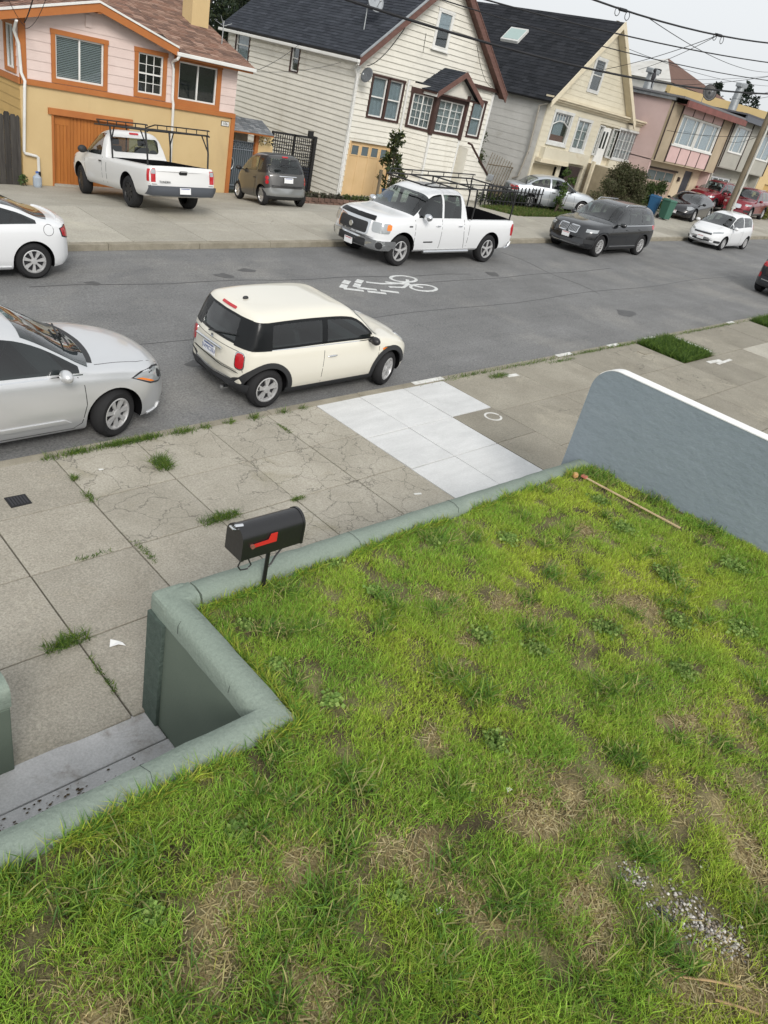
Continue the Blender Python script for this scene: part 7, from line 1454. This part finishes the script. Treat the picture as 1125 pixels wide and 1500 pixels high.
# longer darker clumps
TU = [(3.85, .74, .10, 260), (2.61, 2.97, .10, 190), (1.67, 1.18, .15, 300), (.83, 1.86, .14, 220), (2.25, 1.65, .13, 220), (3.37, 1.92, .12, 200), (3.43, 1.65, .12, 200), (2.85, .05, .12, 240), (3.45, -.3, .16, 260), (3.0, 3.3, .12, 200), (7.45, 3.2, .18, 260), (7.6, 2.6, .15, 160), (7.55, 1.9, .15, 150), (1.1, 1.9, .12, 180), (2.0, 2.05, .10, 120), (2.7, 1.25, .1, 140), (3.3, .35, .1, 160), (1.95, 1.35, .1, 140), (.6, 2.1, .15, 200), (2.45, .65, .12, 180), (4.3, 1.2, .12, 160), (5.2, 2.3, .12, 130), (1.25, .95, .12, 200), (.9, 1.2, .14, 220), (1.9, .6, .12, 200)]
for i in range(90): 
    q = (random.uniform(.4, 7.5), random.uniform(-1, 3.4)); TU.append((*q, random.uniform(.05, .12), random.randint(40, 110)))
px, py, hh = [], [], []
for a, b, s, m in TU:
    q = rng.normal(size=(m, 2))*s*.5; px.append(a+q[:, 0]); py.append(b+q[:, 1]); hh.append(np.full(m, .075+.035*(s/.12)))
x, y, h = np.concatenate(px), np.concatenate(py), np.concatenate(hh); k = in_lawn(x, y) & visible(x, y); x, y, h = x[k], y[k], h[k]
col = pal(len(x), [(.11, .225, .036), (.16, .29, .042), (.09, .18, .04), (.24, .35, .06), (.36, .34, .14)], var=.5)
g2 = blades('grass_tufts', np.stack([x, y, lawn_z(x, y)-.004], 1), h, .0075, col, GRASSM, lean=.7, hvar=.8, seg=4); tag(g2, 'longer darker grass clumps scattered through the lawn', 'grass', kind='stuff')
# fringe along the coping
x = np.concatenate([2.35+5.25*rng.random(5200), 2.285+.05*rng.random(1400), -.9+3.2*rng.random(5200)]); y = np.concatenate([3.40+.045*rng.random(5200), 2.2+1.2*rng.random(1400), 2.13+.05*rng.random(5200)])
m = vnoise(x, y, 5, 1)+.25*rng.random(len(x)) > .50; x, y = x[m], y[m]; g3 = blades('wall_fringe_grass', np.stack([x, y, lawn_z(x, y)-.005], 1), .095, .0062, pal(len(x), [lime*.9, grn, drk, olive], var=.5), GRASSM, lean=.7, hvar=.9); tag(g3, 'grass fringe growing against the green coping', 'grass', kind='stuff')
# dead straw lying in the worn patches
px, py = [], []
for a, b, s in DRY: q = rng.normal(size=(int(1900*s), 2))*s*.8; px.append(a+q[:, 0]); py.append(b+q[:, 1])
x, y = np.concatenate(px), np.concatenate(py); k = in_lawn(x, y); x, y = x[k], y[k]; n = len(x); a = rng.random(n)*6.28; L_ = .02+.07*rng.random(n); dx, dy = np.cos(a)*L_, np.sin(a)*L_; w = .0025
z0, z1 = lawn_z(x, y)+.003+.012*rng.random(n), lawn_z(x+dx, y+dy)+.003+.014*rng.random(n)
V = np.stack([np.stack([x-dy*w/L_, y+dx*w/L_, z0], 1), np.stack([x+dy*w/L_, y-dx*w/L_, z0], 1), np.stack([x+dx+dy*w/L_, y+dy-dx*w/L_, z1], 1), np.stack([x+dx-dy*w/L_, y+dy+dx*w/L_, z1], 1)], 1).reshape(-1, 3)
C_ = np.repeat(np.concatenate([pal(n, [(.44, .37, .19), (.33, .27, .13), (.50, .43, .25), (.24, .18, .09)], var=.5), np.ones((n, 1))], 1), 4, axis=0)
s_ = np_mesh('dead_straw', V, np.arange(n*4).reshape(-1, 4), C_, GRASSM); tag(s_, 'pale dead straw lying in worn lawn patches', 'straw', kind='stuff')
# clover and small broad leaves
cl = []
for a, b, r in ((3.57, 3.42, .12), (3.94, 2.08, .14), (4.93, 1.58, .16), (2.45, 2.65, .10), (5.6, 1.3, .18), (6.2, 1.7, .2), (1.0, 1.6, .10), (2.5, 3.1, .08), (6.6, 2.4, .18), (5.3, 2.9, .15), (4.6, 3.2, .12), (6.0, .9, .2), (7.0, 1.4, .2), (3.2, 1.35, .12), (2.55, 2.2, .1), (4.2, 1.75, .14), (1.55, 1.75, .10), (5.0, .95, .14), (3.6, 2.9, .12), (2.0, 1.0, .08), (6.9, 2.9, .15)): cl.append((a, b, float(lawn_z(a, b))+.04, r, r, .024, int(1900*r)))
cv = leaf_cloud('clover', None, cl, .027, [(.20, .31, .075), (.27, .37, .10), (.15, .25, .06)], GRASSM, aspect=.9, up=.1, shell=.1); tag(cv, 'low round leaved clover patches in the lawn', 'clover', kind='stuff')
# gravel patch
def stones(name, spots, cols, parent=None):
    Vs, Fs, Cs = [], [], []; base = 0; T = np.array([(1, 0, 0), (-1, 0, 0), (0, 1, 0), (0, -1, 0), (0, 0, 1), (0, 0, -1)], float); TF = np.array([(0, 2, 4), (2, 1, 4), (1, 3, 4), (3, 0, 4), (2, 0, 5), (1, 2, 5), (3, 1, 5), (0, 3, 5)])
    for a, b, r in spots:
        v = T*r*rng.uniform(.65, 1.25, (6, 3)); t = rng.random()*6.28; c_, s_ = math.cos(t), math.sin(t); v = np.stack([v[:, 0]*c_-v[:, 1]*s_, v[:, 0]*s_+v[:, 1]*c_, v[:, 2]*.7], 1)+np.array((a, b, float(lawn_z(a, b))+r*.35+.004)); Vs.append(v); Fs.append(TF+base); base += 6
        c = np.array(cols[rng.integers(len(cols))])*(.7+.6*rng.random()); Cs.append(np.tile(np.append(c, 1), (6, 1)))
    return np_mesh(name, np.concatenate(Vs), np.concatenate(Fs), np.concatenate(Cs), M('stone', (.4, .4, .4), attr='Col', rough=.85, bump=.2, bsc=80), parent)
sp = []
for a, b, s, m in ((3.17, -.05, .13, 420), (3.13, .30, .07, 90), (3.22, -.2, .08, 120), (3.05, .1, .07, 60), (3.55, .05, .05, 20)):
    for _ in range(m): sp.append((random.gauss(a, s*.55), random.gauss(b, s*.75), random.choice((.005, .006, .008, .010, .013))))
gv = stones('gravel', sp, [(.40, .38, .34), (.28, .26, .24), (.18, .165, .15), (.50, .48, .44), (.25, .21, .165)]); tag(gv, 'patch of small pale gravel in the worn lawn', 'gravel', kind='stuff')
for (a, b, r, lab) in ((3.62, .04, .020, 'single white stone above the gravel patch'), (3.5, .09, .017, 'pale pebble beside a white stone near the gravel'), (3.34, -.21, .021, 'round white stone at the edge of the gravel patch'), (3.1, .0, .022, 'largest cream stone within the gravel patch')):
    o = stones('stone', [(a, b, r)], [(.68, .66, .6)]); md = o.modifiers.new('s', 'SUBSURF'); md.levels = 2; md.render_levels = 2; tag(o, lab, 'stone')
zz = float(lawn_z(3.09, .08)); o = MB().box(3.05, 3.075, .03, .13, zz+.01, zz+.02).build('rubber_strip', PLAS, bevel=.002); o.rotation_euler = (0, 0, 0); tag(o, 'short black rubber strip beside the gravel patch', 'debris')
zz = float(lawn_z(3.2, -.48)); b = MB(); b.hexa([(3.14, -.50, zz), (3.30, -.56, zz), (3.33, -.47, zz), (3.17, -.41, zz), (3.15, -.50, zz+.05), (3.30, -.55, zz+.06), (3.32, -.48, zz+.055), (3.17, -.42, zz+.05)]); o = b.build('plaster_lump', M('white_plaster', (.75, .74, .71), rough=.8), bevel=.008); tag(o, 'broken white plaster block at the lawn edge', 'debris')
for (p, q, r, lab) in (((2.80, -.10), (3.03, -.34), .006, 'thin dry stalk lying below the gravel'), ((2.86, -.28), (2.97, -.45), .006, 'second dry stalk beside the plaster block'), ((1.66, 1.55), (1.62, 1.75), .004, 'short dry stalk standing in the lawn')):
    o = MB().tube([(p[0], p[1], float(lawn_z(*p))+.02), ((p[0]+q[0])/2, (p[1]+q[1])/2, float(lawn_z(*p))+.035), (q[0], q[1], float(lawn_z(*q))+.02)], r, 5).build('dry_stalk', M('dry_stem', (.36, .25, .13), rough=.9)); tag(o, lab, 'stalk')
for (a, b, lab) in ((2.98, 1.07, 'small white scrap in the lawn near dry grass'), (1.58, 2.13, 'small pale yellow scrap near the green coping'), (2.1, .82, 'small white scrap in the middle of the lawn')):
    z_ = float(lawn_z(a, b))+.03; o = MB().poly([(a-.02, b-.008, z_), (a+.015, b-.015, z_+.008), (a+.022, b+.01, z_), (a-.008, b+.014, z_+.01)]).build('scrap', WHITE if a > 2 else M('pale_scrap', (.5, .52, .2)), fix=False); md = o.modifiers.new('t', 'SOLIDIFY'); md.thickness = .003; tag(o, lab, 'litter')
# timber lath and ball by the blue wall
LATH = M('lath_wood', (.58, .45, .28), c2=(.46, .34, .20), sc=15, rough=.8, bump=.2); zz = lambda y: float(lawn_z(7.22, y))+.035
lt = thing('timber_lath', 'long pale timber lath with red tip lying by the blue wall', 'lath', (7.22, 2.8, 1.2))
MB().hexa([(7.213, 3.28, zz(3.28)), (7.237, 3.28, zz(3.28)), (7.222, 2.08, zz(2.08)), (7.198, 2.08, zz(2.08)), (7.213, 3.28, zz(3.28)+.012), (7.237, 3.28, zz(3.28)+.012), (7.222, 2.08, zz(2.08)+.012), (7.198, 2.08, zz(2.08)+.012)]).build('strip', LATH, lt)
MB().box(7.20, 7.25, 3.265, 3.33, zz(3.28)-.005, zz(3.28)+.022).build('tip', M('faded_red', (.48, .16, .12), rough=.7), lt, bevel=.004)
o = MB().ell((7.16, 3.38, float(lawn_z(7.16, 3.38))+.035), (.038, .038, .038), 14, 10).build('ball', M('orange_ball', (.58, .28, .10), c2=(.45, .30, .16), sc=30, rough=.8, bump=.4, bsc=70), smooth=60); tag(o, 'small orange ball in the lawn corner by the blue wall', 'ball')
# ================================================================ mailbox
mb = thing('mailbox', 'black arched metal mailbox with red flag on a post in the lawn', 'mailbox', (2.87, 3.42, 1.25)); BLK = M('satin_black', (.012, .012, .013), rough=.32, spec=.5, bump=.1, bsc=25, coat=.2)
bx0, bx1, by, zb_, r_ = 2.57, 3.10, 3.425, 1.685, .10
arch = [(by-r_, zb_), (by+r_, zb_)]+[(by+r_*math.cos(t), zb_+.145+r_*math.sin(t)) for t in [math.pi*i/18 for i in range(19)]]
MB().prism([(bx0, a, z) for a, z in arch], (bx1-bx0, 0, 0)).build('box', BLK, mb, 40)
for xa, xb in ((bx0-.012, bx0+.012), (bx1-.014, bx1+.006)): MB().prism([(xa, by+(a-by)*1.035, zb_+.09+(z-zb_-.09)*1.035) for a, z in arch], (xb-xa, 0, 0)).build('rim' if xa > 3 else 'door', BLK, mb, 40)
MB().tube([(bx0-.012, by-.02, zb_+.225), (bx0-.045, by-.02, zb_+.235), (bx0-.045, by+.02, zb_+.235), (bx0-.012, by+.02, zb_+.225)], .009, 6).build('latch', CHR, mb); MB().tube([(bx0+.03, by-.02, zb_+.248), (bx0-.03, by-.01, zb_+.25)], .012, 6).build('catch', CHR, mb)
RED = M('flag_red', (.50, .028, .022), rough=.45); yy = by-r_-.006
MB().prism([(2.630, yy, zb_+.098), (2.785, yy, zb_+.098), (2.845, yy, zb_+.098), (2.845, yy, zb_+.175), (2.790, yy, zb_+.175), (2.773, yy, zb_+.13), (2.630, yy, zb_+.125)], (0, -.006, 0)).build('flag', RED, mb); MB().lathe([(.017, -.012), (.017, .008)], (2.640, yy, zb_+.11), 'y', 14).build('pivot', M('dull_copper', (.30, .13, .10), rough=.5, metal=.4), mb, 40)
MB().tube([(2.875, 3.42, 1.150), (2.875, 3.42, 1.690)], .017, 10).build('post', BLK, mb, 40); MB().box(2.66, 3.02, by-.06, by+.06, zb_-.02, zb_-.001).build('mounting_plate', BLK, mb)
MB().tube([(2.680, 3.42, 1.680), (2.700, 3.42, 1.600), (2.730, 3.42, 1.540), (2.700, 3.42, 1.510), (2.640, 3.42, 1.520), (2.615, 3.42, 1.560), (2.630, 3.42, 1.600)], .006, 6).build('scroll_bracket', BLK, mb, 60)
MB().tube([(3.020, 3.42, 1.680), (3.000, 3.42, 1.610), (2.950, 3.42, 1.550), (2.920, 3.42, 1.490), (2.885, 3.42, 1.460)], .008, 6).build('scroll_bracket', BLK, mb, 60)
# ================================================================ weeds on the pavement, verge grass, litter
WCOL = [(.075, .14, .025), (.11, .19, .03), (.16, .22, .04), (.05, .10, .02)]
def weed(x, y, rx, ry, n, h, lab):
    q = np.clip(rng.normal(size=(n, 2)), -1.7, 1.7); xx = x+q[:, 0]*rx*.5; yy = y+q[:, 1]*ry*.5; P_ = np.stack([xx, yy, K*xx+.115+.008*(7.6-yy)], 1); o = blades('weed_tuft', P_, h, .006, pal(n, WCOL, var=.5), GRASSM, lean=.9, hvar=.8); tag(o, lab, 'weed', 'weeds in the pavement joints', 'stuff' if h < .065 else None)
weed(3.98, 6.93, .12, .17, 420, .10, 'bright weed tuft in the cracked slab joint'); weed(3.97, 5.62, .26, .07, 420, .08, 'weed tuft in the slab joint behind the mailbox'); weed(1.86, 4.60, .20, .07, 340, .09, 'weed tuft in the joint before the grey landing'); weed(2.95, 6.62, .05, .14, 110, .05, 'weed sprig where two old slab joints cross'); weed(2.97, 7.05, .05, .06, 70, .06, 'lone sprig in the joint near the drain'); weed(3.0, 5.45, .04, .25, 130, .04, 'low weeds along the joint before the mailbox wall'); weed(5.0, 5.56, .12, .03, 100, .05, 'weed sprig in the joint near the whitewashed slabs'); weed(2.55, 5.62, .2, .03, 80, .035, 'low moss weeds in the long joint'); weed(5.95, 7.15, .03, .16, 90, .04, 'weed sprig in the joint beside the cream car')
weed(1.95, 4.1, .03, .3, 130, .035, 'low weeds in the joint beside the landing'); weed(11.0, 7.35, .28, .08, 220, .08, 'weed patch by the kerb past the whitewashed slabs'); weed(13.2, 7.45, .5, .05, 160, .06, 'thin weeds along the kerb line')
x = np.concatenate([rng.normal(c, w_, m) for c, w_, m in ((2.9, .05, 60), (3.25, .10, 260), (3.78, .16, 520), (4.15, .08, 220), (4.62, .10, 200), (4.95, .05, 60), (5.35, .04, 60), (5.75, .06, 90), (6.25, .05, 60), (6.6, .04, 40), (10.5, .5, 240), (12.2, .6, 300), (14.6, .5, 260), (16, .5, 260), (19.5, .8, 300), (21.5, .7, 260))]); y = 7.585+.03*rng.normal(size=len(x))
o = blades('kerb_grass', np.stack([x, y, K*x+.112], 1), .075, .0065, pal(len(x), WCOL, var=.5), GRASSM, lean=.9, hvar=.9); tag(o, 'ragged grass growing along the near kerb joint', 'grass', kind='stuff')
for (x0, x1, lab) in ((16.55, 18.05, 'square of long green grass set in the pavement'), (23.25, 24.95, 'far strip of grass set in the pavement by the kerb')):
    n = 9000; x = x0+(x1-x0)*rng.random(n); y = 6.36+1.2*rng.random(n); o = blades('verge_grass', np.stack([x, y, sw_z(x, y)-.05], 1), .17, .012, pal(n, [(.06, .115, .022), (.09, .16, .03), (.13, .20, .035), (.045, .09, .02)], var=.5), GRASSM, lean=.8, hvar=.8); tag(o, lab, 'grass', kind='stuff')
b = MB(); z_ = sw_z(2.18, 4.4); b.poly([(2.13, 4.38, z_+.004), (2.20, 4.36, z_+.02), (2.22, 4.41, z_+.01), (2.17, 4.45, z_+.02)]).poly([(2.20, 4.36, z_+.02), (2.25, 4.33, z_+.006), (2.24, 4.37, z_+.016), (2.22, 4.41, z_+.01)]); o = b.build('crumpled_paper', M('white_paper', (.75, .75, .74), rough=.8), fix=False); md = o.modifiers.new('t', 'SOLIDIFY'); md.thickness = .002; tag(o, 'crumpled white paper scrap on the pavement by the green wall', 'litter')
z_ = sw_z(3.3, 7.1); o = MB().poly([(3.28, 7.10, z_+.006), (3.33, 7.09, z_+.012), (3.335, 7.12, z_+.006), (3.285, 7.13, z_+.01)]).build('leaf_scrap', WHITE, fix=False); md = o.modifiers.new('t', 'SOLIDIFY'); md.thickness = .002; tag(o, 'tiny white scrap on the cracked pavement', 'litter')
o = MB().hexa([(6.42, 4.98, sw_z(6.4, 5)+.002), (6.52, 4.95, sw_z(6.4, 5)+.002), (6.53, 4.98, sw_z(6.4, 5)+.002), (6.43, 5.01, sw_z(6.4, 5)+.002), (6.42, 4.98, sw_z(6.4, 5)+.008), (6.52, 4.95, sw_z(6.4, 5)+.008), (6.53, 4.98, sw_z(6.4, 5)+.008), (6.43, 5.01, sw_z(6.4, 5)+.008)]).build('paper_strip', WHITE); tag(o, 'white paper strip beside the whitewashed slabs', 'litter')
